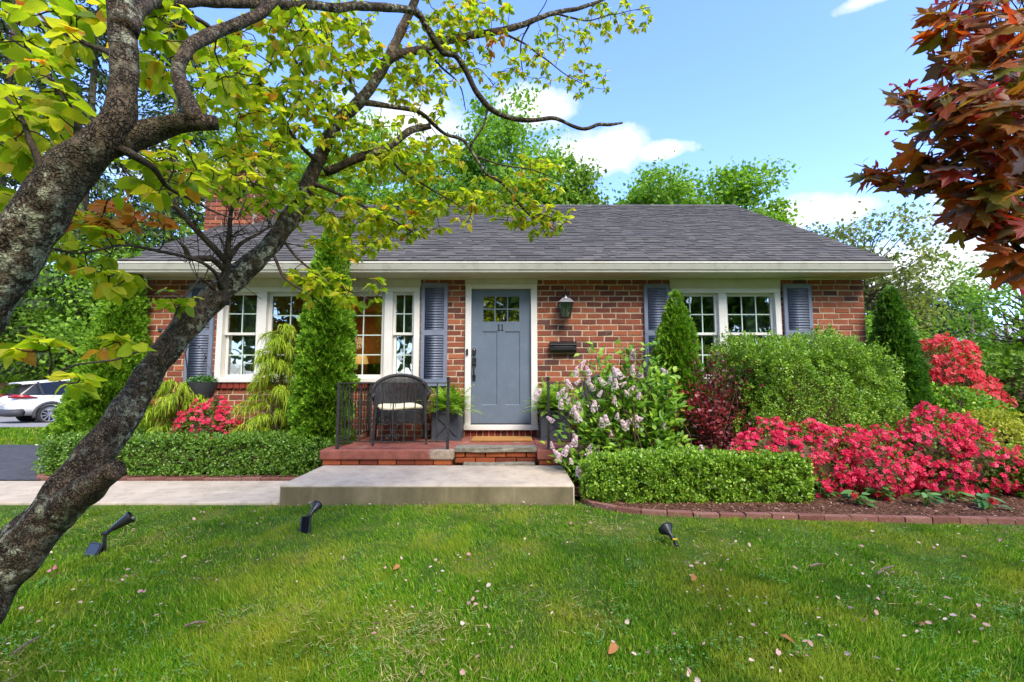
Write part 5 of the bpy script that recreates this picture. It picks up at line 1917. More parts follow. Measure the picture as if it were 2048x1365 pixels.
# ---------------------------------------------------------------- golden threadleaf cypress
def thread_cypress(x, y, h, r, label, n_br, seed, top_narrow=.7):
    g = np.random.default_rng(seed)
    t = thing('thread_cypress', (x, y, 0), label, 'shrub', 'golden threadleaf cypresses in the left bed')
    MB().tube(np.array([(x, y, 0), (x + .02, y, h * .5), (x, y, h * .97)]), [.022, .015, .004], 8).build('trunk', M['stem'], t)
    VV, FF, off = [], [], 0
    bV, bF, boff = [], [], 0
    for i in range(n_br):
        z = h * (.12 + .86 * (i + g.random()) / n_br)
        ln = r * (1 - (z / h) ** 1.6 * top_narrow) * g.uniform(.6, 1.15)
        a_ = g.uniform(0, 2 * math.pi)
        o = np.array([math.cos(a_), math.sin(a_) * .75, 0])
        pts = np.array([(x, y, z), *[np.array([x, y, z]) + o * ln * s_ + [0, 0, ln * (.45 * s_ - .62 * s_ * s_)] for s_ in (.3, .6, .85, 1.0)]])
        sp = spline(np.c_[pts, [.006, .005, .004, .003, .002]], .03)
        v, f_ = tube_np(sp[:, :3], sp[:, 3], 4)
        bV.append(v)
        bF.append(f_ + boff)
        boff += len(v)
        m_ = len(sp)
        for j in range(int(40 + 70 * ln / r)):
            k_ = int(g.uniform(.25, 1) * (m_ - 1))
            p0 = sp[k_, :3]
            L = g.uniform(.07, .21)
            d0 = unit(o * .55 + g.normal(size=3) * .55 + [0, 0, .05])
            q0 = [p0 + d0 * L * s_ * (1 - .35 * s_) + np.array([0, 0, -1]) * L * .75 * s_ * s_ for s_ in (0, .33, .66, 1)]
            w = unit(np.cross(d0, [0, 0, 1]) + g.normal(size=3) * .4) * .0048
            vv = np.array([q0[0] - w, q0[0] + w, q0[1] - w, q0[1] + w, q0[2] - w * .8, q0[2] + w * .8, q0[3]])
            ff = np.array([(0, 1, 3), (0, 3, 2), (2, 3, 5), (2, 5, 4), (4, 5, 6)])
            VV.append(vv)
            FF.append(ff + off)
            off += 7
    link('threads', mesh_np('threads', np.vstack(VV), [np.vstack(FF)]), M['thread'], t, kind='stuff')
    link('branches', mesh_np('branches', np.vstack(bV), [np.vstack(bF)], True), M['stem'], t, kind='stuff')


thread_cypress(P(556, 700, 6.2)[0], 6.25, 2.0, .62, 'tall golden thread cypress drooping in front of the triple window', 95, 5, .74)
thread_cypress(P(350, 800, 6.25)[0], 6.3, 1.2, .55, 'low golden thread cypress behind the leaning trunk', 70, 6, .4)


# ---------------------------------------------------------------- azaleas
def flower_tmpl(seed):
    g = np.random.default_rng(seed)
    V, F = [(0, 0, 0)], []
    for i in range(5):
        a_ = 2 * math.pi * i / 5 + g.uniform(-.1, .1)
        for da, r_, z in ((-.42, .30, .24), (-.34, .5, .22 + g.uniform(-.08, .08)), (.34, .5, .22 + g.uniform(-.08, .08)), (.42, .30, .24)):
            V.append((r_ * math.cos(a_ + da), r_ * math.sin(a_ + da), z))
        o = 1 + i * 4
        F += [(0, o, o + 3), (o, o + 1, o + 2), (o, o + 2, o + 3)]
    return np.array(V), np.array(F)


FLOWERS = [flower_tmpl(s_) for s_ in range(5)]


def azalea(name, c, r, label, fm, n_fl, n_lf, seed, singles=100, size=(.040, .060), e=2.0, group=None, hole=-.2, amp=.2, zmin=.05, face=None):
    t = thing(name, (c[0], c[1], 0), label, 'azalea', group)
    core('branches', np.array(c) - [0, 0, .03], np.array(r) * .72, t, M['stem'], e, seed, .15)
    p, nn = super_shell(n_lf, c, np.array(r) * .97, e, .4, amp, seed, 5.0, zmin, -2)
    leafy('leaves', t, p, nn, (.025, .042), M['azalea_leaf'], OVAL)
    p, nn = super_shell(int(n_fl * 1.3), c, np.array(r) * 1.02, e, .10, amp, seed, 5.0, zmin, hole, 4.5)
    n_ = len(p)
    z = unit(nn + np.array([0, -.35, .35]) + rng.normal(size=(n_, 3)) * .45)
    pieces('flower', t, FLOWERS, p, frames(unit(rng.normal(size=(n_, 3))), z), rng.uniform(size[0], size[1], n_), fm, singles, 'flowers')
    return t


GRP = 'pink azaleas in the right bed'
azalea('azalea_bush', (2.95, 4.98, .34), (.68, .36, .44), 'pink azalea mound nearest the purple-leaved shrub', M['azalea'], 3800, 5200, 21, group=GRP)
azalea('azalea_bush', (3.78, 4.95, .24), (.56, .36, .36), 'low middle pink azalea in front of the big boxwood', M['azalea'], 3000, 4600, 22, group=GRP)
azalea('azalea_bush', (4.55, 4.95, .34), (.62, .40, .45), 'rightmost and densest pink azalea mound in the right bed', M['azalea'], 4200, 5200, 23, group=GRP)
azalea('azalea_bush', (P(405, 850, 6.1)[0], 6.22, .52), (.34, .25, .36), 'small pink azalea behind the left hedge', M['azalea'], 1400, 3200, 24, 100, hole=-.1, amp=.28)
ca_ = P(1880, 760, 7.6)
azalea('azalea_bush', (ca_[0] - .05, 7.6, 1.1), (.56, .5, .78), 'tall coral-red azalea behind the right corner arborvitae', M['coral'], 3400, 5000, 25, 100, (.06, .09), amp=.12, zmin=.4)
azalea('azalea_bush', (ca_[0] + .62, 7.75, .92), (.36, .36, .36), 'coral-red azalea spray leaning out to the right', M['coral'], 1100, 1800, 26, 60, (.06, .09), amp=.3, zmin=.5, hole=-.1)

# ---------------------------------------------------------------- purple-leaved shrub
t = thing('purple_shrub', (2.55, 5.7, 0), 'airy dark purple-leaved shrub between lilac and boxwood', 'shrub')
g_tips = []
for i in range(80):
    a_, el_ = rng.uniform(0, 2 * math.pi), rng.uniform(.35, 1.5)
    L = rng.uniform(.5, 1.0) * (1.25 if el_ > 1 else .85)
    g_tips.append((2.6 + .98 * L * math.cos(a_) * math.cos(el_), 5.62 + .35 * math.sin(a_) * math.cos(el_), .12 + L * math.sin(el_) * 1.18))
g_tips = np.array(g_tips)
stems('stems', t, np.repeat([[2.5, 5.65, .02]], 80, 0) + rng.normal(size=(80, 3)) * [.1, .06, 0], g_tips, M['stem'], .008, .002)
p = []
for q_ in g_tips:
    for s_ in rng.uniform(.3, 1.05, 64):
        p.append(np.array([2.5, 5.65, .02]) * (1 - s_) + q_ * s_ + rng.normal(size=3) * [.07, .06, .07])
p = np.array(p)
leafy('leaves', t, p, unit(p - [2.5, 5.8, .6]), (.032, .06), M['plum'], OVAL, up=.4)
# crimson new growth towards the lilac
k = rng.normal(size=(330, 3)) * [.20, .10, .16] + [2.3, 5.4, .78]
k[:, 2] -= (k[:, 0] - 2.3) * .5
M['crimson'] = leaf('crimson_leaf', [(0.0, S(112, 34, 38)), (1.0, S(166, 58, 58))], .4, .4, .4, tint=(1.4, .7, .7, 1))
leafy('new_leaves', t, k, unit(k - [2.3, 5.6, .6]), (.035, .06), M['crimson'], OVAL, up=.4)

# ---------------------------------------------------------------- lilac
t = thing('lilac_bush', (1.35, 5.3, 0), 'spreading green lilac bush with pale pink flower clusters beside the steps', 'shrub')
tips = []
lil = [(1120, 915), (1135, 880), (1150, 830), (1125, 790), (1160, 790), (1185, 745), (1210, 715), (1250, 725), (1282, 705), (1260, 760), (1300, 745),
       (1330, 760), (1320, 800), (1290, 790), (1230, 790), (1200, 830), (1240, 840), (1280, 840), (1330, 850), (1345, 880), (1370, 900), (1395, 915),
       (1300, 890), (1250, 890), (1200, 890), (1170, 920), (1160, 960), (1225, 860), (1175, 860), (1345, 825), (1310, 920), (1270, 930), (1215, 930),
       (1345, 790), (1150, 930), (1265, 810), (1195, 780), (1225, 750), (1380, 925), (1330, 930)]
for x_, y_ in lil:
    for _ in range(3):
        tips.append(P(x_ + rng.normal() * 14, y_ + rng.normal() * 14, rng.uniform(4.98, 5.42)))
tips = np.array(tips)
root_ = np.array([1.42, 5.28, .02])
stems('stems', t, np.repeat(root_[None], len(tips), 0) + rng.normal(size=(len(tips), 3)) * [.12, .06, 0], tips, M['stem'], .010, .003, .25)
LV = np.array([(0, 0, 0), (.22, .16, .07), (.33, .38, .08), (.26, .64, .05), (0, 1.05, -.12), (-.26, .64, .05), (-.33, .38, .08), (-.22, .16, .07), (0, .35, 0), (0, .65, -.02)])
LF = np.array([(0, 1, 8), (1, 2, 8), (2, 9, 8), (2, 3, 9), (3, 4, 9), (9, 4, 5), (9, 5, 6), (8, 9, 6), (8, 6, 7), (0, 8, 7)])
pos, dr = [], []
for q_ in tips:
    ax = unit(q_ - root_)
    for j in range(46):
        s_ = rng.uniform(.45, 1.02)
        b_ = root_ * (1 - s_) + q_ * s_ + rng.normal(size=3) * .055
        pos.append(b_)
        dr.append(unit(ax * .7 + rng.normal(size=3) * [.8, .6, .5]))
pos, dr = np.array(pos), np.array(dr)
ok = pos[:, 2] > .08
pos, dr = pos[ok], dr[ok]
nn = unit(np.array([0, -.45, .9]) + rng.normal(size=(len(pos), 3)) * .35)
pieces('leaf', t, [(LV, LF)], pos, frames(dr, nn), np.c_[rng.uniform(.042, .075, len(pos)), rng.uniform(.06, .105, len(pos)), np.full(len(pos), .07)], M['lilac'], 300, 'leaves')
flV, flF, off = [], [], 0
g = np.random.default_rng(5)
for i in range(90):                     # one panicle of small four-petalled florets
    z = g.random() ** .8
    rad = .30 * (1 - z) ** .7 + .03
    a_ = g.uniform(0, 6.28)
    c0 = np.array([rad * math.cos(a_), z, rad * math.sin(a_)])
    o_ = unit(c0 - [0, z - .15, 0])
    x_ = unit(np.cross(o_, g.normal(size=3)))
    y_ = np.cross(o_, x_)
    for s1, s2 in ((x_, y_), (-x_, -y_), (y_, -x_), (-y_, x_)):
        flV += [c0, c0 + s1 * .075 + s2 * .035, c0 + s1 * .09 + o_ * .02, c0 + s1 * .075 - s2 * .035]
        flF += [(off, off + 1, off + 2), (off, off + 2, off + 3)]
        off += 4
PAN = (np.array(flV), np.array(flF))
flw = [(1160, 745), (1172, 760), (1180, 742), (1135, 770), (1187, 772), (1212, 762), (1240, 748), (1228, 770), (1265, 740), (1330, 738), (1255, 778),
       (1112, 790), (1130, 790), (1165, 815), (1180, 815), (1150, 820), (1150, 835), (1140, 800), (1195, 785), (1225, 800), (1233, 830), (1250, 850), (1270, 845),
       (1190, 845), (1215, 840), (1330, 850), (1150, 870), (1145, 885), (1140, 900), (1190, 895), (1175, 905), (1120, 905), (1140, 920), (1118, 915), (1400, 900), (1155, 945), (1225, 918), (1125, 780), (1275, 790), (1280, 785)]
flw = flw + [(x_ + random.gauss(0, 22), y_ + random.gauss(0, 20)) for x_, y_ in flw[::2]]
pos = np.array([P(x_ + rng.normal() * 4, y_ + 8, rng.uniform(4.86, 5.1)) for x_, y_ in flw])
dr = unit(np.c_[rng.normal(0, .45, len(pos)), rng.uniform(-.5, -.1, len(pos)), np.full(len(pos), .8)])
pieces('flower_cluster', t, [PAN], pos, frames(dr, rng.normal(size=(len(pos), 3))), rng.uniform(.07, .13, len(pos)), M['lilac_flower'], 300, 'flower_clusters')


# ---------------------------------------------------------------- impatiens in the mulch
def impatiens(px, py, label, n_leaf, fl, w=.13):
    b_ = G(px, py)
    t = thing('impatiens', b_, label, 'flower', 'young impatiens along the mulch bed')
    a_ = rng.uniform(0, 2 * math.pi, n_leaf)
    rad = rng.uniform(.02, w, n_leaf)
    pos = np.c_[b_[0] + rad * np.cos(a_) * .6, b_[1] + rad * np.sin(a_) * .6, .05 + rng.uniform(.05, .12, n_leaf) * (1.3 - rad / w)]
    d = unit(np.c_[np.cos(a_), np.sin(a_), rng.uniform(-.5, .25, n_leaf)])
    pieces('leaf', t, [OVAL], pos, frames(d, np.array([[0, -.2, 1.]]) + rng.normal(size=(n_leaf, 3)) * .25), np.c_[rng.uniform(.06, .085, n_leaf), rng.uniform(.075, .12, n_leaf), np.full(n_leaf, .1)], M['impatiens'], 300, 'leaves')
    stems('stems', t, np.repeat(b_[None], n_leaf // 2, 0), pos[: n_leaf // 2], M['hedge'], .004, .002)
    for dx, dy in fl:
        q_ = P(px + dx, py + dy, b_[1] - .06)
        pieces('flower', t, FLOWERS[:1], q_[None] + rng.normal(size=(3, 3)) * .006, frames(rng.normal(size=(3, 3)), np.repeat([[0, -.75, .65]], 3, 0)), np.array([.062, .056, .05]), M['impatiens_flower'], 3, 'flowers')


impatiens(1640, 1000, 'leafy impatiens without flowers beside the right hedge end', 26, [])
impatiens(1716, 1016, 'impatiens with one red flower under the pink azaleas', 26, [(-8, -24)], .12)
impatiens(1762, 1006, 'impatiens with two red flowers next to its single-flowered neighbour', 24, [(-7, -18), (10, -4)], .12)
impatiens(1852, 1020, 'flat green impatiens with long leaves and no flowers in mulch', 22, [], .15)
impatiens(1905, 1008, 'small flowerless impatiens close under the rightmost azalea', 16, [], .12)
impatiens(1978, 1026, 'impatiens with one red flower nearest the right frame edge', 24, [(8, -24)], .14)

# plants in the hanging pot
t = thing('basket_plant', (bc[0], 6.42, bc[2]), 'small green plant spilling over the hanging pot', 'plant')
p = np.array(bc) + unit(rng.normal(size=(900, 3))) * rng.uniform(.3, 1, (900, 1)) * [.19, .19, .07] + [0, 0, .02]
leafy('leaves', t, p, unit(p - np.array(bc) + [0, 0, .02]), (.022, .04), M['impatiens'], OVAL)

# ---------------------------------------------------------------- right-hand background shrubs
def shrub(c, r, label, material, n, size, seed, name='shrub', amp=.2, e=2.0, tm=OVAL, group=None, hole=-.6, depth=.35):
    t = thing(name, (c[0], c[1], float(ground(c[0], c[1]))), label, 'shrub', group)
    core('branches', np.array(c), np.array(r) * .66, t, M['stem'], e, seed, .2)
    p, nn = super_shell(n, c, r, e, depth, amp, seed, 2.2 / max(r) * 1.2, c[2] - r[2] * .98, hole)
    leafy('leaves', t, p, nn, size, material, tm)
    return t


shrub((6.1, 5.95, .35), (.8, .45, .42), 'low golden-green juniper behind the right azalea', M['golden'], 16000, (.03, .055), 31, 'juniper', tm=DIAMOND)
shrub((6.55, 6.9, .55), (.6, .45, .45), 'yellow-green leafy shrub below the coral azalea', M['lilac'], 9000, (.04, .07), 32)
shrub((5.5, 6.35, .35), (.4, .4, .35), 'small green shrub at the foot of the corner arborvitae', M['lilac'], 4000, (.04, .07), 33)

# ================================================================== TREES IN THE DISTANCE
LEAFQ = (np.array([(0, 0, 0), (.36, .4, .1), (.0, 1, -.05), (-.36, .4, .1)]), np.array([(0, 1, 2), (0, 2, 3)]))


def broad_tree(name, x, y, zt, zb, r, label, material, n_cl, n_lf, lsize, seed, group=None, dens=1.0, trunk=.16, ry=None, e=2.2, lean=0, cr=.20):
    """trunk, limbs, and leaf clusters at the limb ends"""
    g = np.random.default_rng(seed)
    z0 = float(ground(x, y))
    t = thing(name, (x, y, z0), label, 'tree', group)
    ry = ry or r
    H = zt - zb
    n_cl = int(n_cl * 1.7)
    u = unit(g.normal(size=(n_cl, 3)))
    u = u / (np.abs(u) ** e).sum(1, keepdims=True) ** (1 / e)
    rad = g.uniform(.35, 1.0, n_cl) ** .55
    lump = 1 + .2 * sn(u, 2.2, seed)
    c = np.c_[x + u[:, 0] * r * rad * lump, y + u[:, 1] * ry * rad * lump, (zb + zt) / 2 + u[:, 2] * H / 2 * rad * lump]
    MBt = spline([(x - lean, y, z0 - .1, trunk), (x - lean * .5, y, z0 + (zb - z0) * .7 + .4, trunk * .8), (x, y, zb + H * .35, trunk * .5), (x, y, zb + H * .8, trunk * .12)], .4)
    v, f_ = tube_np(MBt[:, :3], MBt[:, 3], 10, .1)
    link('trunk', mesh_np('trunk', v, [f_], True), M['bark'], t)
    VV, FF, off = [], [], 0
    for q_ in c[: min(n_cl, 70)]:
        k = np.clip((q_[2] - zb) / H * .6 + .1, .05, .75)
        s0 = np.array([x, y, max(z0 + .6, zb + H * (k - .12))])
        mid = s0 * .45 + q_ * .55 + [0, 0, -.06 * H] + g.normal(size=3) * .04 * r
        s_ = spline([(*s0, trunk * .32), (*mid, trunk * .16), (*q_, trunk * .04)], .35)
        v, f_ = tube_np(s_[:, :3], s_[:, 3], 5)
        VV.append(v)
        FF.append(f_ + off)
        off += len(v)
    link('limbs', mesh_np('limbs', np.vstack(VV), [np.vstack(FF)], True), M['bark'], t, kind='stuff')
    per = int(n_lf * 2.0) // n_cl
    cs = g.uniform(.5, 1.4, n_cl) * cr * .72 * (r + H / 2) * .5
    p = (c[:, None, :] + g.normal(size=(n_cl, per, 3)) * cs[:, None, None] * np.array([1, 1, .62])).reshape(-1, 3)
    out = unit(p - np.array([x, y, (zb + zt) / 2]))
    leafy('crown', t, p, out, lsize, material, LEAFQ, up=.1, jit=.9, out=.4)
    return t


def px_tree(name, px, pt, pb, wpx, Y, label, material, n_cl, n_lf, ls, seed, **kw):
    a_, b_ = P(px, pt, Y), P(px, pb, Y)
    r = wpx / 2 * Y / FPX
    z0 = float(ground(0, Y))
    return broad_tree(name, a_[0], Y, a_[2], max(b_[2], z0 + .4), r, label, material, n_cl, n_lf, (ls * .48, ls * .92), seed, **kw)


BG = 'trees behind the house'
px_tree('leafy_tree', 1020, 235, 560, 240, 24, 'tall bright green tree rising behind the roof centre', M['tree_bright'], 75, 9000, .34, 41, group=BG)
px_tree('leafy_tree', 880, 300, 600, 220, 26, 'bright green tree behind the roof left of the tallest crown', M['tree_bright'], 60, 7500, .34, 42, group=BG)
px_tree('leafy_tree', 1150, 345, 600, 120, 25, 'narrow green tree filling the gap behind the roof', M['tree_mid'], 40, 4200, .34, 43, group=BG)
px_tree('leafy_tree', 1330, 335, 600, 190, 25, 'rounded green tree behind the right half of the ridge', M['tree_bright'], 60, 7000, .33, 44, group=BG)
px_tree('leafy_tree', 1225, 385, 600, 110, 27, 'low green crown just above the middle of the ridge', M['tree_bright'], 30, 3600, .34, 45, group=BG)
px_tree('leafy_tree', 1475, 345, 620, 150, 23, 'green tree behind the right end of the ridge', M['tree_bright'], 50, 6000, .32, 46, group=BG)
px_tree('leafy_tree', 720, 260, 620, 260, 27, 'green tree behind the roof seen through the dogwood', M['tree_bright'], 60, 7000, .36, 47, group=BG)
px_tree('leafy_tree', 540, 230, 640, 260, 29, 'green tree behind the chimney seen through the dogwood', M['tree_mid'], 60, 7000, .38, 48, group=BG)
RG = 'trees right of the house'
px_tree('sparse_tree', 1725, 425, 640, 250, 17, 'sparse olive tree just beyond the right roof corner', M['tree_olive'], 70, 2500, .2, 51, group=RG, cr=.16, trunk=.12)
px_tree('sparse_tree', 2040, 520, 740, 240, 12, 'sparse small-leaved tree at the right frame edge', M['tree_bright'], 60, 2100, .14, 52, group=RG, cr=.2, trunk=.1)
px_tree('leafy_tree', 1772, 585, 860, 120, 19, 'bushy pale green tree behind the corner arborvitae', M['tree_olive'], 50, 9000, .2, 53, group=RG, cr=.28)
px_tree('tall_tree', 1850, 585, 760, 80, 34, 'slender dark tree on the right skyline', M['spruce'], 40, 3800, .4, 54, group=RG)
px_tree('tall_tree', 1900, 555, 780, 80, 38, 'thin feathery grey-green tree on the right skyline', M['tree_mid'], 34, 2600, .42, 55, group=RG)
px_tree('leafy_tree', 1905, 690, 860, 150, 24, 'green understory tree behind the coral azalea', M['tree_bright'], 50, 8000, .28, 56, group=RG, cr=.3)
px_tree('leafy_tree', 2010, 695, 860, 160, 20, 'broad green thicket tree near the right edge', M['tree_bright'], 50, 8500, .25, 57, group=RG, cr=.3)
px_tree('leafy_tree', 2130, 680, 860, 200, 19, 'green tree just outside the right edge', M['tree_mid'], 40, 6000, .26, 58, group=RG, cr=.3)
px_tree('leafy_tree', 1760, 640, 850, 120, 15, 'yellow-green shrub tree behind the house corner', M['lilac'], 40, 6000, .18, 59, group=RG, cr=.3)
HG = 'hedgerow shrubs along the right boundary'
for i, (px, Y, rr, lb) in enumerate([(1860, 13.5, 1.3, 'green hedgerow shrub behind the coral azalea'), (1975, 12, 1.3, 'green hedgerow shrub right of the coral azalea'),
                                     (2070, 11, 1.2, 'green hedgerow shrub cut by the right frame edge'), (1780, 15, 1.4, 'green hedgerow shrub behind the corner arborvitae')]):
    a_ = P(px, 800, Y)
    shrub((a_[0], Y, rr * .62), (rr * 1.1, .8, rr), lb, [M['tree_mid'], M['tree_bright']][i % 2], 15000, (.07, .13), 60 + i, group=HG, tm=LEAFQ, depth=.5)
# ivy-clad stems in the thicket
for i, px in enumerate((1955, 2003, 2030)):
    a_ = P(px, 800, 14 + i)
    t = thing('bare_sapling', (a_[0], 14 + i, float(ground(0, 14 + i))), ['pale bare sapling trunk right of the coral azalea', 'middle ivy-flecked trunk in the right thicket', 'rightmost trunk in the right thicket'][i], 'tree', 'trunks in the right thicket')
    s_ = spline([(a_[0], 14 + i, -.4, .09), (a_[0] + .05, 14 + i, 1.2, .08), (a_[0] - .1, 14 + i, 3.2, .05)], .2)
    MB().tube(s_[:, :3], s_[:, 3], 8).build('trunk', M['bark'], t, smooth='all')
    for j in range(3):
        MB().tube(np.array([(a_[0], 14 + i, 1.2 + j * .6), (a_[0] + (.5 if j % 2 else -.5), 14.2 + i, 2.0 + j * .6)]), [.025, .008], 6).build('limb', M['bark'], t)


def conifer(name, px, pt, Y, r, label, material, n, seed, z_low=0.3, group=None, lsize=(.3, .5), droop=.35):
    g = np.random.default_rng(seed)
    a_ = P(px, pt, Y)
    x, zt, z0 = a_[0], a_[2], float(ground(0, Y))
    t = thing(name, (x, Y, z0), label, 'conifer', group)
    MB().tube(np.array([(x, Y, z0 - .1), (x, Y, (z0 + zt) / 2), (x, Y, zt)]), [.011 * (zt - z0) + .03, .007 * (zt - z0), .02], 10).build('trunk', M['bark'], t)
    nb = int(26 + (zt - z0) * 4)
    VV, FF, off, p, nn = [], [], 0, [], []
    for i in range(nb):
        s_ = (i + g.random()) / nb
        z = z0 + z_low + s_ * (zt - z0 - z_low - .3)
        L = r * (1 - s_) ** .8 * g.uniform(.7, 1.1) + .15
        an = g.uniform(0, 6.28)
        o = np.array([math.cos(an), math.sin(an), 0])
        sp = spline([(x, Y, z, .05), *[(*(np.array([x, Y, z]) + o * L * k + [0, 0, L * (-droop * k + .18 * k * k)]), .03 * (1.05 - k)) for k in (.35, .7, 1.0)]], .3)
        v, f_ = tube_np(sp[:, :3], sp[:, 3], 4)
        VV.append(v)
        FF.append(f_ + off)
        off += len(v)
        m_ = max(8, int(n / nb * (L / r + .25) * 1.6))
        k = g.random(m_) ** .7
        q_ = np.stack([np.interp(k, np.linspace(0, 1, len(sp)), sp[:, j]) for j in range(3)], -1)
        p.append(q_ + g.normal(size=(m_, 3)) * [.22 * L ** .5, .22 * L ** .5, .12] + [0, 0, -.1])
        nn.append(unit(np.repeat(o[None], m_, 0) + [0, 0, -.55]))
    link('limbs', mesh_np('limbs', np.vstack(VV), [np.vstack(FF)], True), M['bark'], t, kind='stuff')
    p, nn = np.vstack(p), np.vstack(nn)
    leafy('needles', t, p, nn, lsize, material, (np.array([(0, 0, 0), (.16, .45, .05), (0, 1, 0), (-.16, .45, .05)]), DIAMOND[1]), up=-.35, jit=.5)
    return t


LG = 'evergreens on the left'
conifer('spruce_tree', 60, -260, 26, 4.2, 'huge dark spruce at the left frame edge', M['spruce'], 12000, 71, 1.6, LG)
conifer('spruce_tree', 215, -180, 25.5, 4.0, 'big dark spruce behind the left trunk', M['spruce'], 12000, 72, 1.6, LG)
conifer('spruce_tree', 370, -60, 27, 3.8, 'dark spruce behind the chimney', M['spruce'], 10000, 73, 1.6, LG)
conifer('spruce_tree', 1945, 600, 36, 1.9, 'dark ragged conifer on the right skyline', M['spruce'], 3000, 74, .5, None, (.35, .6), .1)
UG = 'green undergrowth across the street'
for i, (px, pt, Y, w, lb, mt) in enumerate([(30, 560, 27, 220, 'bright green bush behind the white car roof', 'tree_bright'), (150, 540, 29, 260, 'bright green bush right of the white car', 'tree_mid'),
                                            (260, 440, 26, 220, 'green bush behind the left corner arborvitae', 'tree_bright'), (-120, 540, 26, 240, 'green bush beyond the left frame edge', 'tree_mid'),
                                            (330, 330, 33, 240, 'far green tree between spruces and chimney', 'tree_bright')]):
    px_tree('leafy_tree', px, pt, 800, w, Y, lb, M[mt], 50, 8500, .3, 80 + i, group=UG, cr=.3)
for i, (px, Y) in enumerate([(20, 24.6), (90, 24.4), (165, 24.8), (240, 25), (-60, 24.5)]):
    a_ = P(px, 790, Y)
    shrub((a_[0], Y, .4), (1.5, .8, 1.1), ['low shrub left behind the white car', 'low shrub right behind the white car', 'low shrub beside the far garage', 'low shrub behind the corner arborvitae', 'low shrub left of the white car'][i],
          M[['tree_bright', 'tree_mid'][i % 2]], 8000, (.12, .22), 90 + i, group=UG, tm=LEAFQ, depth=.5)

# small far garage at the left
ga = P(165, 755, 40)
gz = float(ground(0, 40))
gar = thing('garage', (ga[0], 40, gz), 'far white garage roof peeking out beside the corner arborvitae', 'garage')
MB().box(ga[0] - 1.9, ga[0] + 3.5, 40, 45, gz, ga[2]).build('wall', M['cream'], gar)
mb = MB()
zr = P(165, 728, 42.5)[2]
mb.add([(ga[0] - 2.3, 39.6, ga[2]), (ga[0] + 3.9, 39.6, ga[2]), (ga[0] + 3.9, 45.4, ga[2]), (ga[0] - 2.3, 45.4, ga[2]), (ga[0] + .2, 42.5, zr + .6), (ga[0] + 1.6, 42.5, zr + .6)],
       [(0, 1, 5, 4), (1, 2, 5), (2, 3, 4, 5), (3, 0, 4), (3, 2, 1, 0)])
mb.build('roof', M['grey_roof'], gar)
MB().box(ga[0] - 2.35, ga[0] + 3.95, 39.5, 39.6, ga[2] - .25, ga[2] + .02).build('fascia', M['white'], gar)

# neighbour's house at the right edge
na = P(2035, 690, 26)
nz = float(ground(0, 26))
nb_ = thing('neighbor_house', (na[0] + 3, 28, nz), 'neighbouring brick house with pale roof at the far right', 'house')
MB().box(na[0] + .4, na[0] + 8, 26.4, 32, nz, na[2]).build('wall', M['brick'], nb_)
mb = MB()
mb.add([(na[0] - .2, 26, na[2]), (na[0] + 8.4, 26, na[2]), (na[0] + 8.4, 32.4, na[2]), (na[0] - .2, 32.4, na[2]), (na[0] + 2.4, 29.2, na[2] + 1.5), (na[0] + 6, 29.2, na[2] + 1.5)],
       [(0, 1, 5, 4), (1, 2, 5), (2, 3, 4, 5), (3, 0, 4), (3, 2, 1, 0)])
mb.build('roof', M['grey_roof'], nb_)
MB().box(na[0] - .25, na[0] + 8.45, 25.9, 26.0, na[2] - .2, na[2] + .03).build('gutter', M['white'], nb_)
MB().box(na[0] + 1.2, na[0] + 2.4, 26.34, 26.45, nz + 1.2, nz + 2.4).build('window', M['car_glass'], nb_)

# utility pole with wires
pa = P(1941, 628, 32)
up_ = thing('utility_pole', (pa[0], 32, float(ground(0, 32))), 'weathered utility pole beyond the coral azalea', 'pole')
MB().tube(np.array([(pa[0], 32, -.7), (pa[0], 32, pa[2])]), [.18, .14], 10).build('pole_shaft', M['pole_wood'], up_)
for i, (dz, tx) in enumerate(((-.3, 14), (-.9, 16), (-1.6, 15))):
    e0, e1 = np.array([pa[0], 32, pa[2] + dz]), np.array([pa[0] + tx, 14, pa[2] + dz + .6])
    k = np.linspace(0, 1, 14)[:, None]
    w = e0 * (1 - k) + e1 * k
    w[:, 2] -= 1.2 * (k * (1 - k))[:, 0]
    MB().tube(w, .015, 5).build('power_line', M['wire'], up_)

# street trees behind the photographer: what the window panes mirror
for i, (x, y, r, zt) in enumerate([(-12, -13, 4.2, 11), (-4, -17, 4.6, 12.5), (4.5, -14, 4.2, 11.5), (12, -16, 4.6, 12), (20, -12, 4.2, 10), (-20, -10, 4.0, 10)]):
    broad_tree('street_tree', x, y, zt, 1.6, r, 'leafy street tree behind the photographer, %s from the left when facing the street' % ['second', 'third', 'fourth', 'fifth', 'sixth', 'first'][i], M['tree_mid'], 60, 6500, (.35, .6), 100 + i, group='street trees behind the camera')

# ================================================================== THE DOGWOOD
def path(rows):
    """rows: photo x, photo y, distance, diameter in metres"""
    return np.array([(*P(a_, b_, c_), d_ / 2) for a_, b_, c_, d_ in rows])


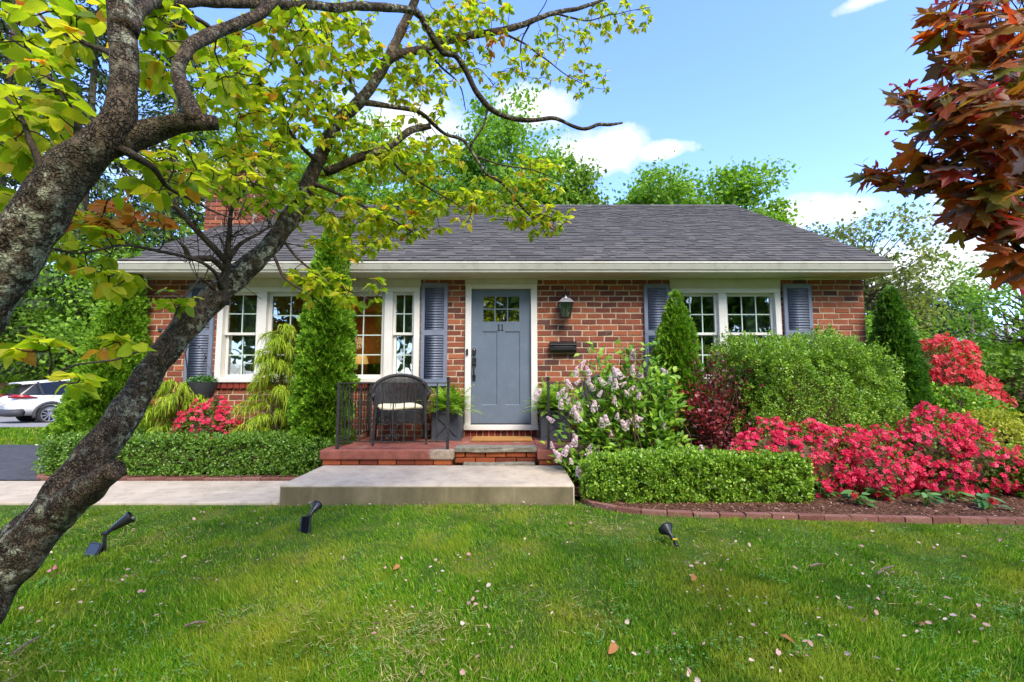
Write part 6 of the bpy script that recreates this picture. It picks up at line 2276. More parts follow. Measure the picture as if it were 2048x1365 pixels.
base_ = P(-235, 1488, 1.5)
dog = thing('dogwood_tree', (base_[0], base_[1], 0), 'old leaning dogwood with lichen-covered trunk and yellow-green leaves in the foreground', 'tree')
TRUNKS = [
    ('trunk', [(-235, 1500, 1.5, .30), (-95, 1265, 1.52, .235), (28, 1110, 1.58, .205), (105, 1020, 1.63, .18), (160, 945, 1.68, .158), (225, 862, 1.76, .140), (280, 780, 1.86, .132), (325, 712, 1.95, .13), (420, 603, 2.1, .135), (525, 508, 2.28, .125),
               (572, 450, 2.4, .118), (605, 395, 2.48, .110), (635, 325, 2.55, .10), (672, 250, 2.62, .09), (722, 200, 2.7, .082), (768, 133, 2.78, .078), (803, 60, 2.86, .07), (830, 0, 2.92, .064), (850, -70, 3.0, .06)], 26, .06),
    ('trunk', [(-235, 1460, 1.5, .26), (-240, 1120, 1.3, .21), (-150, 790, 1.2, .17), (-60, 640, 1.15, .155), (20, 528, 1.14, .143), (62, 458, 1.13, .135), (106, 388, 1.12, .125), (152, 330, 1.12, .118), (200, 288, 1.12, .108), (236, 240, 1.12, .096),
               (247, 190, 1.13, .082), (247, 120, 1.14, .08), (242, 40, 1.15, .08), (238, -80, 1.18, .08)], 26, .06)]
LIMBS = [
    ('limb', [(205, 295, 1.13, .08), (262, 272, 1.15, .076), (325, 255, 1.18, .068), (385, 246, 1.2, .052), (436, 246, 1.22, .038)], 14, .05),
    ('limb', [(390, 245, 1.19, .05), (384, 215, 1.22, .048), (362, 175, 1.25, .045), (354, 135, 1.3, .043), (374, 102, 1.36, .043), (430, 70, 1.5, .045), (490, 42, 1.6, .045), (535, 12, 1.7, .045), (560, -20, 1.8, .045)], 12, .05),
    ('limb', [(250, 60, 1.14, .07), (276, 22, 1.2, .05), (310, 4, 1.4, .046), (450, 6, 1.75, .046), (560, 9, 2.0, .046), (650, 12, 2.2, .046), (740, 14, 2.4, .048), (826, 22, 2.6, .048), (847, 48, 2.66, .046), (875, 90, 2.72, .044),
              (889, 108, 2.75, .042), (910, 112, 2.78, .042), (931, 144, 2.82, .044), (949, 179, 2.86, .042), (977, 214, 2.92, .042), (1009, 232, 2.98, .04), (1054, 239, 3.05, .035), (1100, 237, 3.12, .034), (1118, 243, 3.16, .03),
              (1142, 253, 3.2, .03), (1170, 258, 3.25, .03), (1198, 250, 3.3, .03), (1220, 251, 3.34, .026), (1246, 246, 3.4, .016)], 10, .05),
    ('limb', [(766, 130, 2.78, .07), (790, 112, 2.82, .062), (850, 95, 2.95, .06), (920, 76, 3.1, .055), (1000, 61, 3.25, .052), (1050, 48, 3.35, .05), (1110, 27, 3.5, .042), (1180, 9, 3.65, .034), (1240, -20, 3.8, .025)], 12, .05),
    ('limb', [(648, 345, 2.55, .06), (720, 316, 2.62, .055), (766, 299, 2.68, .05), (801, 278, 2.72, .048), (826, 260, 2.76, .05), (861, 253, 2.8, .04)], 10, .06),
    ('limb', [(720, 203, 2.7, .045), (773, 211, 2.75, .035), (840, 225, 2.85, .03), (861, 243, 2.88, .028), (889, 270, 2.92, .026), (924, 281, 2.98, .024), (949, 313, 3.02, .024), (973, 348, 3.06, .023), (1001, 366, 3.1, .021),
              (1030, 394, 3.14, .02), (1054, 425, 3.18, .018), (1082, 443, 3.22, .015), (1118, 468, 3.28, .009)], 8, .04),
    ('limb', [(977, 214, 2.92, .02), (970, 240, 2.94, .018), (960, 262, 2.96, .017), (938, 297, 3.0, .015)], 6, 0),
    ('branch', [(445, 612, 2.12, .06), (448, 570, 2.1, .045), (456, 520, 2.08, .034), (461, 465, 2.06, .024), (465, 420, 2.05, .018), (490, 380, 2.05, .012), (505, 345, 2.05, .006)], 8, .05),
    ('branch', [(456, 528, 2.08, .032), (430, 500, 2.05, .03), (395, 462, 2.0, .028), (350, 410, 1.95, .025), (320, 388, 1.9, .022), (280, 372, 1.85, .016), (245, 340, 1.8, .008)], 8, .05),
    ('branch', [(458, 520, 2.08, .03), (485, 490, 2.1, .02), (520, 468, 2.14, .014), (545, 450, 2.2, .007)], 7, .05),
    ('branch', [(452, 545, 2.09, .03), (425, 520, 2.04, .03), (385, 520, 2.0, .028), (372, 500, 1.97, .024), (365, 492, 1.95, .012)], 8, .06),
    ('branch', [(445, 580, 2.1, .03), (430, 550, 2.0, .018), (400, 525, 1.9, .015), (350, 510, 1.8, .013), (300, 502, 1.7, .012), (240, 495, 1.6, .01), (160, 505, 1.45, .007)], 7, 0),
    ('branch', [(440, 590, 2.1, .02), (400, 560, 2.0, .012), (368, 600, 1.85, .011), (345, 640, 1.75, .010), (320, 675, 1.6, .009), (280, 705, 1.45, .008), (190, 725, 1.25, .006), (90, 745, 1.05, .004)], 6, 0),
    ('branch', [(560, 470, 2.4, .02), (600, 520, 2.35, .015), (650, 555, 2.35, .012), (700, 580, 2.38, .009), (750, 600, 2.42, .006)], 6, 0),
    ('branch', [(540, 500, 2.3, .02), (570, 555, 2.25, .013), (620, 590, 2.25, .010), (660, 620, 2.28, .006)], 6, 0),
    ('branch', [(240, 290, 1.13, .03), (300, 330, 1.2, .02), (340, 372, 1.35, .014), (400, 410, 1.5, .010), (470, 440, 1.7, .006)], 7, 0),
    ('branch', [(100, 395, 1.12, .03), (80, 320, 1.1, .02), (50, 260, 1.1, .014), (20, 200, 1.15, .009), (-20, 160, 1.2, .006)], 7, 0),
    ('branch', [(170, 310, 1.12, .025), (150, 230, 1.2, .016), (110, 170, 1.3, .012), (60, 110, 1.35, .008), (10, 60, 1.4, .006)], 7, 0),
    ('branch', [(247, 120, 1.13, .025), (180, 90, 1.25, .016), (110, 60, 1.35, .01), (40, 40, 1.4, .006)], 7, 0),
    ('branch', [(640, 330, 2.55, .035), (600, 290, 2.4, .024), (560, 230, 2.3, .018), (520, 170, 2.2, .013), (490, 110, 2.15, .008)], 7, 0),
    ('branch', [(672, 250, 2.62, .03), (640, 190, 2.5, .02), (600, 140, 2.4, .014), (570, 80, 2.35, .009)], 7, 0),
    ('branch', [(720, 200, 2.7, .03), (690, 140, 2.7, .02), (660, 90, 2.7, .014), (640, 40, 2.7, .008)], 7, 0),
    ('branch', [(766, 299, 2.68, .025), (800, 340, 2.75, .018), (850, 370, 2.85, .014), (900, 400, 2.95, .010), (940, 430, 3.05, .006)], 7, 0),
    ('branch', [(620, 365, 2.5, .03), (680, 390, 2.55, .02), (740, 420, 2.65, .015), (800, 450, 2.8, .010), (850, 480, 2.9, .006)], 7, 0),
    ('branch', [(850, 95, 2.95, .025), (880, 130, 3.0, .018), (920, 170, 3.05, .012), (930, 220, 3.1, .007)], 7, 0),
    ('branch', [(1000, 61, 3.25, .022), (1050, 90, 3.35, .016), (1090, 120, 3.45, .012), (1130, 150, 3.55, .009), (1180, 175, 3.65, .005)], 7, 0),
    ('branch', [(1060, 45, 3.38, .02), (1040, 90, 3.4, .014), (1045, 140, 3.45, .008)], 6, 0),
    ('branch', [(1110, 27, 3.5, .02), (1170, 40, 3.6, .014), (1230, 30, 3.75, .01), (1300, 15, 3.9, .006)], 7, 0),
    ('branch', [(435, 70, 1.5, .02), (400, 40, 1.45, .014), (340, 60, 1.4, .01), (310, 110, 1.4, .006)], 6, 0),
    ('branch', [(950, 313, 3.02, .016), (1000, 330, 3.1, .012), (1060, 340, 3.15, .009), (1120, 360, 3.2, .005)], 6, 0),
]
skeleton = []
for nm, rows, seg, bm_ in TRUNKS + LIMBS:
    s_ = spline(path(rows), .022 if nm == 'trunk' else .03)
    s_[:, 3] *= .80 if nm == 'trunk' else .9
    if bm_ == 0 or nm != 'trunk':
        wob = np.c_[sn(s_[:, :3], 14, 8), sn(s_[:, :3], 14, 9), sn(s_[:, :3], 14, 10)] * .006
        s_[:, :3] += wob
    v, f_ = tube_np(s_[:, :3], s_[:, 3], 44 if nm == 'trunk' else seg, {'trunk': .10, 'limb': .07}.get(nm, .05))
    n_ = len(s_)
    o = link(nm, mesh_np(nm, v, [f_, np.arange(seg if nm != 'trunk' else 44)[None, ::-1], ((n_ - 1) * (seg if nm != 'trunk' else 44) + np.arange(seg if nm != 'trunk' else 44))[None]], True), M['dogwood_bark'] if nm != 'branch' else M['twig'], dog)
    skeleton.append((nm, rows, s_))
# cut stub on the leaning trunk
s_ = spline(path([(110, 1035, 1.63, .12), (160, 990, 1.59, .10), (205, 958, 1.57, .075), (232, 938, 1.56, .066)]), .02)
v, f_ = tube_np(s_[:, :3], s_[:, 3], 24, .1)
link('stub', mesh_np('stub', v, [f_, ((len(s_) - 1) * 24 + np.arange(24))[None]], True), M['dogwood_bark'], dog)

# leaf pads: photo x, y, distance, half-width, half-height (photo px), half-depth (m), number of twig tips
PADS = [(70, 230, 1.25, 130, 120, .2, 46), (90, 60, 1.35, 150, 80, .2, 30), (330, 90, 1.45, 80, 90, .15, 20), (330, 340, 1.45, 110, 70, .2, 26), (150, 470, 1.6, 120, 60, .2, 14),
        (440, 150, 1.9, 90, 100, .25, 34), (540, 240, 2.2, 110, 110, .3, 56), (470, 340, 2.0, 110, 60, .3, 36), (560, 70, 2.2, 120, 80, .3, 50), (690, 80, 2.65, 100, 90, .3, 46), (640, 190, 2.5, 80, 90, .3, 32),
        (640, 400, 2.55, 90, 60, .3, 34), (730, 300, 2.7, 110, 70, .3, 46), (740, 440, 2.75, 110, 55, .3, 50), (700, 490, 2.6, 90, 25, .2, 16), (840, 160, 2.95, 80, 100, .3, 44), (830, 320, 2.85, 110, 60, .3, 40), (880, 60, 3.0, 80, 60, .3, 30),
        (860, 420, 2.95, 110, 50, .3, 40), (970, 130, 3.2, 70, 60, .3, 18), (950, 35, 3.2, 80, 45, .3, 22), (1020, 400, 3.15, 110, 60, .25, 50), (1090, 440, 3.25, 80, 35, .2, 24), (1070, 335, 3.15, 60, 25, .2, 12), (1070, 120, 3.45, 60, 60, .2, 18), (1170, 160, 3.65, 60, 40, .2, 18), (1150, 70, 3.6, 80, 40, .2, 20),
        (1250, 30, 3.8, 80, 35, .2, 24), (680, 580, 2.36, 90, 35, .15, 20), (620, 560, 2.3, 60, 30, .15, 10), (60, 690, 1.05, 80, 25, .05, 5), (140, 765, 1.05, 40, 20, .04, 2), (250, 685, 1.4, 60, 20, .1, 6), (340, 600, 1.85, 50, 25, .1, 4), (540, 390, 2.3, 80, 50, .25, 18), (230, 560, 1.5, 80, 35, .15, 10),
        (20, 400, 1.3, 50, 60, .1, 10), (-80, 200, 1.3, 80, 150, .2, 16), (560, -60, 2.2, 200, 60, .3, 30), (900, -50, 3.1, 200, 50, .3, 30)]
ORANGE = [(215, 430, 1.7, 70, 35, .15, 9), (990, 70, 3.2, 25, 40, .1, 4), (60, 20, 1.35, 40, 20, .1, 3), (300, 440, 1.75, 50, 20, .1, 4)]
pool = np.vstack([s_[:, :3] for nm, rows, s_ in skeleton if nm == 'branch' or (nm == 'limb' and len(rows) not in (5, 24))]
                 + [skeleton[0][2][-45:, :3], skeleton[1][2][-40:, :3]])
tips, kind_ = [], []
for j, pads in enumerate((PADS, ORANGE)):
    for (cx, cy, Y, rx, ry, rd, n) in pads:
        n = int(n * (2.1 if Y > 1.6 else 1.3))
        u = unit(rng.normal(size=(n, 3))) * (rng.random((n, 1)) ** .4)
        for a_, b_, c_ in u:
            tips.append(P(cx + a_ * rx, cy + b_ * ry, max(.85, Y + c_ * rd)))
            kind_.append(j)
tips, kind_ = np.array(tips), np.array(kind_)
dist0 = np.array([np.min(np.linalg.norm(pool - q_, axis=1)) for q_ in tips])
order = np.argsort(dist0)
tV, tF, toff = [], [], 0
lp, ld, ln_, ls, lk = [], [], [], [], []
for i in order:
    q_ = tips[i]
    dd = np.linalg.norm(pool - q_, axis=1) + .15 * np.maximum(0, pool[:, 2] - q_[2])
    b_ = pool[np.argmin(dd)]
    L = np.linalg.norm(q_ - b_)
    if L < .03:
        continue
    side = rng.normal(size=3) * .10 * L
    m1 = b_ * .66 + q_ * .34 + side + [0, 0, .03 * L]
    m2 = b_ * .3 + q_ * .7 + side * .6 + [0, 0, -.03 * L]
    r0 = .0024 + min(.004, .006 * L)
    s_ = spline([(*b_, r0), (*m1, r0 * .8), (*m2, r0 * .65), (*q_, .0014)], .03)
    v, f_ = tube_np(s_[:, :3], s_[:, 3], 5)
    tV.append(v)
    tF.append(f_ + toff)
    toff += len(v)
    pool = np.vstack([pool, s_[2::3, :3]])
    ax = unit(s_[-1, :3] - s_[-3 if len(s_) > 2 else 0, :3] + [0, 0, 1e-5])
    small = .70 if q_[1] > 3.3 else (.80 if q_[1] > 1.7 else .92)
    def put(p_, d_, k_):
        lp.append(p_)
        ld.append(d_)
        ln_.append(unit(np.array([0, 0, 1.0]) + rng.normal(size=3) * .38))
        ls.append(rng.uniform(.046, .078) * small * k_)
        lk.append(kind_[i])
    h0 = rng.uniform(0, 6.28)
    for k in range(rng.integers(4, 7)):                   # whorl at the tip, leaves spreading and drooping
        a_ = h0 + k * 2 * math.pi / 5 + rng.normal() * .25
        put(q_ + rng.normal(size=3) * .004, unit(np.array([math.cos(a_), math.sin(a_), 0]) + ax * .55 + [0, 0, rng.uniform(-.75, .1)]), 1)
    for f2 in (.55, .78):
        if L > .12 and rng.random() < .75:
            c_ = s_[int(f2 * (len(s_) - 1)), :3]
            a_ = rng.uniform(0, 6.28)
            for sg in (0, math.pi):
                put(c_, unit(np.array([math.cos(a_ + sg), math.sin(a_ + sg), rng.uniform(-.6, .1)]) + ax * .3), .85)
link('twigs', mesh_np('twigs', np.vstack(tV), [np.vstack(tF)], True), M['twig'], dog, kind='stuff')
# bare tangled twigs on the sprout at the trunk
bV, bF, boff = [], [], 0
sp_pts = np.vstack([skeleton[i][2][len(skeleton[i][2]) // 4:, :3] for i in (9, 10, 11, 12)])
for _ in range(130):
    b_ = sp_pts[rng.integers(len(sp_pts))]
    d_ = unit(np.array([rng.normal(), rng.normal() * .5, rng.normal() + .5]))
    L = rng.uniform(.06, .22)
    s_ = spline([(*b_, .0022), (*(b_ + d_ * L * .5 + rng.normal(size=3) * .02), .0016), (*(b_ + d_ * L + rng.normal(size=3) * .05), .0009)], .03)
    v, f_ = tube_np(s_[:, :3], s_[:, 3], 4)
    bV.append(v)
    bF.append(f_ + boff)
    boff += len(v)
link('bare_twigs', mesh_np('bare_twigs', np.vstack(bV), [np.vstack(bF)], True), M['twig'], dog, kind='stuff')


def dog_leaf(seed):
    g = np.random.default_rng(seed)
    rows = [(0, 0), (.14, .15), (.34, .27), (.56, .27), (.76, .18), (.90, .08), (1.0, 0)]
    bend, cup, tw = g.uniform(.05, .38), g.uniform(.05, .22), g.uniform(-.3, .3)
    V, F = [], []
    for t_, w in rows:
        z = -bend * t_ * t_ + .06 * math.sin(t_ * 6)
        if w == 0:
            V.append([(0, t_, z)])
        else:
            wv = .02 * math.sin(t_ * 17 + seed)
            V.append([(-w, t_, z + cup * w * 1.6 + wv + tw * w), (0, t_, z), (w, t_, z + cup * w * 1.6 - wv - tw * w)])
    idx, flat_ = [], []
    for r_ in V:
        idx.append(list(range(len(flat_), len(flat_) + len(r_))))
        flat_ += r_
    for a_, b_ in zip(idx[:-1], idx[1:]):
        if len(a_) == 1:
            F += [(a_[0], b_[1], b_[0]), (a_[0], b_[2], b_[1])]
        elif len(b_) == 1:
            F += [(a_[0], a_[1], b_[0]), (a_[1], a_[2], b_[0])]
        else:
            F += [(a_[0], a_[1], b_[1]), (a_[0], b_[1], b_[0]), (a_[1], a_[2], b_[2]), (a_[1], b_[2], b_[1])]
    return np.array(flat_), np.array(F)


DOGS = [dog_leaf(s_) for s_ in range(6)]
lp, ld, ln_, ls, lk = map(np.array, (lp, ld, ln_, ls, lk))
R = frames(ld, ln_)
m0_ = lk == 0
pieces('leaf', dog, DOGS, lp[m0_], R[m0_], ls[m0_], M['dogwood'], 300, 'leaves')
pieces('orange_leaf', dog, DOGS, lp[~m0_], R[~m0_], ls[~m0_], M['dogwood_orange'], 60, 'orange_leaves')

# ================================================================== THE MAPLE AT THE RIGHT
half = [(0, -.02), (.10, .02), (.30, -.16), (.36, -.10), (.58, -.20), (.50, -.02), (.44, .06), (.60, .20), (.70, .22), (.98, .42), (.76, .42), (.70, .50), (.56, .48), (.44, .42), (.26, .34), (.32, .58), (.28, .66), (.36, .82),
        (.20, .84), (.13, .98), (0, 1.28)]


def maple_tmpl(seed):
    g = np.random.default_rng(seed)
    pts = half + [(-x, y) for x, y in half[-2:0:-1]]
    cu, fo = g.uniform(-.05, .35), g.uniform(0, .3)
    V = [(0, .22, 0)] + [(x * (1 + g.normal() * .03), y, -cu * (x * x + (y - .2) ** 2) * .5 + fo * abs(x) * .5 + g.normal() * .025) for x, y in pts]
    n = len(pts)
    F = [(0, 1 + i, 1 + (i + 1) % n) for i in range(n)]
    return np.array(V), np.array(F)


MAPLES = [maple_tmpl(s_) for s_ in range(6)]
mroot = np.array([3.5, 1.3, 0])
map_ = thing('maple_tree', mroot, 'maple with dark purple and orange lobed leaves hanging in at the upper right', 'tree')
MBR = [('trunk', [(*mroot, .09), (3.52, 1.3, 1.0, .08), (3.4, 1.35, 1.9, .06), (3.2, 1.4, 2.9, .03)], 12),
       ('limb', [(3.4, 1.35, 1.9, .03), (*P(2120, 330, 1.35), .02), (*P(2000, 260, 1.4), .010), (*P(1900, 230, 1.42), .006), (*P(1800, 210, 1.45), .003)], 8),
       ('limb', [(3.48, 1.3, 1.5, .03), (*P(2150, 420, 1.35), .02), (*P(2030, 400, 1.4), .010), (*P(1930, 380, 1.42), .006), (*P(1840, 345, 1.45), .003), (*P(1730, 350, 1.5), .002)], 8),
       ('limb', [(3.35, 1.37, 2.2, .025), (*P(2130, 60, 1.4), .015), (*P(2000, 60, 1.42), .008), (*P(1890, 50, 1.45), .004)], 8),
       ('limb', [(3.48, 1.3, 1.4, .025), (*P(2150, 520, 1.4), .012), (*P(2040, 480, 1.45), .007), (*P(1960, 500, 1.5), .003)], 8)]
mp = []
for nm, rows, seg in MBR:
    s_ = spline(rows, .03)
    v, f_ = tube_np(s_[:, :3], s_[:, 3], seg, .06)
    link(nm, mesh_np(nm, v, [f_], True), M['bark'], map_)
    if nm != 'trunk':
        mp.append(s_[len(s_) // 3:, :3])
mp = np.vstack(mp)
MP = [(1975, 90, 1.4, 110, 90, .12, 44), (1900, 40, 1.42, 50, 50, .08, 10), (1930, 230, 1.38, 120, 70, .12, 44), (1820, 200, 1.42, 50, 30, .06, 8), (1980, 350, 1.38, 100, 80, .12, 46), (1875, 320, 1.4, 60, 50, .08, 16), (1745, 352, 1.5, 35, 18, .04, 6),
      (1800, 360, 1.48, 35, 25, .05, 3), (2050, 200, 1.35, 90, 200, .15, 50), (1950, 430, 1.42, 60, 40, .08, 16), (2020, 460, 1.42, 70, 50, .1, 20), (2030, 530, 1.5, 40, 25, .08, 6), (2100, 350, 1.3, 80, 250, .2, 30), (2010, -20, 1.4, 120, 60, .15, 20)]
pos, tV, tF, toff, sam = [], [], [], 0, []
for cx, cy, Y, rx, ry, rd, n in MP:
    n = int(n * 1.5)
    u = unit(rng.normal(size=(n, 3))) * (rng.random((n, 1)) ** .4)
    for a_, b_, c_ in u:
        q_ = P(cx + a_ * rx, cy + b_ * ry, Y + c_ * rd)
        pos.append(q_)
        b0 = mp[np.argmin(np.linalg.norm(mp - q_, axis=1))]
        mid = (b0 + q_) / 2 + [0, 0, .02]
        s_ = spline([(*b0, .0022), (*mid, .0016), (*q_, .0009)], .03)
        v, f_ = tube_np(s_[:, :3], s_[:, 3], 4)
        tV.append(v)
        tF.append(f_ + toff)
        toff += len(v)
        if rng.random() < .3:
            sam.append(q_ + rng.normal(size=3) * .03)
pos = np.array(pos)
n = len(pos)
aa = rng.normal(math.pi * 1.15, .75, n)
d = unit(np.c_[np.cos(aa) * .9, np.sin(aa) * .45, rng.uniform(-.75, -.05, n)])
nn = unit(np.array([0, -.55, .75]) + rng.normal(size=(n, 3)) * .45)
pieces('leaf', map_, MAPLES, pos, frames(d, nn), rng.uniform(.046, .082, n), M['maple'], 300, 'leaves')
link('twigs', mesh_np('twigs', np.vstack(tV), [np.vstack(tF)], True), M['twig'], map_, kind='stuff')
sam = np.array(sam)
sam = np.vstack([sam, sam + rng.normal(size=sam.shape) * .02])
d = unit(rng.normal(size=(len(sam), 3)) + [0, 0, -.6])
pieces('samara', map_, [OVAL], sam, frames(d, rng.normal(size=(len(sam), 3))), np.c_[np.full(len(sam), .018), np.full(len(sam), .032), np.full(len(sam), .02)], M['samara'], 120, 'samaras')

# ================================================================== GRASS, PETALS, LITTER
def edge_y(x):
    return np.where(x < EDGE[0, 0], 4.478, np.interp(x, EDGE[:, 0], EDGE[:, 1]) - .05)


def lawn_points(n, pw):
    """denser towards the camera"""
    u = rng.random(n)
    y0, y1 = 1.45, 4.5
    Y = (y0 ** (1 - pw) + u * (y1 ** (1 - pw) - y0 ** (1 - pw))) ** (1 / (1 - pw))
    half_ = 1.18 * Y + .25
    x = rng.uniform(-1, 1, n) * half_
    keep = Y < edge_y(x)
    keep &= ~((x < -2.2) & (Y > 4.492))
    return np.c_[x, Y][keep]


q = lawn_points(430000, 1.35)
# the lawn goes on beyond the frame
qo = np.c_[rng.uniform(-7, 7, 150000), rng.uniform(.3, 4.5, 150000)]
qo = qo[(np.abs(qo[:, 0]) > 1.18 * np.maximum(qo[:, 1], 0) + .2) | (qo[:, 1] < 1.5)]
qo = qo[(qo[:, 1] < edge_y(qo[:, 0])) & ~((qo[:, 0] < -2.2) & (qo[:, 1] > 4.492))]
q = np.vstack([q, qo])
n = len(q)
clump = sn(q, 7, 31) * .5 + sn(q, 2.3, 32) * .5
keep = (rng.random(n) < .78 + .3 * clump)
q, clump = q[keep], clump[keep]
n = len(q)
hgt = (.017 + .020 * rng.random(n) + .020 * np.clip(clump, -.4, 1)) * (1 + .5 * (rng.random(n) < .05))
az_ = rng.uniform(0, 2 * math.pi, n)
bend = rng.uniform(.2, 1.0, n) * hgt
flow = np.c_[sn(q, 1.2, 41), sn(q, 1.2, 42)] * .8
dirx, diry = np.cos(az_) + flow[:, 0], np.sin(az_) + flow[:, 1]
wdt = rng.uniform(.0011, .0026, n)
wx, wy = -np.sin(az_) * wdt, np.cos(az_) * wdt
z0 = 0.012 * sn(q, 1.3, 2) - .004
b0 = np.c_[q, z0]
def blade(t_, w):
    c_ = np.c_[q[:, 0] + dirx * bend * t_ * t_, q[:, 1] + diry * bend * t_ * t_, z0 + hgt * t_ * (1 - .25 * t_ * np.minimum(1, bend / hgt))]
    return np.stack([c_ - np.c_[wx, wy, wx * 0] * w, c_ + np.c_[wx, wy, wx * 0] * w], 1)
tipv = blade(1.0, 0)[:, :1]
V = np.concatenate([blade(0, 1), blade(.5, .85), tipv], 1).reshape(-1, 3)
k = (np.arange(n) * 5)[:, None]
F4 = k + np.array([[0, 1, 3, 2]])
F3 = k + np.array([[2, 3, 4]])
link('grass', mesh_np('grass', V, [F4, F3]), M['grass'], None, 'short green lawn grass with drier patches', 'grass', kind='stuff')

# straw and thatch lying in the thin patches
qt = lawn_points(90000, 1.2)
qt = qt[(sn(qt, 2.1, 51) + sn(qt, 5.5, 52) * .7 + rng.normal(size=len(qt)) * .55) > 1.25]
n = len(qt)
tv = np.array([(-.5, 0, 0), (.5, 0, 0), (.5, .6, .12), (-.5, .6, .12), (0, 1, .02)])
a_, f_ = spread(tv[[0, 1, 4]], np.array([(0, 1, 2)]), np.c_[qt, rng.uniform(.012, .03, n)], frames(unit(np.c_[rng.normal(size=(n, 2)), rng.normal(size=n) * .25]), np.array([[0, 0, 1.]]) + rng.normal(size=(n, 3)) * .3), np.c_[rng.uniform(.002, .004, n), rng.uniform(.03, .075, n), rng.uniform(.03, .07, n)])
M['straw'] = leaf('straw', [(0.0, S(132, 112, 70)), (0.6, S(170, 150, 98)), (1.0, S(196, 182, 130))], .2, .8, .1)
link('thatch', mesh_np('thatch', a_, [f_]), M['straw'], None, 'dry straw lying in the thin lawn patches', 'thatch', kind='stuff')

# coarser grass further off: beside the drive and to the right of the house
qs = [np.c_[rng.uniform(-30, -6, 30000), rng.uniform(9, 14.2, 30000)], np.c_[rng.uniform(5.8, 12, 26000), rng.uniform(5, 13, 26000)], np.c_[rng.uniform(-14, -6.2, 9000), rng.uniform(23, 25, 9000)]]
q2 = np.vstack(qs)
n2 = len(q2)
tv = np.array([(-.5, 0, 0), (.5, 0, 0), (.15, .3, .9)])
d2 = unit(np.c_[rng.normal(size=(n2, 2)), np.zeros(n2)])
a_, f_ = spread(tv, np.array([(0, 1, 2)]), np.c_[q2, ground(q2[:, 0], q2[:, 1])], frames(d2, np.repeat([[0, 0, 1.]], n2, 0)), np.c_[rng.uniform(.02, .04, n2), rng.uniform(.03, .08, n2), rng.uniform(.04, .08, n2)])
link('far_grass', mesh_np('far_grass', a_, [f_]), M['grass'], None, 'rough grass beside the drive and behind the right beds', 'grass', kind='stuff')

# clover and broad-leaved weeds
c0 = lawn_points(150, .6)
cl = np.vstack([c_ + rng.normal(size=(rng.integers(5, 26), 2)) * rng.uniform(.03, .09) for c_ in c0])
cl = cl[cl[:, 1] < edge_y(cl[:, 0])]
n = len(cl)
tri = []
for s_ in range(3):
    a_ = s_ * 2.094 + rng.uniform(0, 6.28, n)[:] * 0 + rng.uniform(0, 6.28, n)
    tri.append((np.c_[cl, rng.uniform(.022, .045, n)], unit(np.c_[np.cos(a_), np.sin(a_), np.full(n, .12)])))
p = np.vstack([t_[0] for t_ in tri])
d = np.vstack([t_[1] for t_ in tri])
a_, f_ = spread(*OVAL, p, frames(d, np.array([[0, 0, 1.]]) + rng.normal(size=(len(p), 3)) * .25), np.c_[rng.uniform(.010, .017, len(p)), rng.uniform(.008, .014, len(p)), np.full(len(p), .02)])
link('clover', mesh_np('clover', a_, [f_]), M['clover'], None, 'small clover patches among the lawn grass', 'clover', kind='stuff')

# fallen petals: curled little bracts
petV = np.array([(-.25, -.5, .06), (.25, -.5, .06), (.5, .05, .22), (.22, .5, .12), (0, .38, .02), (-.24, .5, .14), (-.5, 0, .2), (0, 0, -.04)])
petF = np.array([(0, 1, 7), (1, 2, 7), (2, 3, 7), (3, 4, 7), (4, 5, 7), (5, 6, 7), (6, 0, 7)])
pq = lawn_points(1350, .75)
pq = pq[rng.random(len(pq)) < np.clip(1.0 - .13 * np.maximum(0, pq[:, 0]), .4, 1)]
pq = pq[(sn(pq, 2.6, 61) + sn(pq, 6, 62) * .6 + rng.normal(size=len(pq)) * .5) > -.1]
n = len(pq)
sz = .010 + .020 * rng.random(n) ** 1.6
a_, f_ = spread(petV, petF, np.c_[pq, rng.uniform(.032, .05, n)], frames(unit(np.c_[rng.normal(size=(n, 2)), rng.normal(size=n) * .3]), np.array([[0, -.15, 1.]]) + rng.normal(size=(n, 3)) * .45), np.c_[sz * rng.uniform(.6, 1, n), sz, sz])
# a few on the landing, the walk and the mulch too
pq = np.vstack([np.c_[rng.uniform(-2.2, .58, 26), rng.uniform(4.52, 5.45, 26), np.full(26, .196)], np.c_[rng.uniform(-6, -2.3, 22), rng.uniform(4.52, 5.44, 22), np.full(22, .026)],
                np.c_[rng.uniform(.65, 4.6, 60), rng.uniform(4.15, 4.6, 60), np.full(60, .045)]])
n = len(pq)
a2, f2 = spread(petV, petF, pq, frames(unit(np.c_[rng.normal(size=(n, 2)), np.zeros(n)]), np.array([[0, 0, 1.]]) + rng.normal(size=(n, 3)) * .2), rng.uniform(.008, .018, n))
link('fallen_petals', mesh_np('fallen_petals', np.vstack([a_, a2]), [np.vstack([f_, f2 + len(a_)])]), M['petal'], None, 'pale pink fallen petals scattered over the lawn', 'petals', kind='stuff')

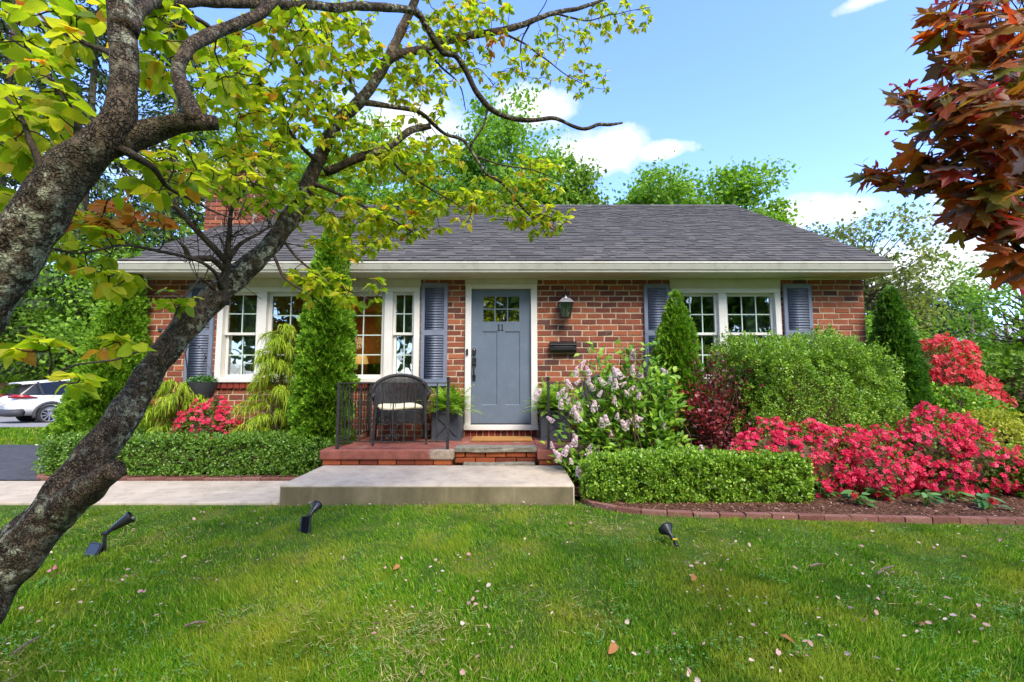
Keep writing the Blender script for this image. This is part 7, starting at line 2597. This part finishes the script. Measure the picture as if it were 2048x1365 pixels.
# seed husks and crumbs on the concrete and the porch
pq = np.vstack([np.c_[rng.uniform(-2.2, .58, 150), rng.uniform(4.5, 5.46, 150), np.full(150, .1935)], np.c_[rng.uniform(-6, -2.3, 130), rng.uniform(4.52, 5.45, 130), np.full(130, .0235)],
                np.c_[rng.uniform(-2.2, -.75, 40), rng.uniform(5.52, 6.2, 40), np.full(40, PZ + .001)]])
n = len(pq)
a_, f_ = spread(petV, petF, pq, frames(unit(np.c_[rng.normal(size=(n, 2)), np.zeros(n)]), np.array([[0, 0, 1.]]) + rng.normal(size=(n, 3)) * .15), np.c_[rng.uniform(.002, .006, n), rng.uniform(.005, .016, n), rng.uniform(.004, .008, n)])
link('seed_husks', mesh_np('seed_husks', a_, [f_]), M['dead_leaf'], None, 'brown seed husks and crumbs lying on the concrete', 'litter', kind='stuff')

# dead leaves and twigs one can pick out
for px, py, s_, lb in [(800, 955 + 190, .05, 'curled brown leaf on the lawn below the landing'), (1560, 1290, .07, 'orange dead leaf in the lawn at lower right'), (1850, 1270, .07, 'slim tan dead leaf in the lawn at far right'),
                       (1235, 1310, .06, 'brown dead leaf in the lawn below centre'), (1390, 1165, .06, 'dark brown leaf in the grass below the lone spotlight')]:
    b_ = G(px, py)
    a_, f_ = spread(*DOGS[1], (b_ + [0, 0, .04])[None], frames(unit(rng.normal(size=(1, 3)) * [1, 1, .1]), np.array([[.2, -.3, 1.]])), np.array([s_]))
    link('fallen_leaf', mesh_np('fallen_leaf', a_, [f_]), M['dead_leaf'], None, lb, 'leaf', 'fallen leaves on the lawn')
for (x0, y0), (x1, y1), lb in [((20, 1328), (78, 1292), 'short pale stick in the grass at lower left'), ((368, 1268), (412, 1262), 'short pale stick in the grass left of centre'),
                               ((1755, 1160), (1790, 1145), 'thin bent twig in the grass at right'), ((1620, 1145), (1650, 1142), 'small curved twig in the grass below the right hedge')]:
    a_, b_ = G(x0, y0) + [0, 0, .035], G(x1, y1) + [0, 0, .04]
    MB().tube(np.array([a_, (a_ + b_) / 2 + [0, .006, .006], b_]), [.006, .007, .004], 6).build('fallen_stick', M['pole_wood'], None, label=lb, category='stick', group='sticks on the lawn')
